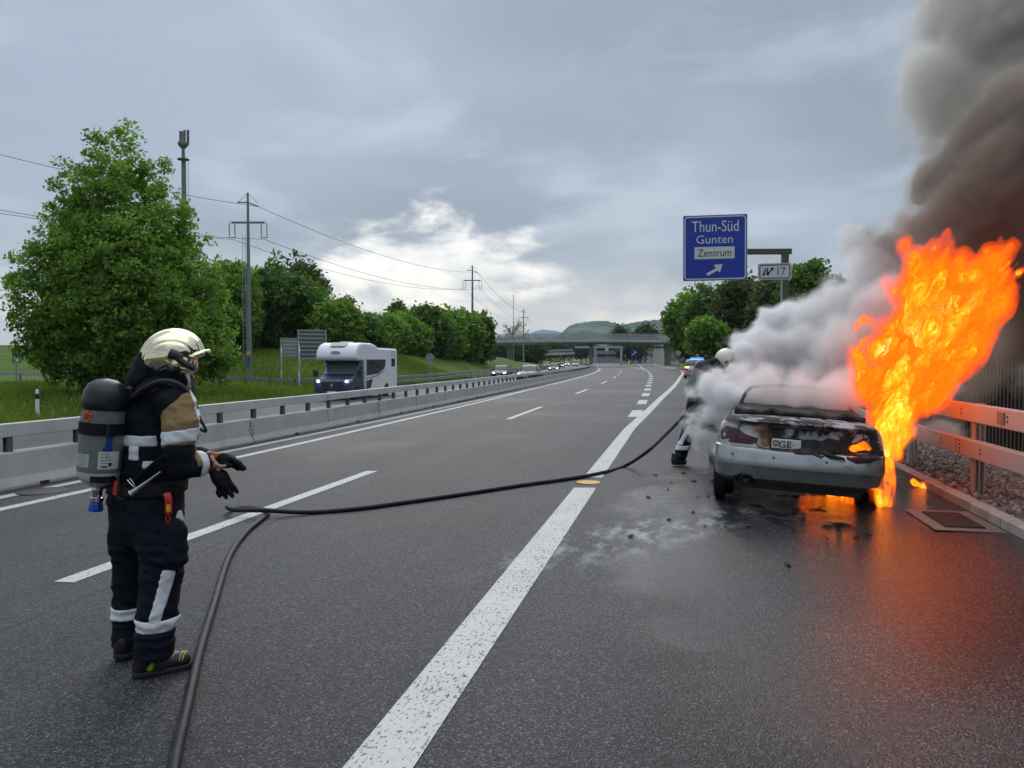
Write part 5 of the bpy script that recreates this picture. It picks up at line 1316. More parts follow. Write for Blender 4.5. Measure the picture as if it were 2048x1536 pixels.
for sd in (-1, 1):
    h = MB(); V = [(-.02, sd * .62, .93), (-.02, sd * .66, 1.05), (-.13, sd * .98, 1.13), (-.34, sd * 1.005, 1.19), (-.26, sd * 1.005, 1.02), (-.06, sd * .93, .93)]
    h.add([Vector(v) + Vector((.02, sd * .006, 0)) for v in V], [(0, 1, 2, 3, 4, 5)]); h.build('headlight', mat('mh_lamp', (.55, .55, .55), .15), mh, world=False)
    MB().lathe([(.07, 0), (.07, .02)], c=(.0, sd * .80, 1.01), M=rotm(y=math.pi / 2), n=12).build('lit_bulb', M_LAMP, mh, world=False)
    m_ = MB(); m_.box((-.62, sd * 1.24, 1.42), (.14, .24, .36)); m_.tube([(-.65, sd * .98, 1.40), (-.62, sd * 1.14, 1.42)], .035, 5); m_.build('mirror', M_PLAST, mh, world=False, bevel=.04)
    # cab door window
    MB().add([(-.98, sd * 1.0, 1.40), (-1.82, sd * 1.0, 1.40), (-1.82, sd * .985, 1.98), (-1.42, sd * .985, 1.98)], [(0, 1, 2, 3)]).build('door_window', M_GLASS, mh, world=False)
    MB().box((-1.84, sd * 1.0, 1.2), (.02, .014, 1.5)).build('door_gap', M_PLAST, mh, world=False)
    for ax in (-.95, -4.95):
        MB().lathe([(.42, -.03), (.42, .02)], c=(ax, sd * (.995 if ax > -2 else 1.135), .36), M=rotm(x=-math.pi / 2 * sd), n=24).build('wheel_arch', M_PLAST, mh, world=False)
        wheel((ax, sd * (.93 if ax > -2 else 1.06), .35), .35, .22, mh, sd, M_RIM, 6)
    # dark decal panel with windows, swoosh, service flaps
    y0 = sd * 1.143
    def pan(poly, name, m, lift=.0): MB().prism(poly, (0, sd * .012, 0), c=(0, y0 + sd * lift, 0), ex=(1, 0, 0), ey=(0, 0, 1)).build(name, m, mh, world=False)
    pan([(-1.9, 1.28), (-3.6, 1.36), (-4.55, 1.62), (-4.75, 1.85), (-4.8, 2.16), (-1.9, 2.16)], 'decal_panel', NVY)
    pan([(-2.35, 1.66), (-3.05, 1.66), (-3.05, 2.04), (-2.35, 2.04)], 'window', M_GLASS, .012); pan([(-3.4, 1.68), (-4.0, 1.68), (-4.0, 1.98), (-3.4, 1.98)], 'window', M_GLASS, .012)
    pan([(-5.75, 1.75), (-6.35, 1.75), (-6.35, 2.22), (-5.75, 2.22)], 'window', M_GLASS, .0); pan([(-5.70, 2.36), (-6.38, 2.36), (-6.38, 2.70), (-5.70, 2.70)], 'vent_flap', M_WHITE)
    pan([(-1.9, .50), (-2.5, .62), (-2.75, 1.02), (-2.72, 1.08), (-1.9, 1.0)], 'swoosh', NVY); pan([(-1.9, 1.10), (-3.4, 1.20), (-4.6, 1.50), (-4.6, 1.53), (-3.3, 1.26), (-1.9, 1.15)], 'stripe', M_SBACK)
    pan([(-5.2, .55), (-5.75, .55), (-5.75, 1.62), (-5.2, 1.62)], 'service_door', WB)
MB().box((-.80, 0, 3.0), (.02, .02, .02)).build('antenna_base', M_PLAST, mh, world=False)
sk = MB(); sk.add([(-.66, -.42, 2.86), (-.66, .42, 2.86), (-1.10, .52, 3.07), (-1.10, -.52, 3.07)], [(0, 1, 2, 3)])
for v in sk.V: v.x += .035; v.z += .01
sk.build('roof_window', mat('roof_glass', (.05, .06, .075), .2), mh, world=False)
MB().prism([(.28 * math.cos(a * .3142), .09 * math.sin(a * .3142)) for a in range(20)], (.02, 0, 0), c=(-.425, 0, 2.52), ex=(0, 1, 0), ey=(0, 0, 1)).build('emblem', mat('emblem_grey', (.35, .36, .38), .4), mh, world=False)
MB().box((-1.9, 0, 3.09), (.6, .5, .08)).build('roof_vent', WB, mh, world=False, bevel=.02)

# ================================================================== the burning convertible (origin at the rear axle, x forward, y left)
BC_POS, BC_HEAD = Vector((1.30, 9.50, zr(1.36) - .035)), math.pi / 2 - rad(6)
bc = thing('burning_car', 'silver convertible on fire with a charred boot lid and burnt out roof', 'car', BC_POS, BC_HEAD)
bc.rotation_euler = (rad(3.0), 0, BC_HEAD)
def burnt_mat():
    m = bpy.data.materials.new('burnt_silver_paint'); m.use_nodes = True; t = NT(m.node_tree); b = t.N['Principled BSDF']; o = t.obj(); x, y, z = t.sep(o)[:3]
    n = t.noise(o, 3.4, 6, .62, .5); f = t.noise(o, 26, 4, .65)
    # scorched field on boot lid and deck, reaching down only as far as the bumper edge
    a = t.m('SUBTRACT', .47, y)                                  # grows to the right of the car
    up = t.m('MULTIPLY', t.m('SUBTRACT', z, .905), 4.5)
    dd = t.m('MAXIMUM', a, up)
    dd = t.m('ADD', dd, t.m('MULTIPLY', t.m('SUBTRACT', n, .5), .42))
    low_ = t.step(t.m('ADD', z, t.m('MULTIPLY', t.m('SUBTRACT', n, .5), .12)), .655, .70)
    dd = t.m('MULTIPLY', dd, low_)
    sidebn = t.m('MULTIPLY', t.step(t.m('ADD', y, t.m('MULTIPLY', n, .25)), -.70, -.82), t.step(z, .3, .5))
    dd = t.m('MAXIMUM', dd, t.m('MULTIPLY', sidebn, .5))
    heat = t.ramp(dd, [(0.0, (.48, .475, .46)), (.04, (.36, .31, .23)), (.10, (.19, .10, .04)), (.17, (.022, .018, .016)), (.30, (.012, .012, .012))])
    ash = t.m('MULTIPLY', t.step(dd, .20, .32), t.step(t.noise(o, 5.2, 5, .6, .4), .46, .58))
    c = t.mix(ash, heat, t.mix(f, (.20, .205, .22), (.42, .44, .47)))
    soot = t.m('MULTIPLY', t.step(t.noise(o, 1.6, 5, .6), .46, .70), .5)
    c = t.mix(soot, c, (.06, .058, .055))
    t.put(b.inputs['Base Color'], c)
    clean = t.step(dd, .12, .03)
    t.put(b.inputs['Metallic'], t.m('MULTIPLY', clean, .82)); t.put(b.inputs['Roughness'], t.m('ADD', .30, t.m('MULTIPLY', t.m('SUBTRACT', 1.0, clean), .6)))
    t.put(b.inputs['Coat Weight'], t.m('MULTIPLY', clean, .5)); b.inputs['Coat Roughness'].default_value = .12
    t.put(b.inputs['Normal'], t.bump(t.m('ADD', n, t.m('MULTIPLY', f, .4)), t.m('MULTIPLY', t.m('SUBTRACT', 1.0, clean), .6), .02))
    return m
M_BURN = burnt_mat(); M_CHAR = mat('charred', (.016, .015, .014), .9, var=.5, scale=9, bump=.7, bscale=24, dirt=.5, dcol=(.10, .10, .105))
lv = [(.235, -.66, 3.25, .74, .28, .3), (.29, -.76, 3.33, .82, .28, .32), (.335, -.83, 3.37, .86, .27, .34), (.40, -.855, 3.40, .872, .26, .36), (.465, -.87, 3.42, .875, .25, .36), (.475, -.905, 3.42, .877, .25, .36), (.50, -.91, 3.42, .877, .25, .36), (.56, -.90, 3.42, .878, .25, .37), (.63, -.885, 3.41, .876, .25, .38),
      (.665, -.865, 3.40, .875, .25, .40), (.675, -.80, 3.40, .874, .25, .40), (.75, -.785, 3.36, .868, .27, .42), (.84, -.765, 3.28, .852, .29, .44), (.90, -.765, 3.22, .83, .30, .46), (.935, -.79, 3.18, .80, .30, .46), (.955, -.80, 3.15, .77, .30, .46), (1.0, -.72, 3.1, .72, .3, .46)]
zt = [(-.92, .985), (-.80, .985), (-.5, 1.01), (-.2, 1.02), (1.75, 1.0), (2.1, .98), (3.0, .82), (3.3, .70), (3.45, .55)]
MB().loft(car_body(lv, zt)).build('body', M_BURN, bc, world=False, smooth=True, angle=32)
# boot lid shut-lines, plate recess, lights, exhaust, sensors
def RP(y, z, off=.0):
    """point on the rear face at lateral y, height z"""
    zs = [l[0] for l in lv]; xr = float(np.interp(z, zs, [l[1] for l in lv])); w_ = float(np.interp(z, zs, [l[3] for l in lv])); cr = float(np.interp(z, zs, [l[4] for l in lv]))
    ay = abs(y); x = xr + .10 * (min(ay, w_ - cr) / w_) ** 2
    if ay > w_ - cr: q = min(.98, (ay - (w_ - cr)) / cr); x += cr * (1 - math.sqrt(1 - q * q))
    return Vector((x - off, y, z))
def rear_patch(pts, name, m, off=.006, parent=bc):
    """closed outline (y,z) lying on the rear face, filled with a grid-like fan"""
    P = [RP(y, z, off) for y, z in pts]; cy_, cz = sum(p[0] for p in pts) / len(pts), sum(p[1] for p in pts) / len(pts); C = RP(cy_, cz, off + .004)
    n = len(P); Q = [p.lerp(C, .5) for p in P]
    for i, (y, z) in enumerate(pts): Q[i] = RP((y + cy_) / 2, (z + cz) / 2, off + .004)
    V = P + Q + [C] + [p + Vector((.03, 0, 0)) for p in P]; F = []
    for i in range(n):
        j = (i + 1) % n; F += [(i, j, n + j, n + i), (n + i, n + j, 2 * n), (i, 2 * n + 1 + i, 2 * n + 1 + j, j)]
    return MB().add(V, F).build(name, m, parent, world=False, smooth=True, angle=50)
lid = [(.60, .93), (.64, .86), (.56, .80), (.46, .76), (.42, .69), (.30, .665), (0, .66), (-.30, .665), (-.42, .69), (-.46, .76), (-.56, .80), (-.64, .86), (-.60, .93)]
MB().tube([RP(y, z, .001) for y, z in smooth_path([(a, b, 0) for a, b in lid], 3) and [(p.x, p.y) for p in smooth_path([(a, b, 0) for a, b in lid], 3)]], .006, 5).build('boot_shut_line', M_CHAR, bc, world=False)
rear_patch([(.30, .79), (.30, .675), (-.33, .675), (-.36, .74), (-.33, .79)], 'plate_recess', M_CHAR, .004)
# melted plastic round the plate and a hanging strip
rr = random.Random(4); blob = []
for i in range(22):
    a = 6.283 * i / 22; blob.append((-.18 + (.30 + .05 * rr.uniform(-1, 1)) * math.cos(a), .735 + (.085 + .03 * rr.uniform(-1, 1)) * math.sin(a)))
rear_patch(blob, 'melted_trim', M_CHAR, .022)
MB().tube([RP(-.2, .68, .02), RP(-.33, .655, .04), RP(-.44, .64, .05), RP(-.45, .61, .05)], [.03, .022, .016, .006], 6).build('melted_drip', M_CHAR, bc, world=False, smooth=True)
# number plate GE with shield
pl = MB(); pc_ = RP(.13, .735, .03)
pm = Matrix.Rotation(rad(0), 3, 'X'); MB().box(pc_, (.014, .30, .105)).build('number_plate', M_PLATE, bc, world=False, bevel=.008)
def car_text(s_, c, w_, h, m, name, parent):
    o = text(name, s_, (0, 0, 0), w_, h, (0, -1, 0), (-1, 0, 0), m, None, depth=.003)
    o.parent = parent; o.location = c; return o
car_text('GE·', pc_ + Vector((-.009, .0, -.002)), .155, .07, M_BLACK, 'plate_lettering', bc)
MB().prism([(-.028, .034), (.028, .034), (.028, -.005), (0, -.036), (-.028, -.005)], (-.004, 0, 0), c=pc_ + Vector((-.007, .108, 0)), ex=(0, -1, 0), ey=(0, 0, 1)).build('plate_shield', M_RED, bc, world=False)
for q in ((.012, .040), (.040, .012)): MB().box(pc_ + Vector((-.012, .108, .004)), (.004, q[0], q[1])).build('plate_cross', M_PLATE, bc, world=False)
# left lamp intact but sooty, right lamp burnt out
lamp = [(.42, .77), (.55, .80), (.66, .86), (.78, .87), (.83, .80), (.82, .72), (.70, .70), (.50, .70), (.44, .72)]
M_SOOTLAMP = mat('sooty_tail_lamp', (.05, .016, .018), .25, var=.8, scale=14, dirt=.7, dcol=(.01, .01, .011))
rear_patch(lamp, 'tail_light', M_SOOTLAMP, .012)
rear_patch([(.50, .79), (.62, .82), (.62, .76), (.50, .745)], 'lamp_lens', mat('dull_red_lens', (.14, .012, .012), .3, var=.6, scale=20, dirt=.5), .02)
rear_patch([(-y, z) for y, z in lamp][::-1], 'tail_light_hole', M_CHAR, .004)
rear_patch([(-.46, .70), (-.60, .69), (-.78, .69), (-.82, .66), (-.70, .615), (-.58, .60), (-.48, .64)], 'melted_lamp', M_CHAR, .02)
# lower valance, exhaust, reverse sensors, tow cover
rear_patch([(.45, .345), (.40, .285), (.62, .285), (.66, .335), (.58, .375), (.50, .375)], 'exhaust_cutout', M_DARK, .006)
ex_c = RP(.53, .325, .02); MB().lathe([(.052, -.02), (.058, .03), (.05, .05), (.045, .03), (.04, -.02)], c=ex_c, M=rotm(y=-math.pi / 2), n=18, cap=True).build('exhaust_pipe', mat('exhaust_steel', (.12, .11, .10), .35, .9), bc, world=False, smooth=True)
for y in (.68, .25, -.28, -.70): MB().lathe([(.016, 0), (.016, .006), (.012, .007)], c=RP(y, .585, -.001), M=rotm(y=-math.pi / 2), n=12).build('parking_sensor', mat('sensor_ring', (.20, .20, .20), .4), bc, world=False)
MB().box(RP(-.50, .545, .001), (.008, .075, .045)).build('tow_cover', mat('tow_cover_silver', (.42, .42, .41), .35, .8), bc, world=False, bevel=.004)
MB().prism([(-.30, 0), (.30, 0), (.28, .022), (-.28, .022)], (-.01, 0, 0), c=RP(0, .905, .002), ex=(0, -1, 0), ey=(0, 0, 1)).build('brake_light', mat('smoked_red', (.05, .008, .008), .4), bc, world=False)
# burnt soft top edge, cabin shell, windscreen frame
M_HOLE = mat('burnt_cabin', (.012, .011, .010), .95)
cab = MB(); cab.box((.75, 0, .80), (1.9, 1.40, .46)); cab.build('cabin_tub', M_HOLE, bc, world=False)
ridge = MB(); pts = [Vector((-.22 + .10 * abs(y) ** 2, y, 1.02 + .025 * rr.uniform(-1, 1))) for y in np.linspace(-.70, .70, 15)]; ridge.tube(pts, [.03 + .018 * rr.random() for _ in pts], 6); ridge.build('burnt_roof_seal', M_CHAR, bc, world=False)
fr = [(1.05, .70, .98), (1.25, .66, 1.10), (1.42, .60, 1.21), (1.44, .46, 1.27), (1.42, 0, 1.30), (1.44, -.46, 1.27), (1.42, -.60, 1.21), (1.25, -.66, 1.10), (1.05, -.70, .98)]
MB().tube(smooth_path(fr, 4), .024, 7).build('windscreen_frame', M_CHAR, bc, world=False, smooth=True)
for s_ in (.35, -.35):
    sb = MB(); sb.loft([[Vector((x, s_ + y, z)) for y, z in [(-.2, z0), (.2, z0), (.2, z1), (-.2, z1)]] for x, z0, z1 in ((.42, .6, 1.00), (.55, .6, 1.03))]); sb.build('seat_shell', M_CHAR, bc, world=False, bevel=.05)
# wheels: right rear burnt down to the rim
for sd in (-1, 1):
    for ax in (0, 2.66):
        MB().lathe([(.37, -.10), (.37, .012)], c=(ax, sd * .868, .33), M=rotm(x=-math.pi / 2 * sd), n=28).build('wheel_arch', M_DARK, bc, world=False)
        if sd < 0 and ax == 0: MB().lathe([(.24, -.11), (.27, -.09), (.25, 0), (.27, .09), (.24, .11)], c=(ax, -.78, .27), M=rotm(x=math.pi / 2), n=24).build('burnt_rim', M_CHAR, bc, world=False, smooth=True)
        else: wheel((ax, sd * .78, .31), .31, .23, bc, sd, M_RIM, 10)
MB().box((.9, 0, .26), (3.2, 1.3, .10)).build('underbody', M_DARK, bc, world=False)
bcM = Matrix.Translation(BC_POS) @ bc.rotation_euler.to_matrix().to_4x4()
def CW(x, y, z): return bcM @ Vector((x, y, z))
# bits of burnt plastic on the road
rr = random.Random(12)
for i in range(34):
    if i < 16: x, y = rr.gauss(1.2, .9), rr.gauss(7.9, .6)
    else: x, y = rr.uniform(-.6, .9), rr.uniform(9.0, 11.6)
    s_ = rr.uniform(.012, .045)
    p = MB(); V = [Vector((x + rr.uniform(-1, 1) * s_, y + rr.uniform(-1, 1) * s_, zr(x) + (.004 if k < 4 else rr.uniform(.3, .8) * s_))) for k in range(8)]
    b_ = bmesh.new(); [b_.verts.new(v) for v in V]; bmesh.ops.convex_hull(b_, input=b_.verts); me = bpy.data.meshes.new('debris'); b_.to_mesh(me); b_.free()
    tag(link('charred_scrap', me, M_CHAR), 'small charred scrap lying on the wet asphalt near the burning car', 'debris', 'charred scraps on the road')
# ================================================================== firefighters
def fabric(name, col, rough=.85, weave=260, folds=.24, var=.25, dust=0.0):
    m = bpy.data.materials.new(name); m.use_nodes = True; t = NT(m.node_tree); b = t.N['Principled BSDF']; o = t.obj()
    n = t.noise(o, 7, 5, .6, .4); f = t.noise(o, weave, 2, .5); fold = t.noise(t.mapping(o, scale=(1, 1, 1.6)), 22, 4, .6, .6)
    c = t.mix(n, tuple(x * (1 - var) for x in col), tuple(x * (1 + var) for x in col))
    if dust: c = t.mix(t.m('MULTIPLY', t.step(t.noise(o, 4, 5, .65), .48, .75), dust), c, (.10, .095, .085))
    t.put(b.inputs['Base Color'], c); b.inputs['Roughness'].default_value = rough; b.inputs['Specular IOR Level'].default_value = .2
    t.put(b.inputs['Normal'], t.bump(t.m('ADD', t.m('MULTIPLY', fold, 1.0), t.m('MULTIPLY', f, .12)), folds, .02))
    return m
M_NAVY = fabric('navy_turnout', (.0065, .0085, .016), .8); M_TAN = fabric('tan_aramid', (.30, .20, .098), .85, var=.12)
M_REFL = fabric('reflective_tape', (.74, .75, .79), .45, folds=.12, var=.08); M_STRAP = fabric('black_webbing', (.010, .010, .012), .7, folds=.2)
M_SKIN = mat('skin', (.50, .27, .20), .55, var=.08, scale=40); M_BOOT = mat('boot_leather', (.014, .014, .015), .45, var=.4, scale=20, bump=.2, bscale=120, dirt=.3, dcol=(.06, .06, .055))
M_LIME = mat('lime_patch', (.42, .50, .03), .5); M_ORCUFF = fabric('orange_knit', (.42, .075, .015), .8); M_GLOVE = fabric('black_glove', (.008, .008, .009), .75)
M_GOLD = mat('gold_chrome', (.86, .77, .52), .07, 1.0, var=.03, scale=3); M_COMP = mat('grey_composite', (.155, .17, .15), .4, var=.35, scale=30, coat=.5, dirt=.3, dcol=(.26, .27, .25))
M_LABEL = mat('paper_label', (.62, .64, .62), .6, var=.05); M_BLUEK = mat('blue_knob', (.01, .06, .42), .4); M_REDP = mat('red_plastic', (.55, .025, .015), .4)
class Fig:
    """a figure modelled as one smooth surface in a frame aligned with the view: right, away, up"""
    def __init__(s, name, label, base, D0, lo, hi, h):
        s.O = Vector(base); s.D0 = D0; s.lo, s.h = np.array(lo), h; s.G = grid(lo, hi, h)
        s.t = thing(name, label, 'person', base); s.field = None
    def L(s, px, py, dd=0.0):
        p = at(px, py, s.D0 + dd) - s.O; return np.array([p.dot(_r), p.dot(_f0), p.z], np.float32)
    def Wd(s, V): V = np.asarray(V); return np.asarray(s.O)[None] + V[:, :1] * np.array(_r)[None] + V[:, 1:2] * np.array(_f0)[None] + V[:, 2:3] * np.array([[0, 0, 1.0]])
    def chain(s, pts, k=.018, G=None):
        """pts: (px,py,dd,r) -> union of tapered capsules"""
        G = G or s.G; f = None
        for a, b in zip(pts[:-1], pts[1:]):
            c = capsule(G, s.L(*a[:3]), s.L(*b[:3]), a[3] * .97, b[3] * .97); f = c if f is None else smin(f, c, k)
        return f
    def mesh(s, F, name, m, parent=None, lo=None, h=None, smooth=True):
        V, Q = iso(F, s.lo if lo is None else lo, h or s.h); me = np_mesh(name, s.Wd(V), Q, smooth); o = link(name, me, m, parent or s.t)
        md = o.modifiers.new('smooth', 'SMOOTH'); md.factor = .5; md.iterations = 2; return o
    def sub(s, lo, hi, h):
        lo = np.minimum(lo, hi); return grid(lo, hi, h)
def box_of(fig, pts, pad):
    P = np.array([fig.L(*p[:3]) for p in pts]); return P.min(0) - pad, P.max(0) + pad

B1 = road_at(285, 1348); D1 = 4.33
f1 = Fig('firefighter', 'firefighter in dark turnout gear with golden helmet pulling on gloves beside the hose', B1, D1, (-.42, -.30, .06), (.50, .68, 2.0), .0085)
B1z = B1.z
near_leg = [(308, 1005, -.05, .135), (322, 1080, -.07, .128), (324, 1150, -.08, .112), (314, 1230, -.10, .104), (308, 1305, -.11, .104)]
far_leg = [(276, 1005, .12, .130), (264, 1085, .15, .120), (262, 1160, .17, .100), (256, 1230, .17, .088), (254, 1293, .16, .086)]
torso = [(300, 1035, .03, .185), (302, 980, .03, .175), (308, 900, .04, .185), (312, 835, .04, .185), (318, 800, .04, .150)]
should = [(350, 806, -.13, .098), (320, 788, .03, .115), (292, 800, .22, .098)]
near_arm = [(354, 806, -.14, .095), (361, 850, -.17, .090), (358, 903, -.18, .080), (364, 932, -.16, .074), (394, 928, -.08, .064), (412, 923, -.04, .052)]
far_arm = [(292, 802, .23, .095), (330, 880, .30, .085), (352, 912, .28, .08), (400, 916, .10, .058), (412, 915, .06, .05)]
neck = [(322, 790, .04, .10), (338, 742, .05, .088), (346, 715, .05, .095)]
G1 = f1.G
dl, dfl = f1.chain(near_leg), f1.chain(far_leg); dt = smin(f1.chain(torso), f1.chain(should), .06); da, dfa = f1.chain(near_arm), f1.chain(far_arm)
# cargo pockets and jacket hem
pk = capsule(G1, f1.L(350, 1062, -.13), f1.L(352, 1112, -.13), .062, .066); pk2 = capsule(G1, f1.L(238, 1058, .10), f1.L(236, 1098, .12), .055, .05)
seat = capsule(G1, f1.L(262, 1000, .02), f1.L(262, 1040, .03), .12, .10)
legs = smin(smin(dl, pk, .03), smin(dfl, pk2, .03), .025)
d = smin(smin(dt, seat, .08), legs, .05); d = smin(d, smin(da, dfa, .001), .035); d = smin(d, f1.chain(neck), .05)
# cloth folds: long drapes, crumples at knees, elbows and hems
zz = G1[2]
rg = 1 - np.abs(perlin(G1[0] * 6 + zz * 3, G1[1] * 6, zz * 9)) * 2.6
fold = .006 * fbm(G1[0] * 9, G1[1] * 9, zz * 13, 3) - .007 * np.clip(rg, 0, 1) ** 3 - .004 * np.clip(1 - np.abs(perlin(G1[0] * 11 + 5, G1[1] * 11, zz * 17 + G1[0] * 8)) * 3, 0, 1) ** 3 + .003 + .004 * fbm(G1[0] * 24 + zz * 6, G1[1] * 24, zz * 38, 2)
crease = .005 * np.sin(zz * 95 + 9 * perlin(G1[0] * 7, G1[1] * 7, zz * 5)) * (np.exp(-((zz - .28) / .12) ** 2) + .7 * np.exp(-((zz - .62) / .10) ** 2) + .5 * np.exp(-((zz - 1.25) / .06) ** 2))
d = d + fold + crease
hem = f1.L(308, 1313, -.11)[2]
d = np.maximum(d, np.where(G1[0] > f1.L(281, 1300, 0)[0], hem - zz, f1.L(256, 1298, .16)[2] - zz))
f1.mesh(d, 'body', M_NAVY)
def band(dp, z0, z1, name, m, extra=None, off=.005):
    F = np.maximum(dp + fold + crease - off, np.maximum(z0 - zz, zz - z1))
    if extra is not None: F = np.maximum(F, extra)
    return f1.mesh(F, name, m)
zy = lambda y, dd=0: float(f1.L(300, y, dd)[2])
# sloping slabs: height measured along a tilted axis
def slab(px, py, dd, ax, half):
    c = f1.L(px, py, dd); a = np.array(ax, np.float32); a /= np.linalg.norm(a); return np.abs((G1[0] - c[0]) * a[0] + (G1[1] - c[1]) * a[1] + (zz - c[2]) * a[2]) - half
arm_ax = (f1.L(358, 905, -.18) - f1.L(354, 808, -.14)); fore_ax = (f1.L(412, 923, -.04) - f1.L(366, 935, -.16))
ff_ = fold + crease
sl = smin(da, 1e3 + da * 0, .01)
tan_s = np.maximum(da + ff_ - .0035, slab(357, 838, -.15, arm_ax, .155)); tan_s = np.maximum(tan_s, (f1.L(322, 800, 0)[0] - G1[0]))
f1.mesh(tan_s, 'tan_sleeve', M_TAN)
f1.mesh(np.maximum(np.maximum(da + ff_ - .007, slab(360, 872, -.17, (-.12, 0, 1), .036)), f1.L(318, 800, 0)[0] - G1[0]), 'sleeve_tape', M_REFL)
f1.mesh(np.maximum(da + ff_ - .005, slab(398, 924, -.07, fore_ax, .028)), 'cuff_tape', M_REFL)
f1.mesh(np.maximum(da + ff_ - .0045, np.maximum(slab(384, 920, -.1, fore_ax, .022), f1.L(384, 927, 0)[2] - zz)), 'cuff_tan', M_TAN)
f1.mesh(np.maximum(da + ff_ - .004, slab(411, 923, -.04, fore_ax, .009)), 'cuff_band', M_STRAP)
band(dl, zy(1256, -.1), zy(1231, -.1), 'leg_tape', M_REFL); band(dfl, zy(1233, .17), zy(1210, .17), 'leg_tape', M_REFL)
cl = f1.L(349, 1130, -.1); cl2 = f1.L(322, 1245, -.1)
xc = cl[0] + (cl2[0] - cl[0]) * np.clip((cl[2] - zz) / (cl[2] - cl2[2]), 0, 1)
band(dl, zy(1238, -.1), zy(1132, -.1), 'leg_tape', M_REFL, np.maximum(np.abs(G1[0] - xc) - .030, G1[1] - f1.L(320, 1150, -.08)[1]), .0055)
band(smin(dt, seat, .08), zy(889, 0), zy(866, 0), 'jacket_tape', M_REFL, np.maximum(G1[0] - f1.L(334, 870, 0)[0], f1.L(250, 870, 0)[0] - G1[0]), .006)
band(smin(dt, seat, .08), zy(915, 0), zy(885, 0), 'jacket_tape', M_REFL, np.abs(G1[0] - f1.L(292, 890, 0)[0]) - .03, .006)
band(smin(dt, seat, .08), zy(932, 0), zy(916, 0), 'jacket_tape', M_REFL, np.abs(G1[0] - f1.L(318, 925, 0)[0]) - .028, .006)
band(smin(smin(dt, seat, .08), dl, .05), zy(984, 0), zy(960, 0), 'waist_belt', M_STRAP, None, .016)
f1.mesh(np.maximum(dl + ff_ - .012, np.maximum(slab(350, 1063, -.13, (.3, 0, 1), .018), np.abs(G1[0] - f1.L(352, 1060, -.1)[0]) - .075)), 'pocket_flap', M_NAVY)
f1.mesh(np.maximum(dl + ff_ - .010, np.maximum(np.abs(G1[0] - f1.L(357, 1030, -.1)[0]) - .012, np.abs(zz - zy(1028)) - .035)), 'zip_tape', M_REFL)
# boots
for nm, heel, mid, toe, sh, dd0, clip in (('boot', (284, 1330, -.13), (318, 1326, -.09), (364, 1320, -.03), (298, 1290, -.12), 0, 1), ('boot', (246, 1316, .13), (262, 1312, .17), (282, 1308, .24), (252, 1275, .15), 0, 0)):
    lo_, hi_ = box_of(f1, [heel, toe, sh], .10); lo_[2] = -.02; g = grid(lo_, hi_, .005)
    gz0 = float(B1.z); hl, md, te, s1_ = f1.L(*heel), f1.L(*mid), f1.L(*toe), f1.L(*sh); base = 0.0 + (0 if clip else .0)
    for v in (hl, md, te): v[2] = base + .055
    up = smin(capsule(g, hl, md, .050, .050), capsule(g, md, te, .052, .046), .03); up = smin(up, capsule(g, hl + np.array([.012, .006, .05]), s1_, .058, .066), .03)
    up = np.maximum(up, base + .026 - g[2]); ob = f1.mesh(up, nm, M_BOOT, lo=lo_, h=.005)
    so = smin(capsule(g, hl * [1, 1, 0] + [0, 0, .02], md * [1, 1, 0] + [0, 0, .02], .052, .049), capsule(g, md * [1, 1, 0] + [0, 0, .02], te * [1, 1, 0] + [.004, 0, .02], .051, .05), .03)
    so = np.maximum(so, np.abs(g[2] - .018) - .018); so = so + .003 * (np.sin((g[0] + g[1]) * 260) > .3) * (g[2] < .018)
    f1.mesh(so, 'sole', M_DARK, ob, lo=lo_, h=.005)
    if clip:
        for (xa, ya, xb, yb, w_) in ((312, 1316, 300, 1338, .016), (290, 1333, 294, 1337, .010)):
            c = np.maximum(capsule(g, f1.L(xa, ya, -.16), f1.L(xb, yb, -.16), .004, w_), np.abs(up - .001) - .003); f1.mesh(c, 'lime_patch', M_LIME, ob, lo=lo_, h=.005)
        for xa in (366, 371): f1.mesh(np.maximum(np.maximum(up - .0035, np.abs(g[0] - f1.L(xa, 1310, -.03)[0]) - .004), .062 - g[2]), 'toe_stripe', M_LIME, ob, lo=lo_, h=.005)
        f1.mesh(np.maximum(np.maximum(up - .0035, np.abs(g[0] - f1.L(346, 1310, -.05)[0]) - .016), .085 - g[2]), 'tongue_patch', M_YEL, ob, lo=lo_, h=.005)
# helmet: chrome gold shell with comb, tilted forward, visor parked, lamp
hx = np.array([math.cos(.33), math.sin(.33), 0]); hy = np.array([-math.sin(.33), math.cos(.33), 0])
hc = f1.L(345, 712, .04); lo_, hi_ = hc - .24, hc + .24; g = grid(lo_, hi_, .0045)
a = (g[0] - hc[0]) * hx[0] + (g[1] - hc[1]) * hx[1]; b_ = (g[0] - hc[0]) * hy[0] + (g[1] - hc[1]) * hy[1]; c = g[2] - hc[2]
ta = rad(-24); au, cu = a * math.cos(ta) + c * -math.sin(ta), a * math.sin(ta) + c * math.cos(ta)   # nods forward/down
ell = (np.sqrt((au / .168) ** 2 + (b_ / .128) ** 2 + (cu / .142) ** 2) - 1) * .13
comb = (np.sqrt((au / .172) ** 2 + (b_ / .030) ** 2 + (cu / .155) ** 2) - 1) * .05
hd = smin(ell, comb, .012)
rim = np.where(au > .06, -.055 - cu * 1.0 - (au - .06) * .05, -.075 - cu + (au - .06) * -.12)
hd = np.maximum(hd, rim); cheek = np.maximum((np.sqrt(((au - .015) / .105) ** 2 + (b_ / .131) ** 2 + ((cu + .055) / .085) ** 2) - 1) * .1, au - .11)
hd = smin(hd, cheek, .006)
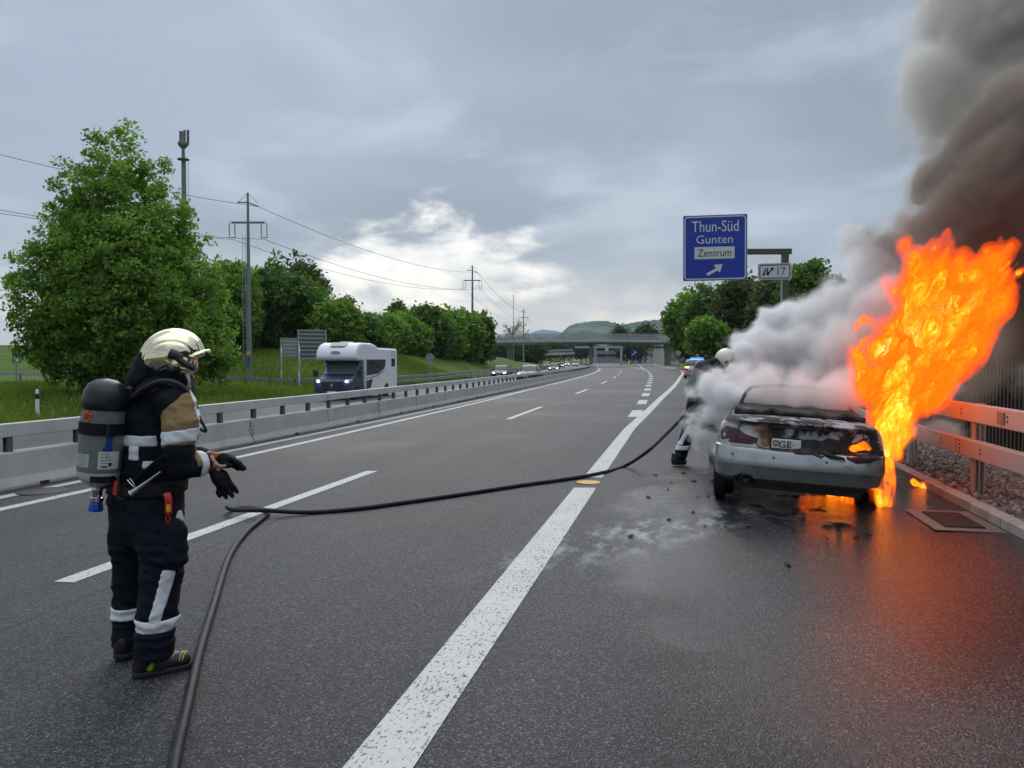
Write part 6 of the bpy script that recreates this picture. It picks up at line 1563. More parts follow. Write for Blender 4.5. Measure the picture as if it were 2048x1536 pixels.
brim = np.maximum((np.sqrt(((au - .09) / .108) ** 2 + (b_ / .105) ** 2 + ((cu + .05) / .06) ** 2) - 1) * .07, np.abs(cu + .052) - .012); hd = smin(hd, brim, .008)
groove = np.abs(np.sqrt(((au + .03) / .135) ** 2 + ((cu + .02) / .105) ** 2) - 1) * .11; hd = hd + .004 * np.exp(-(groove / .006) ** 2) * (np.abs(b_) > .04)
hel = f1.mesh(hd, 'helmet', M_GOLD, lo=lo_, h=.0045)
def HP(u, v, w_):
    x = u * math.cos(ta) + w_ * math.sin(ta); z = -u * math.sin(ta) + w_ * math.cos(ta); q = hc + hx * x + hy * v + np.array([0, 0, z]); return Vector(f1.Wd(q[None])[0])
MB().tube([HP(.005, -.128, .012), HP(.03, -.136, -.01), HP(.05, -.135, -.04)], [.030, .026, .018], 10).build('ear_unit', M_PLAST, hel, smooth=True)
MB().tube([HP(.025, -.140, -.02), HP(.05, -.14, -.07), HP(.085, -.13, -.115)], [.017, .019, .018], 10).build('helmet_lamp', M_PLAST, hel, smooth=True)
MB().tube([HP(-.165, .0, -.045), HP(-.19, 0, -.05), HP(-.205, 0, -.05)], [.016, .022, .014], 8).build('rear_knob', M_PLAST, hel, smooth=True)
MB().tube([HP(.175, y, -.048 - 3 * y * y) for y in np.linspace(-.07, .07, 7)], .010, 6).build('visor_edge', M_PLAST, hel, smooth=True)
# neck cape under the helmet, face
cape = smin(capsule(G1, f1.L(312, 722, .05), f1.L(300, 762, .05), .105, .125), capsule(G1, f1.L(330, 730, .04), f1.L(345, 762, .04), .112, .10), .04) + ff_ * 1.2
cz = f1.L(300, 768, 0)[2] + .04 * np.sin(G1[0] * 22 + 1) ; cape = np.maximum(cape, cz - zz); cape = np.maximum(cape, zz - (f1.L(300, 712, 0)[2] - (G1[0] - f1.L(300, 712, 0)[0]) * .55))
f1.mesh(cape, 'neck_cape', M_NAVY)
fc = f1.L(360, 738, .06); lo_, hi_ = fc - .15, fc + .15; g = grid(lo_, hi_, .005)
a = (g[0] - fc[0]) * hx[0] + (g[1] - fc[1]) * hx[1]; b_ = (g[0] - fc[0]) * hy[0] + (g[1] - fc[1]) * hy[1]; c = g[2] - fc[2]
face = (np.sqrt((a / .075) ** 2 + (b_ / .068) ** 2 + (c / .10) ** 2) - 1) * .07
nose = (np.sqrt(((a - .078) / .020) ** 2 + (b_ / .014) ** 2 + ((c - .005) / .028) ** 2) - 1) * .016; chin = (np.sqrt(((a - .045) / .03) ** 2 + (b_ / .03) ** 2 + ((c + .085) / .025) ** 2) - 1) * .025
lips = (np.sqrt(((a - .068) / .01) ** 2 + (b_ / .024) ** 2 + ((c + .048) / .009) ** 2) - 1) * .009
fa = f1.mesh(smin(smin(smin(face, nose, .012), chin, .02), lips, .006), 'face', M_SKIN, lo=lo_, h=.005)
for s_ in (-1, 1):
    q = fc + hx * .064 + hy * .03 * s_ + np.array([0, 0, .03]); MB().lathe([(.001, -.008), (.009, 0), (.001, .008)], c=Vector(f1.Wd(q[None])[0]), n=8).build('eye', M_BLACK, fa)
MB().tube([Vector(f1.Wd(f1.L(x, y, dd)[None])[0]) for x, y, dd in ((374, 748, -.03), (380, 762, -.03), (378, 775, -.02))], .010, 6).build('chin_strap', M_LABEL, f1.t)
# breathing set: cylinder, back plate, harness
wp = lambda x, y, dd=0.0: Vector(f1.Wd(f1.L(x, y, dd)[None])[0])
top_, bot = wp(214, 757, -.15), wp(196, 966, -.13); axd = (bot - top_); AL = axd.length; CM = axis_m(axd)
r_ = .111
pr = [(.004, 0), (r_ * .45, .008), (r_ * .78, .032), (r_ * .96, .075), (r_ * 1.03, .115), (r_ * 1.03, .165), (r_ * .995, .168)]
ba = thing('air_cylinder', 'grey composite air cylinder with black dome cap on the back of the gloved firefighter', 'air cylinder', bot)
MB().lathe(pr, c=top_, M=CM, n=40).build('dome_cap', mat('dome_black', (.012, .013, .018), .35, var=.2), ba, smooth=True, angle=60)
MB().lathe([(r_, .16), (r_, AL - .085), (r_ * .985, AL - .07)], c=top_, M=CM, n=40).build('cylinder', M_COMP, ba, smooth=True)
MB().lathe([(r_ * .985, AL - .073), (r_ * .93, AL - .04), (r_ * .75, AL - .012), (r_ * .42, AL + .012), (.03, AL + .02)], c=top_, M=CM, n=40).build('lower_dome', mat('dome_white', (.62, .63, .66), .35, var=.1), ba, smooth=True)
MB().lathe([(.028, AL + .01), (.030, AL + .035), (.026, AL + .04), (.026, AL + .075), (.034, AL + .078), (.034, AL + .10), (.02, AL + .105)], c=top_, M=CM, n=16).build('valve', M_CHROME, ba, smooth=True, angle=40)
kn = MB(); kn.lathe([(.026, AL + .10), (.034, AL + .115), (.040, AL + .15), (.03, AL + .155)], c=top_, M=CM, n=8); kn.build('valve_knob', M_BLUEK, ba, bevel=.004)
def cyl_patch(ax0, ax1, a0, a1, rr_, name, m, n=10, round_=0):
    """curved label on the cylinder: along the axis ax0..ax1, angle in degrees about it (0 = towards the viewer)"""
    v0 = CM.inverted() @ (CAM - top_); base_a = math.atan2(v0.y, v0.x); V = []
    for j in (0, 1):
        for i in range(n + 1):
            t_ = base_a + rad(a0 + (a1 - a0) * i / n); V.append(top_ + CM @ Vector((rr_ * math.cos(t_), rr_ * math.sin(t_), ax0 if j == 0 else ax1)))
    return MB().add(V, [(i, i + 1, n + 2 + i, n + 1 + i) for i in range(n)]).build(name, m, ba, smooth=True)
# which way is right-hand in the picture?
_t = top_ + CM @ Vector((math.cos(math.atan2((CM.inverted() @ -_f0).y, (CM.inverted() @ -_f0).x) + .5), math.sin(math.atan2((CM.inverted() @ -_f0).y, (CM.inverted() @ -_f0).x) + .5), 0))
SG = 1 if (_t - top_).dot(_r) > 0 else -1
cyl_patch(AL - .19, AL - .095, SG * -5, SG * 52, r_ + .0015, 'label', M_LABEL); cyl_patch(AL - .17, AL - .10, SG * -78, SG * -28, r_ + .0015, 'label', mat('cream_label', (.50, .52, .42), .6, var=.06))
for i in range(5):
    cyl_patch(AL - .165 + i * .013, AL - .160 + i * .013, SG * -72, SG * -36, r_ + .0022, 'label_line', M_SBACK, 6)
    cyl_patch(AL - .178 + i * .016, AL - .174 + i * .016, SG * 0, SG * (22 + 5 * (i % 3)), r_ + .0022, 'label_line', M_SBACK, 6)
cyl_patch(AL - .112, AL - .103, SG * 4, SG * 18, r_ + .0022, 'label_mark', M_BLUEK, 4); cyl_patch(AL - .13, AL - .112, SG * 22, SG * 30, r_ + .0022, 'label_mark', M_BLACK, 4)
cyl_patch(.285, .40, SG * 10, SG * 28, r_ + .0012, 'paint_mark', mat('blue_marker', (.01, .03, .26), .6, var=.5, scale=40), 5); cyl_patch(.36, .42, SG * 4, SG * 22, r_ + .0014, 'paint_mark', mat('blue_marker'), 5)
cyl_patch(.235, .300, SG * -89, SG * 91, r_ + .006, 'cylinder_strap', M_STRAP, 24); cyl_patch(.235, .30, SG * 8, SG * 16, r_ + .0085, 'strap_buckle', M_PLAST, 3)
cyl_patch(AL - .07, AL - .02, SG * -22, SG * 50, r_ * .955, 'black_quarter', mat('gloss_black', (.006, .006, .007), .2), 8)
# six-armed orange sticker
v0 = CM.inverted() @ (CAM - top_); a0 = math.atan2(v0.y, v0.x) + rad(SG * -42); ctr = top_ + CM @ Vector(((r_ + .002) * math.cos(a0), (r_ + .002) * math.sin(a0), .200)); nrm_ = (ctr - (top_ + axd.normalized() * .200)).normalized(); ez = -axd.normalized(); exs = ez.cross(nrm_)
for k_, (m_, sc2) in enumerate(((M_ORANGE, 1.0), (mat('sticker_dark', (.25, .05, .01), .5), .55))):
    star = MB()
    for k in range(3): 
        dr = exs * math.cos(k * math.pi / 3 + .52) + ez * math.sin(k * math.pi / 3 + .52); star.beam(ctr - dr * .030 * sc2 + nrm_ * (.002 + .003 * k_ + .0004 * k), ctr + dr * .030 * sc2 + nrm_ * (.002 + .003 * k_ + .0004 * k), .013 * sc2, .002, up=nrm_)
    star.build('star_sticker', m_, ba)
# harness (worn: part of the figure)
MB().loft([[wp(258 + o, y, dd) for o, dd in ((-7, -.08), (6, -.12), (14, .10), (0, .16))] for y, q in ((772, 0), (800, 0), (900, 0), (985, 0))]).build('back_plate', M_PLAST, f1.t, bevel=.015)
MB().loft([[wp(x + o, y, dd) for o, dd in ((-9, -.14), (11, -.15), (13, -.02), (-7, .0))] for x, y in ((228, 955), (232, 985), (242, 1002))]).build('reducer_block', M_PLAST, f1.t, bevel=.01)
MB().beam(wp(233, 962, -.17), wp(229, 990, -.17), .018, .006, up=_f0).build('red_tab', M_REDP, f1.t)
MB().tube([wp(x, y, dd) for x, y, dd in ((205, 972, -.14), (214, 972, -.14), (226, 968, -.12))], .016, 8).build('valve_coupling', M_PLAST, f1.t, smooth=True)
def strap(pts, w_, name, m=None, th=.012):
    P = smooth_path([wp(*p) for p in pts], 6); ctr_ = wp(310, 880, .05); rings = []
    for i, p in enumerate(P):
        d_ = (P[min(i + 1, len(P) - 1)] - P[max(i - 1, 0)]).normalized(); n0 = p - ctr_; n0 = (n0 - d_ * n0.dot(d_)).normalized(); s_ = d_.cross(n0)
        rings.append([p + s_ * w_ / 2, p + s_ * w_ / 2 + n0 * th, p - s_ * w_ / 2 + n0 * th, p - s_ * w_ / 2])
    MB().loft(rings).build(name, m or M_STRAP, f1.t, smooth=True, angle=50)
strap([(262, 800, -.10), (285, 785, -.16), (318, 768, -.17), (352, 772, -.16), (378, 792, -.12), (388, 830, -.08), (386, 880, -.05)], .055, 'shoulder_strap')
strap([(262, 975, -.14), (290, 950, -.20), (318, 925, -.22), (345, 905, -.14)], .050, 'waist_strap')
MB().tube(smooth_path([wp(*p) for p in ((268, 792, -.13), (290, 775, -.20), (325, 762, -.20), (360, 770, -.19), (384, 800, -.13), (392, 818, -.1))], 6), .013, 8).build('air_hose', M_DARK, f1.t, smooth=True)
MB().tube(smooth_path([wp(*p) for p in ((383, 752, -.02), (388, 780, -.06), (388, 805, -.08), (396, 830, -.1), (412, 861, -.1), (400, 858, -.08), (384, 846, -.04))], 6), .0085, 8).build('mask_line', M_DARK, f1.t, smooth=True)
MB().tube([wp(386, 808, -.08), wp(391, 818, -.09), wp(397, 833, -.1)], [.012, .014, .012], 8).build('mask_coupling', M_CHROME, f1.t, smooth=True)
MB().tube(smooth_path([wp(*p) for p in ((260, 957, -.19), (267, 965, -.20), (269, 974, -.20), (262, 968, -.20), (255, 960, -.19))], 4), .004, 5).build('harness_ring', M_CHROME, f1.t)
MB().lathe([(.006, 0), (.008, .08), (.013, .15), (.020, .20), (.024, .21)], c=wp(322, 943, -.25), M=axis_m(wp(266, 985, -.22) - wp(322, 943, -.25)), n=14).build('hooter', M_CHROME, f1.t, smooth=True)
strap([(334, 988, -.17), (336, 1000, -.18), (336, 1026, -.18)], .034, 'key_tag', M_REDP, .018); MB().box(wp(337, 1016, -.215), (.016, .014, .036)).build('tag_label', mat('warning_yellow'), f1.t)
MB().tube(smooth_path([wp(*p) for p in ((336, 1026, -.2), (332, 1038, -.2), (336, 1046, -.2), (340, 1038, -.2), (337, 1027, -.2))], 4), .0025, 5).build('tag_cord', M_REDP, f1.t)
# hands
def hand(fig, palm, fingers, name, m, h=.0038, k=.012, parent=None, pad=.05):
    pts = palm + [p for f in fingers for p in f]; lo_, hi_ = box_of(fig, pts, pad); g = grid(lo_, hi_, h)
    F = fig.chain(palm, .02, g)
    for f in fingers: F = smin(F, fig.chain(f, .006, g), k * .5)
    return fig.mesh(F, name, m, parent, lo=lo_, h=h)
hand(f1, [(404, 923, -.06, .026), (416, 925, -.04, .030), (430, 929, -.03, .027)], [[(416, 917, -.05, .014), (424, 915, -.06, .011), (427, 922, -.07, .009)], [(430, 928, -.05, .0105), (442, 933, -.05, .0095), (453, 931, -.045, .008)],
     [(430, 932, -.03, .0105), (438, 939, -.04, .0095), (433, 944, -.05, .008)], [(426, 935, -.02, .010), (432, 943, -.03, .009), (428, 947, -.045, .008)], [(420, 935, -.01, .009), (424, 943, -.02, .008), (421, 946, -.035, .007)]], 'hand', M_SKIN)
hand(f1, [(404, 915, .07, .024), (418, 912, .05, .026), (428, 911, .04, .022)], [[(414, 909, .03, .012), (424, 906, .02, .010), (431, 907, .01, .008)], [(428, 910, .03, .010), (438, 913, .02, .009), (444, 919, .01, .008)], [(428, 914, .04, .010), (437, 918, .03, .009), (441, 924, .02, .008)],
     [(426, 917, .05, .009), (434, 921, .04, .008), (437, 926, .03, .007)], [(422, 919, .06, .008), (428, 923, .05, .007), (430, 927, .04, .006)]], 'hand', M_SKIN)
# the two gloves he is handling
def glove(label, palm, fingers, cuff):
    b0 = wp(*palm[-1][:3]); t = thing('glove', label, 'glove', b0)
    pts = palm + [p for f in fingers for p in f]; lo_, hi_ = box_of(f1, pts, .06); g = grid(lo_, hi_, .0042); F = f1.chain(palm, .03, g)
    for f in fingers: F = smin(F, f1.chain(f, .006, g), .008)
    F = F + .0025 * fbm(g[0] * 40, g[1] * 40, g[2] * 40, 2); f1.mesh(F, 'shell', M_GLOVE, t, lo=lo_, h=.0042)
    MB().tube([wp(*c[:3]) for c in cuff], [c[3] for c in cuff], 14).build('cuff', M_ORCUFF, t, smooth=True)
glove('black glove with orange lining stretched out flat in his hands', [(432, 921, -.0, .032), (447, 921, .0, .038), (462, 923, .01, .036)],
      [[(462, 918, -.02, .015), (476, 925, -.03, .0135), (487, 938, -.03, .012)], [(464, 921, 0, .015), (478, 926, 0, .0135), (489, 937, .0, .012)], [(462, 924, .02, .014), (474, 930, .03, .013), (484, 939, .03, .011)], [(458, 928, .04, .013), (468, 933, .05, .012), (477, 939, .05, .010)], [(446, 926, -.03, .014), (455, 931, -.04, .012), (463, 931, -.045, .010)]],
      [(418, 917, .01, .026), (428, 918, .005, .036), (437, 920, .0, .037), (443, 921, .0, .033)])
glove('black glove hanging fingers down from his near hand', [(428, 942, -.03, .030), (440, 955, -.02, .042), (449, 968, -.02, .042)],
      [[(438, 975, -.02, .016), (437, 985, -.03, .0145), (439, 992, -.03, .012)], [(446, 979, -.03, .016), (449, 988, -.03, .0145), (452, 995, -.03, .012)], [(455, 977, -.03, .016), (460, 985, -.03, .0145), (465, 992, -.03, .012)], [(461, 968, -.02, .015), (469, 976, -.02, .0135), (474, 984, -.02, .0115)], [(432, 950, .02, .014), (428, 960, .04, .013), (431, 968, .045, .011)]],
      [(420, 934, -.02, .026), (428, 941, -.03, .030)])

# ---------------------------------------------------------------- the firefighter at the car, leaning into the steam
B2_ = road_at(1395, 929); D2 = 12.15
f2 = Fig('firefighter', 'firefighter leaning into the steam at the burning car with hose and pale helmet', B2_, D2, (-.70, -.65, -.02), (.95, .65, 1.95), .013)
G2 = f2.G
l1 = [(1392, 815, 0, .15), (1378, 858, -.08, .115), (1366, 895, -.10, .098), (1360, 915, -.10, .10)]; l2 = [(1402, 812, .12, .15), (1424, 865, .16, .11), (1428, 905, .18, .09), (1430, 920, .18, .085)]
to = [(1396, 808, .05, .17), (1400, 775, .05, .185), (1416, 742, .03, .18), (1428, 733, .0, .14)]
a1 = [(1424, 742, -.18, .09), (1446, 775, -.26, .08), (1462, 780, -.22, .065), (1474, 772, -.15, .05)]; a2 = [(1424, 742, .2, .09), (1440, 785, .25, .08), (1462, 790, .15, .06), (1472, 786, .05, .05)]
nk = [(1428, 735, .02, .10), (1442, 722, .02, .09)]
F2 = smin(smin(smin(f2.chain(to), smin(f2.chain(l1), f2.chain(l2), .03), .06), smin(f2.chain(a1), f2.chain(a2), .01), .05), f2.chain(nk), .05)
fo2 = .010 * fbm(G2[0] * 8, G2[1] * 8, G2[2] * 11, 3) + .005 * np.sin(G2[2] * 70 + 8 * perlin(G2[0] * 6, G2[1] * 6, G2[2] * 4)) * np.exp(-((G2[2] - .2) / .12) ** 2)
F2 = np.maximum(F2 + fo2, .07 - G2[2]); f2.mesh(F2, 'body', M_NAVY)
for l, y0, y1 in ((l1, 889, 898), (l2, 889, 898)): f2.mesh(np.maximum(f2.chain(l) + fo2 - .012, np.maximum(float(f2.L(1380, y1, 0)[2]) - G2[2], G2[2] - float(f2.L(1380, y0, 0)[2]))), 'leg_tape', M_REFL)
c1, c2 = f2.L(1384, 852, -.2), f2.L(1364, 892, -.2); xc2 = c1[0] + (c2[0] - c1[0]) * np.clip((c1[2] - G2[2]) / (c1[2] - c2[2]), 0, 1) - .03
f2.mesh(np.maximum(f2.chain(l1) + fo2 - .012, np.maximum(np.maximum(np.abs(G2[0] - xc2) - .032, G2[1] - f2.L(1380, 860, -.08)[1]), np.abs(G2[2] - (c1[2] + c2[2]) / 2) - (c1[2] - c2[2]) / 2)), 'leg_tape', M_REFL)
f2.mesh(np.maximum(f2.chain(to) + fo2 - .014, np.abs(G2[2] - float(f2.L(1400, 790, 0)[2])) - .03), 'jacket_tape', M_REFL)
w2p = lambda x, y, dd=0.0: Vector(f2.Wd(f2.L(x, y, dd)[None])[0])
for a_, b_, c_ in (((1349, 921, -.13), (1358, 922, -.12), (1368, 923, -.14)), ((1424, 925, .15), (1432, 926, .14), (1441, 927, .12))):
    lo_, hi_ = box_of(f2, [a_, c_], .12); lo_[2] = -.01; g = grid(lo_, hi_, .008); A, Bm, C_ = f2.L(*a_), f2.L(*b_), f2.L(*c_)
    for v in (A, Bm, C_): v[2] = .05
    up = smin(smin(capsule(g, A, Bm, .052, .052), capsule(g, Bm, C_, .052, .045), .03), capsule(g, A + [0.01, 0, .04], A + [.03, .02, .17], .06, .07), .03); o_ = f2.mesh(np.maximum(up, .004 - g[2]), 'boot', M_BOOT, lo=lo_, h=.008)
    f2.mesh(np.maximum(np.maximum(up - .005, np.abs(g[0] - Bm[0] - .01) - .03), .085 - g[2]), 'yellow_patch', M_YEL, o_, lo=lo_, h=.008)
hc = f2.L(1450, 716, .0); lo_, hi_ = hc - .25, hc + .25; g = grid(lo_, hi_, .007); a, b_, c = g[0] - hc[0], g[1] - hc[1], g[2] - hc[2]
ta = rad(-38); au, cu = a * math.cos(ta) - c * math.sin(ta), a * math.sin(ta) + c * math.cos(ta)
hd = smin((np.sqrt((au / .165) ** 2 + (b_ / .13) ** 2 + (cu / .14) ** 2) - 1) * .13, (np.sqrt((au / .168) ** 2 + (b_ / .03) ** 2 + (cu / .152) ** 2) - 1) * .05, .012)
hd = np.maximum(hd, -.07 - cu); h2 = f2.mesh(hd, 'helmet', mat('pale_lacquer', (.70, .69, .60), .22, .1, coat=.6), lo=lo_, h=.007)
MB().tube([w2p(1452, 722, -.13), w2p(1456, 730, -.12)], [.03, .02], 8).build('ear_unit', M_PLAST, h2, smooth=True)
cf = f2.L(1456, 729, .0); lo_, hi_ = cf - .14, cf + .14; g = grid(lo_, hi_, .008); f2.mesh((np.sqrt(((g[0] - cf[0]) / .075) ** 2 + ((g[1] - cf[1]) / .07) ** 2 + ((g[2] - cf[2]) / .09) ** 2) - 1) * .07, 'face', M_SKIN, lo=lo_, h=.008)
cp1, cp2 = w2p(1407, 723, -.13), w2p(1386, 772, -.15); ax2 = cp2 - cp1; CM2 = axis_m(ax2); A2 = ax2.length
t2 = thing('air_cylinder', 'air cylinder with black dome on the back of the firefighter in the steam', 'air cylinder', cp2)
MB().lathe([(.005, -.02), (.07, .0), (.098, .05), (.105, .10), (.105, .15)], c=cp1, M=CM2, n=24).build('dome_cap', mat('dome_black'), t2, smooth=True, angle=60)
MB().lathe([(.102, .148), (.102, A2), (.07, A2 + .06), (.03, A2 + .08)], c=cp1, M=CM2, n=24).build('cylinder', M_COMP, t2, smooth=True)
for s_, dd in ((0, -.15), (1, .05)):
    x0 = 1474 if not s_ else 1472; y0 = 772 if not s_ else 786
    hand(f2, [(x0, y0, dd, .042), (x0 + 5, y0 + 1, dd, .045), (x0 + 9, y0 + 2, dd, .04)], [[(x0 + 9, y0 - 2 + 2 * q, dd + .02 * q, .016), (x0 + 14, y0 + 1 + 2 * q, dd + .02 * q, .014), (x0 + 13, y0 + 6 + 2 * q, dd + .02 * q, .012)] for q in range(4)] + [[(x0 + 4, y0 - 4, dd - .02, .017), (x0 + 10, y0 - 6, dd - .04, .014)]], 'gloved_hand', M_GLOVE, .007)

# ================================================================== hose
hp = [road_at(*p) for p in ((318, 1750), (338, 1610), (352, 1520), (375, 1420), (400, 1310), (428, 1215), (458, 1120), (492, 1070), (520, 1046), (536, 1030), (524, 1023), (494, 1020), (466, 1022), (455, 1028), (470, 1034), (530, 1035), (620, 1029), (720, 1021), (830, 1006), (940, 990), (1050, 973), (1130, 962), (1200, 950), (1250, 935))]
RH = .0265
pts = []
for i, p in enumerate(hp): pts.append(Vector((p.x, p.y, zr(p.x) + RH + (.055 if 13 <= i <= 15 else .0))))
pts += [at(1292, 905, 11.2) , at(1325, 875, 11.5), at(1352, 848, 11.75), at(1378, 822, 11.85), at(1410, 800, 11.8), at(1450, 788, 11.9), at(1482, 780, 11.95)]
pts[-7].z = max(pts[-7].z, .12)
hs = thing('fire_hose', 'black rubber fire hose looping across the lanes to the burning car', 'hose', pts[3])
M_HOSE = mat('hose_rubber', (.010, .0115, .0145), .55, spec=.3, var=.25, scale=9, bump=.1, bscale=60, dirt=.3, dcol=(.07, .07, .07))
MB().tube(smooth_path(pts, 7), RH, 12).build('hose_line', M_HOSE, hs, smooth=True)
noz = pts[-1]; MB().lathe([(.034, -.05), (.045, 0), (.045, .10), (.035, .14), (.05, .22), (.052, .26), (.02, .265)], c=noz, M=axis_m(Vector((1, .25, -.12))), n=14).build('nozzle', M_REDP, hs, smooth=True)
# ================================================================== flames
def to_world(V, O): V = np.asarray(V); return np.asarray(O)[None] + V[:, :1] * np.array(_r)[None] + V[:, 1:2] * np.array(_f0)[None] + V[:, 2:3] * np.array([[0, 0, 1.0]])
def loc(px, py, dep, O):
    p = at(px, py, dep) - O; return np.array([p.dot(_r), p.dot(_f0), p.z], np.float32)
def flame_mat():
    m = bpy.data.materials.new('flame'); m.use_nodes = True; t = NT(m.node_tree); t.N.clear()
    h = t.sep(t.attr('flame_heat'))
    c = t.ramp(h[0], [(0, (.12, .0095, .0005)), (.28, (.42, .040, .0012)), (.52, (.75, .098, .0022)), (.72, (.88, .18, .005)), (.90, (.95, .29, .016)), (1, (1, .36, .08))])
    e = t.n('ShaderNodeEmission'); t.put(e.inputs[0], c); t.put(e.inputs[1], 2.9)
    tr = t.n('ShaderNodeBsdfTransparent'); mx = t.n('ShaderNodeMixShader'); t.put(mx.inputs[0], h[1]); t.L.new(tr.outputs[0], mx.inputs[1]); t.L.new(e.outputs[0], mx.inputs[2])
    o = t.n('ShaderNodeOutputMaterial'); t.L.new(mx.outputs[0], o.inputs[0]); return m
M_FLAME = flame_mat()
def glow_mat(name, colr, emit, absorb):
    m = bpy.data.materials.new(name); m.use_nodes = True; t = NT(m.node_tree); t.N.clear()
    e = t.n('ShaderNodeEmission'); e.inputs[0].default_value = (*colr, 1); e.inputs[1].default_value = emit
    a = t.n('ShaderNodeVolumeAbsorption'); a.inputs[0].default_value = (0, 0, 0, 1); a.inputs[1].default_value = absorb
    ad = t.n('ShaderNodeAddShader'); t.L.new(e.outputs[0], ad.inputs[0]); t.L.new(a.outputs[0], ad.inputs[1])
    o = t.n('ShaderNodeOutputMaterial'); t.L.new(ad.outputs[0], o.inputs['Volume']); m.cycles.homogeneous_volume = True; return m
GLOW = {'outer': glow_mat('flame_gas_outer', (1, .085, .002), 3.0, 2.2), 'mid': glow_mat('flame_gas_mid', (1, .14, .004), 8.0, 6.0), 'hot': glow_mat('flame_gas_hot', (1, .22, .008), 14.0, 9.0)}
def flames(name, caps, dep, flow, h, amp, layers, parent, seed=0.0, fs=1.0, hot=None):
    """caps: chains of (px,py,dd,r_px); one mesh per layer (level, alpha, heat)"""
    O = at(caps[0][0][0], caps[0][0][1], dep)
    pts = [(loc(p[0], p[1], dep + p[2], O), p[3] * dep / FPX) for c in caps for p in c]
    lo = np.min([p - r for p, r in pts], 0) - amp * 1.3; hi = np.max([p + r for p, r in pts], 0) + amp * 1.3
    Gd = grid(lo, hi, h); d = np.full(Gd[0].shape, .6, np.float32); mg = .30
    for c in caps:
        for a, b in zip(c[:-1], c[1:]):
            A, B_ = loc(a[0], a[1], dep + a[2], O), loc(b[0], b[1], dep + b[2], O); ra, rb = a[3] * dep / FPX, b[3] * dep / FPX
            l0 = np.floor((np.minimum(A - ra, B_ - rb) - mg - lo) / h).astype(int).clip(0); l1 = np.ceil((np.maximum(A + ra, B_ + rb) + mg - lo) / h).astype(int) + 1
            sl = tuple(slice(x0, x1) for x0, x1 in zip(l0, l1)); q = capsule([g_[sl] for g_ in Gd], A, B_, ra, rb); d[sl] = smin(d[sl], q, .03)
    fl = np.array(flow, np.float32); fl /= np.linalg.norm(fl); p1 = np.cross(fl, (0, 1, 0)); p1 /= np.linalg.norm(p1); p2 = np.cross(fl, p1)
    def flowc(X, Y, Z, k=.27):
        s = X * fl[0] + Y * fl[1] + Z * fl[2]; u = X * p1[0] + Y * p1[1] + Z * p1[2]; v = X * p2[0] + Y * p2[1] + Z * p2[2]
        wu = perlin(u * 1.6 + seed, v * 1.6, s * 1.1) * .30; wv = perlin(u * 1.6 + 31, v * 1.6 + seed, s * 1.1) * .30
        wu = wu + perlin(u * 5 + seed, v * 5 + 9, s * 2.6) * .06
        return (u + wu) * fs, (v + wv) * fs, s * k * fs
    u, v, s = flowc(*Gd)
    nz = fbm(u * 4.2 + seed, v * 4.2, s * 4.2, 4, .55, 2.1)
    tong = perlin(u * 9 + seed, v * 9, s * 5 + 3)
    f = d + amp * nz * 1.5 + amp * .55 * np.maximum(tong, -.2) + amp * .22 * perlin(u * 21 + seed, v * 21, s * 15)
    for i, (lev, al, ht) in enumerate(layers):
        V, Q = iso(f, lo, h, lev)
        if len(V) < 10: continue
        if isinstance(al, str):
            link(name, np_mesh(name, to_world(V, O), Q, True), GLOW[al], parent); continue
        uu, vv, ss = flowc(V[:, 0].astype(np.float32), V[:, 1].astype(np.float32), V[:, 2].astype(np.float32))
        r1 = fbm(uu * 6.5 + 7 + i, vv * 6.5 + seed, ss * 7.0, 4, .62, 2.1, ridge=True); r2 = fbm(uu * 2.0 + seed, vv * 2.0, ss * 2.2 + i, 3)
        fine = fbm(uu * 20 + i * 3, vv * 20, ss * 14, 3, .6, 2.0, ridge=True)
        heat = ht + .58 * (r1 - .30) + .55 * r2 + .26 * (fine - .3)
        if hot:
            for (pa, pb, rr_, k_) in hot: heat = heat + k_ * np.exp(-(np.maximum(capsule(V.T, loc(*pa, O), loc(*pb, O), 0, 0), 0) / rr_) ** 2)
        a_ = np.clip(al + 1.5 * (r1 - .30) + .8 * (fine - .3), 0, 1) if al < 1 else np.ones(len(V))
        me = np_mesh(name, to_world(V, O), Q, True); vcol(me, 'flame_heat', np.stack([np.clip(heat, 0, 1), a_, 0 * heat], 1)); link(name, me, M_FLAME, parent)
fire = thing('fire', 'tall orange flames leaning over the guardrail from the burning convertible', 'fire', at(1765, 1000, 8.6))
main = [[(1786, 852, -.2, 18), (1794, 812, .0, 32), (1802, 770, .1, 40), (1822, 715, .2, 44), (1858, 655, .4, 44), (1898, 600, .5, 36), (1935, 555, .6, 20)]]
fr_ = random.Random(17); axis_ = [(1790, 830), (1796, 800), (1806, 760), (1822, 715), (1846, 675), (1870, 640), (1900, 598), (1925, 570)]
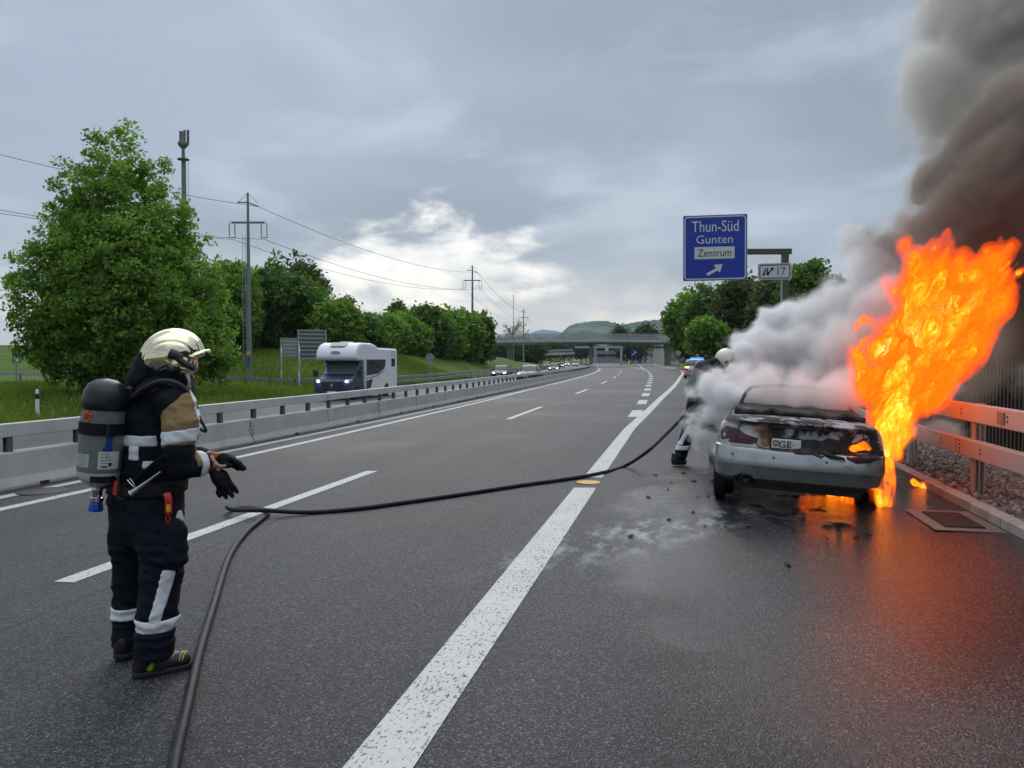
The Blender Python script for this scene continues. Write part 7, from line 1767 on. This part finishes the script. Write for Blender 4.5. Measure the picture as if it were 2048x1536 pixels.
for i in range(64):
    q = fr_.random() ** .85 * (len(axis_) - 1.001); k_ = int(q); f_ = q - k_
    ax_, ay_ = (axis_[k_][j] * (1 - f_) + axis_[k_ + 1][j] * f_ for j in (0, 1))
    wd_ = (34, 62, 78, 86, 86, 84, 72, 50)[k_]; off = fr_.uniform(-1, 1); dd_ = fr_.uniform(-.35, .75)
    x0, y0 = ax_ + off * wd_ * .9, ay_ + off * wd_ * .35 + 12
    L_ = fr_.uniform(70, 170) * (1.0, 1.0, 1.1, 1.1, 1.0, .85, .6, .5)[k_]; an = rad(fr_.gauss(58 - 12 * off, 13)); cv_ = fr_.uniform(-.35, .35); r0 = fr_.uniform(10, 23)
    ch = []
    for j in range(5):
        t_ = j / 4; a2 = an + cv_ * math.sin(t_ * 4.2); ch.append((x0 + L_ * t_ * math.cos(a2), y0 - L_ * t_ * math.sin(a2), dd_ + .1 * t_, r0 * (.65, 1.0, .8, .42, .08)[j]))
    main.append(ch)
for x0, y0, x1, y1, r0 in ((1770, 770, 1706, 702, 20), (1760, 790, 1722, 745, 22), (1850, 610, 1772, 568, 22), (1860, 600, 1800, 560, 20), (1930, 690, 2008, 600, 24), (1900, 720, 1990, 650, 24), (1880, 760, 1950, 700, 22), (1930, 560, 2018, 492, 24), (1950, 590, 2005, 520, 20), (1890, 570, 1930, 505, 20), (1860, 800, 1910, 752, 18)):
    main.append([(x0, y0, .3, r0), (x0 * .6 + x1 * .4, y0 * .6 + y1 * .4 + 8, .35, r0 * .9), (x0 * .25 + x1 * .75, y0 * .25 + y1 * .75 + 4, .4, r0 * .5), (x1, y1, .45, 2)])
LAY = [(.085, 'outer', 0), (.020, 'mid', 0), (-.015, -.38, .12), (-.05, -.14, .20), (-.095, .2, .28)]
HOT = [((1735, 735, 8.8), (1800, 690, 8.8), .15, .24), ((1800, 690, 8.8), (1870, 620, 9.0), .22, .40), ((1870, 620, 9.0), (1950, 560, 9.2), .19, .28), ((1780, 800, 8.8), (1830, 775, 8.9), .12, .22)]
flames('flame_body', main, 9.1, (.42, 0, .9), .018, .080, LAY, fire, 3.0, 1.25, hot=HOT)
flames('flame_column', [[(1763, 1004, -.45, 9), (1769, 955, -.45, 13), (1774, 905, -.4, 20), (1781, 862, -.3, 27), (1790, 826, -.2, 24), (1804, 795, -.1, 15), (1818, 765, .0, 4)]], 8.75, (.1, 0, 1), .012, .09, [(.03, 'outer', 0), (.01, 'hot', 0), (-.015, -.1, .40), (-.045, .4, .56)], fire, 11.0, 1.5)
shred = []
for i in range(34):
    side = fr_.choice((-1, 1)); q = fr_.random() * (len(axis_) - 1.001); k_ = int(q); f_ = q - k_
    ax_, ay_ = (axis_[k_][j] * (1 - f_) + axis_[k_ + 1][j] * f_ for j in (0, 1)); wd_ = (40, 80, 100, 112, 112, 108, 92, 66)[k_]
    x0, y0 = ax_ + side * wd_ * fr_.uniform(.75, 1.15), ay_ - side * 6 + fr_.uniform(-30, 10); L_ = fr_.uniform(18, 58); an = rad(fr_.gauss(58, 16)); r0 = fr_.uniform(3.0, 7.5)
    shred.append([(x0, y0, .2, r0 * .5), (x0 + L_ * .5 * math.cos(an + .2), y0 - L_ * .5 * math.sin(an + .2), .2, r0), (x0 + L_ * math.cos(an), y0 - L_ * math.sin(an), .2, 1)])
flames('flame_shreds', shred, 9.1, (.42, 0, .9), .016, .035, [(.014, 'outer', 0), (.002, 'mid', 0), (-.010, .0, .28)], fire, 6.0, 1.6)
for o_ in fire.children:
    if o_.name.startswith('flame_shreds'): o_['kind'] = 'stuff'
under = thing('ground_flames', 'low flames burning on the asphalt under the rear of the burning car', 'fire', at(1660, 990, 8.8))
flames('flame_body', [[(1608, 972, .3, 5), (1640, 980, .2, 7), (1672, 985, .1, 8), (1703, 992, 0, 10)], [(1690, 985, .1, 8), (1705, 970, .1, 4)]], 8.95, (.2, 0, 1), .009, .05, [(.015, 'mid', 0), (.0, .2, .30), (-.02, .8, .50)], under, 5.0, 2.0)
gf = thing('ground_flames', 'small separate flames flickering on the gravel by the guardrail', 'fire', at(1850, 975, 9.4))
flames('flame_body', [[(1826, 963, 0, 5), (1842, 972, 0, 5), (1858, 980, -.1, 6)], [(1842, 968, 0, 3), (1850, 978, 0, 4)]], 9.5, (.2, 0, 1), .009, .045, [(.012, 'mid', 0), (.0, .2, .34), (-.015, .8, .55)], gf, 8.0, 2.0)
lq = CW(-.82, -.62, .775); lp = lq - CAM; ld = lp.dot(_f); lx, ly = 1024 + FPX * lp.dot(_r) / ld, 768 - FPX * lp.dot(_u) / ld
lf = thing('lamp_flame', 'flame licking out of the burnt right rear lamp opening', 'fire', lq)
flames('flame_body', [[(lx - 16, ly + 4, 0, 6), (lx, ly - 1, -.02, 9), (lx + 12, ly + 5, -.04, 6)]], ld - .03, (.5, 0, 1), .008, .035, [(.01, 'mid', 0), (.0, .4, .2), (-.015, .8, .36)], lf, 2.0, 2.0)

# ================================================================== steam and smoke: nested closed bodies of even density
def smoke_mat(name, colr, dens, aniso=.25):
    m = bpy.data.materials.new(name); m.use_nodes = True; t = NT(m.node_tree); t.N.clear()
    v = t.n('ShaderNodeVolumePrincipled'); v.inputs['Color'].default_value = (*colr, 1); v.inputs['Density'].default_value = dens; v.inputs['Anisotropy'].default_value = aniso
    o = t.n('ShaderNodeOutputMaterial'); t.L.new(v.outputs[0], o.inputs['Volume']); m.cycles.homogeneous_volume = True; return m
def smoke(name, label, balls, h, amp, freq, layers, seed=0.0, flat=1.0, wind=(0, 0, 0), ground=None, curl=.6):
    """balls: (px,py,depth,r_px); layers: (level, material)"""
    O = at(balls[0][0], balls[0][1], balls[0][2]); P = [(loc(b[0], b[1], b[2], O), b[3] * b[2] / FPX) for b in balls]
    lo = np.min([p - r for p, r in P], 0) - amp * 2.2; hi = np.max([p + r for p, r in P], 0) + amp * 2.2
    if ground is not None: lo[2] = max(lo[2], ground - O.z)
    X, Y, Z = grid(lo, hi, h); d = None
    wx = .5 * perlin(X * freq * .5 + seed, Y * freq * .5, Z * freq * .5); wy = .5 * perlin(X * freq * .5 + 40, Y * freq * .5 + seed, Z * freq * .5)
    for p, r in P:
        q = np.sqrt((X - p[0]) ** 2 + (Y - p[1]) ** 2 + (Z - p[2]) ** 2) - r; d = q if d is None else smin(d, q, .10)
    xs, zs = X + wind[0] * Z, Z - wind[2] * X
    bil = fbm(xs * freq + wx + seed, Y * freq + wy, zs * freq * flat, 5, .54, 2.1, billow=True); fb = fbm(xs * freq * .6 + seed, Y * freq * .6, zs * freq * .6 * flat + 5, 3)
    f = d - amp * (1.4 * bil) + amp * .9 * fb - amp * curl * fbm(xs * freq * 3.1 + 2 * wy, Y * freq * 3.1 + 2 * wx, zs * freq * 3.1 * flat + seed, 3, .55, 2.0, billow=True)
    t = thing(name, label, 'smoke', at(balls[0][0], balls[0][1], balls[0][2])); t['kind'] = 'stuff'
    for lev, m in layers:
        V, Q = iso(f, lo, h, lev)
        if len(V) > 20: link('billow_layer', np_mesh('billow_layer', to_world(V, O), Q, True), m, t)
    return t
WS = (.999, .999, .999)
smoke('steam_cloud', 'dense white steam rolling over the leaning firefighter beside the burning car',
      [(1396, 785, 11.2, 22), (1386, 835, 11.4, 22), (1412, 757, 11.1, 20), (1440, 757, 11.1, 26), (1400, 870, 11.3, 28), (1432, 885, 11.2, 34), (1446, 915, 11.0, 24), (1470, 872, 10.2, 36), (1486, 846, 9.9, 32), (1478, 862, 9.2, 26), (1500, 838, 9.3, 22), (1452, 905, 10.3, 26), (1456, 800, 10.8, 40), (1500, 800, 10.6, 34), (1395, 900, 11.2, 18), (1420, 830, 11.3, 38), (1455, 840, 11.3, 40), (1425, 782, 11.1, 36), (1460, 790, 11.4, 40), (1480, 750, 11.6, 38), (1500, 715, 12.0, 42), (1492, 835, 11.3, 24),
       (1520, 690, 12.3, 46), (1550, 660, 12.5, 50), (1590, 640, 12.6, 46), (1476, 685, 12.6, 24), (1440, 690, 12.8, 8)], .026, .10, 3.4,
      [(.045, smoke_mat('steam_thin', WS, .8, .4)), (.0, smoke_mat('steam_mid', WS, 3.0, .4)), (-.04, smoke_mat('steam_core', WS, 12.0, .4))], 2.0)
SC1 = (.985, .98, .972)
smoke('smoke_cloud', 'thick pale smoke lit orange billowing up from the open cabin of the burning car',
      [(1550, 760, 11.6, 54), (1620, 765, 11.2, 60), (1690, 775, 10.6, 58), (1550, 705, 12.0, 66), (1620, 695, 11.8, 80), (1700, 695, 11.0, 84), (1630, 640, 12.0, 66), (1700, 620, 11.6, 80), (1770, 620, 10.9, 84), (1750, 550, 11.4, 70), (1700, 805, 10.0, 34), (1590, 806, 10.6, 28), (1650, 812, 10.2, 30), (1520, 800, 11.2, 30), (1535, 782, 10.4, 52), (1600, 778, 10.2, 56), (1665, 782, 10.0, 56), (1500, 770, 10.9, 46),
       (1740, 760, 10.3, 60), (1830, 850, 10.0, 40), (1870, 800, 10.4, 50), (1880, 860, 10.4, 36), (1700, 480, 11.8, 40)], .041, .17, 2.1,
      [(.06, smoke_mat('smoke_thin', SC1, .7, .35)), (-.01, smoke_mat('smoke_mid', SC1, 2.0, .35)), (-.08, smoke_mat('smoke_core', SC1, 4.5, .35))], 7.0)
PC1 = (.68, .60, .53)
smoke('smoke_plume', 'dark brown grey smoke plume climbing from the top of the flames',
      [(1830, 460, 11.0, 80), (1900, 430, 10.8, 90), (1960, 400, 10.6, 110), (2030, 380, 10.4, 130), (1930, 340, 11.0, 84), (1990, 280, 10.8, 100), (2060, 240, 10.6, 120), (1850, 360, 11.4, 66), (2090, 470, 10.4, 120), (2010, 500, 10.9, 100), (1940, 480, 10.9, 90), (1880, 500, 11.0, 70), (2040, 565, 11.1, 120), (2060, 660, 11.2, 110), (2110, 330, 10.4, 140), (1780, 500, 11.4, 70), (1730, 470, 11.7, 50), (2010, 700, 11.2, 70), (1960, 760, 11.2, 56), (2090, 720, 11.4, 70), (1830, 300, 11.6, 40)], .062, .30, 1.3,
      [(.14, smoke_mat('plume_thin', PC1, .35, .3)), (-.02, smoke_mat('plume_mid', (.62, .54, .47), 1.2, .3)), (-.14, smoke_mat('plume_core', (.52, .44, .38), 3.6, .3))], 13.0, .8, (-.35, 0, .35))
DC1 = (.88, .85, .80)
smoke('smoke_drift', 'paler grey smoke drifting high above the dark plume',
      [(1860, 230, 12.0, 76), (1890, 160, 12.2, 90), (1960, 100, 12.2, 110), (2030, 60, 12.0, 130), (1850, 290, 12.0, 50), (1960, 200, 12.0, 100), (2050, 150, 11.8, 120), (1920, 30, 12.6, 100), (2000, -40, 12.8, 140), (2110, 20, 12.0, 180), (1960, -140, 13.2, 170), (2120, -160, 12.6, 210), (1815, 240, 12.4, 40)], .074, .30, 1.2,
      [(.14, smoke_mat('drift_thin', DC1, .30, .35)), (-.02, smoke_mat('drift_mid', DC1, .8, .35)), (-.14, smoke_mat('drift_core', (.80, .78, .75), 2.6, .35))], 21.0, .8, (-.3, 0, .3))
# ================================================================== air
hm = bpy.data.materials.new('air'); hm.use_nodes = True; t = NT(hm.node_tree); t.N.clear()
v = t.n('ShaderNodeVolumePrincipled'); v.inputs['Color'].default_value = (.86, .92, 1.0, 1); v.inputs['Density'].default_value = 8.0e-5; v.inputs['Anisotropy'].default_value = .0
o = t.n('ShaderNodeOutputMaterial'); t.L.new(v.outputs[0], o.inputs['Volume']); hm.cycles.homogeneous_volume = True
hz_ = MB().box((0, 4200, 145), (16000, 11000, 320)).build('haze', hm); hz_['kind'] = 'stuff'; hz_['label'] = 'thin bluish haze filling the valley air'; hz_['category'] = 'haze'
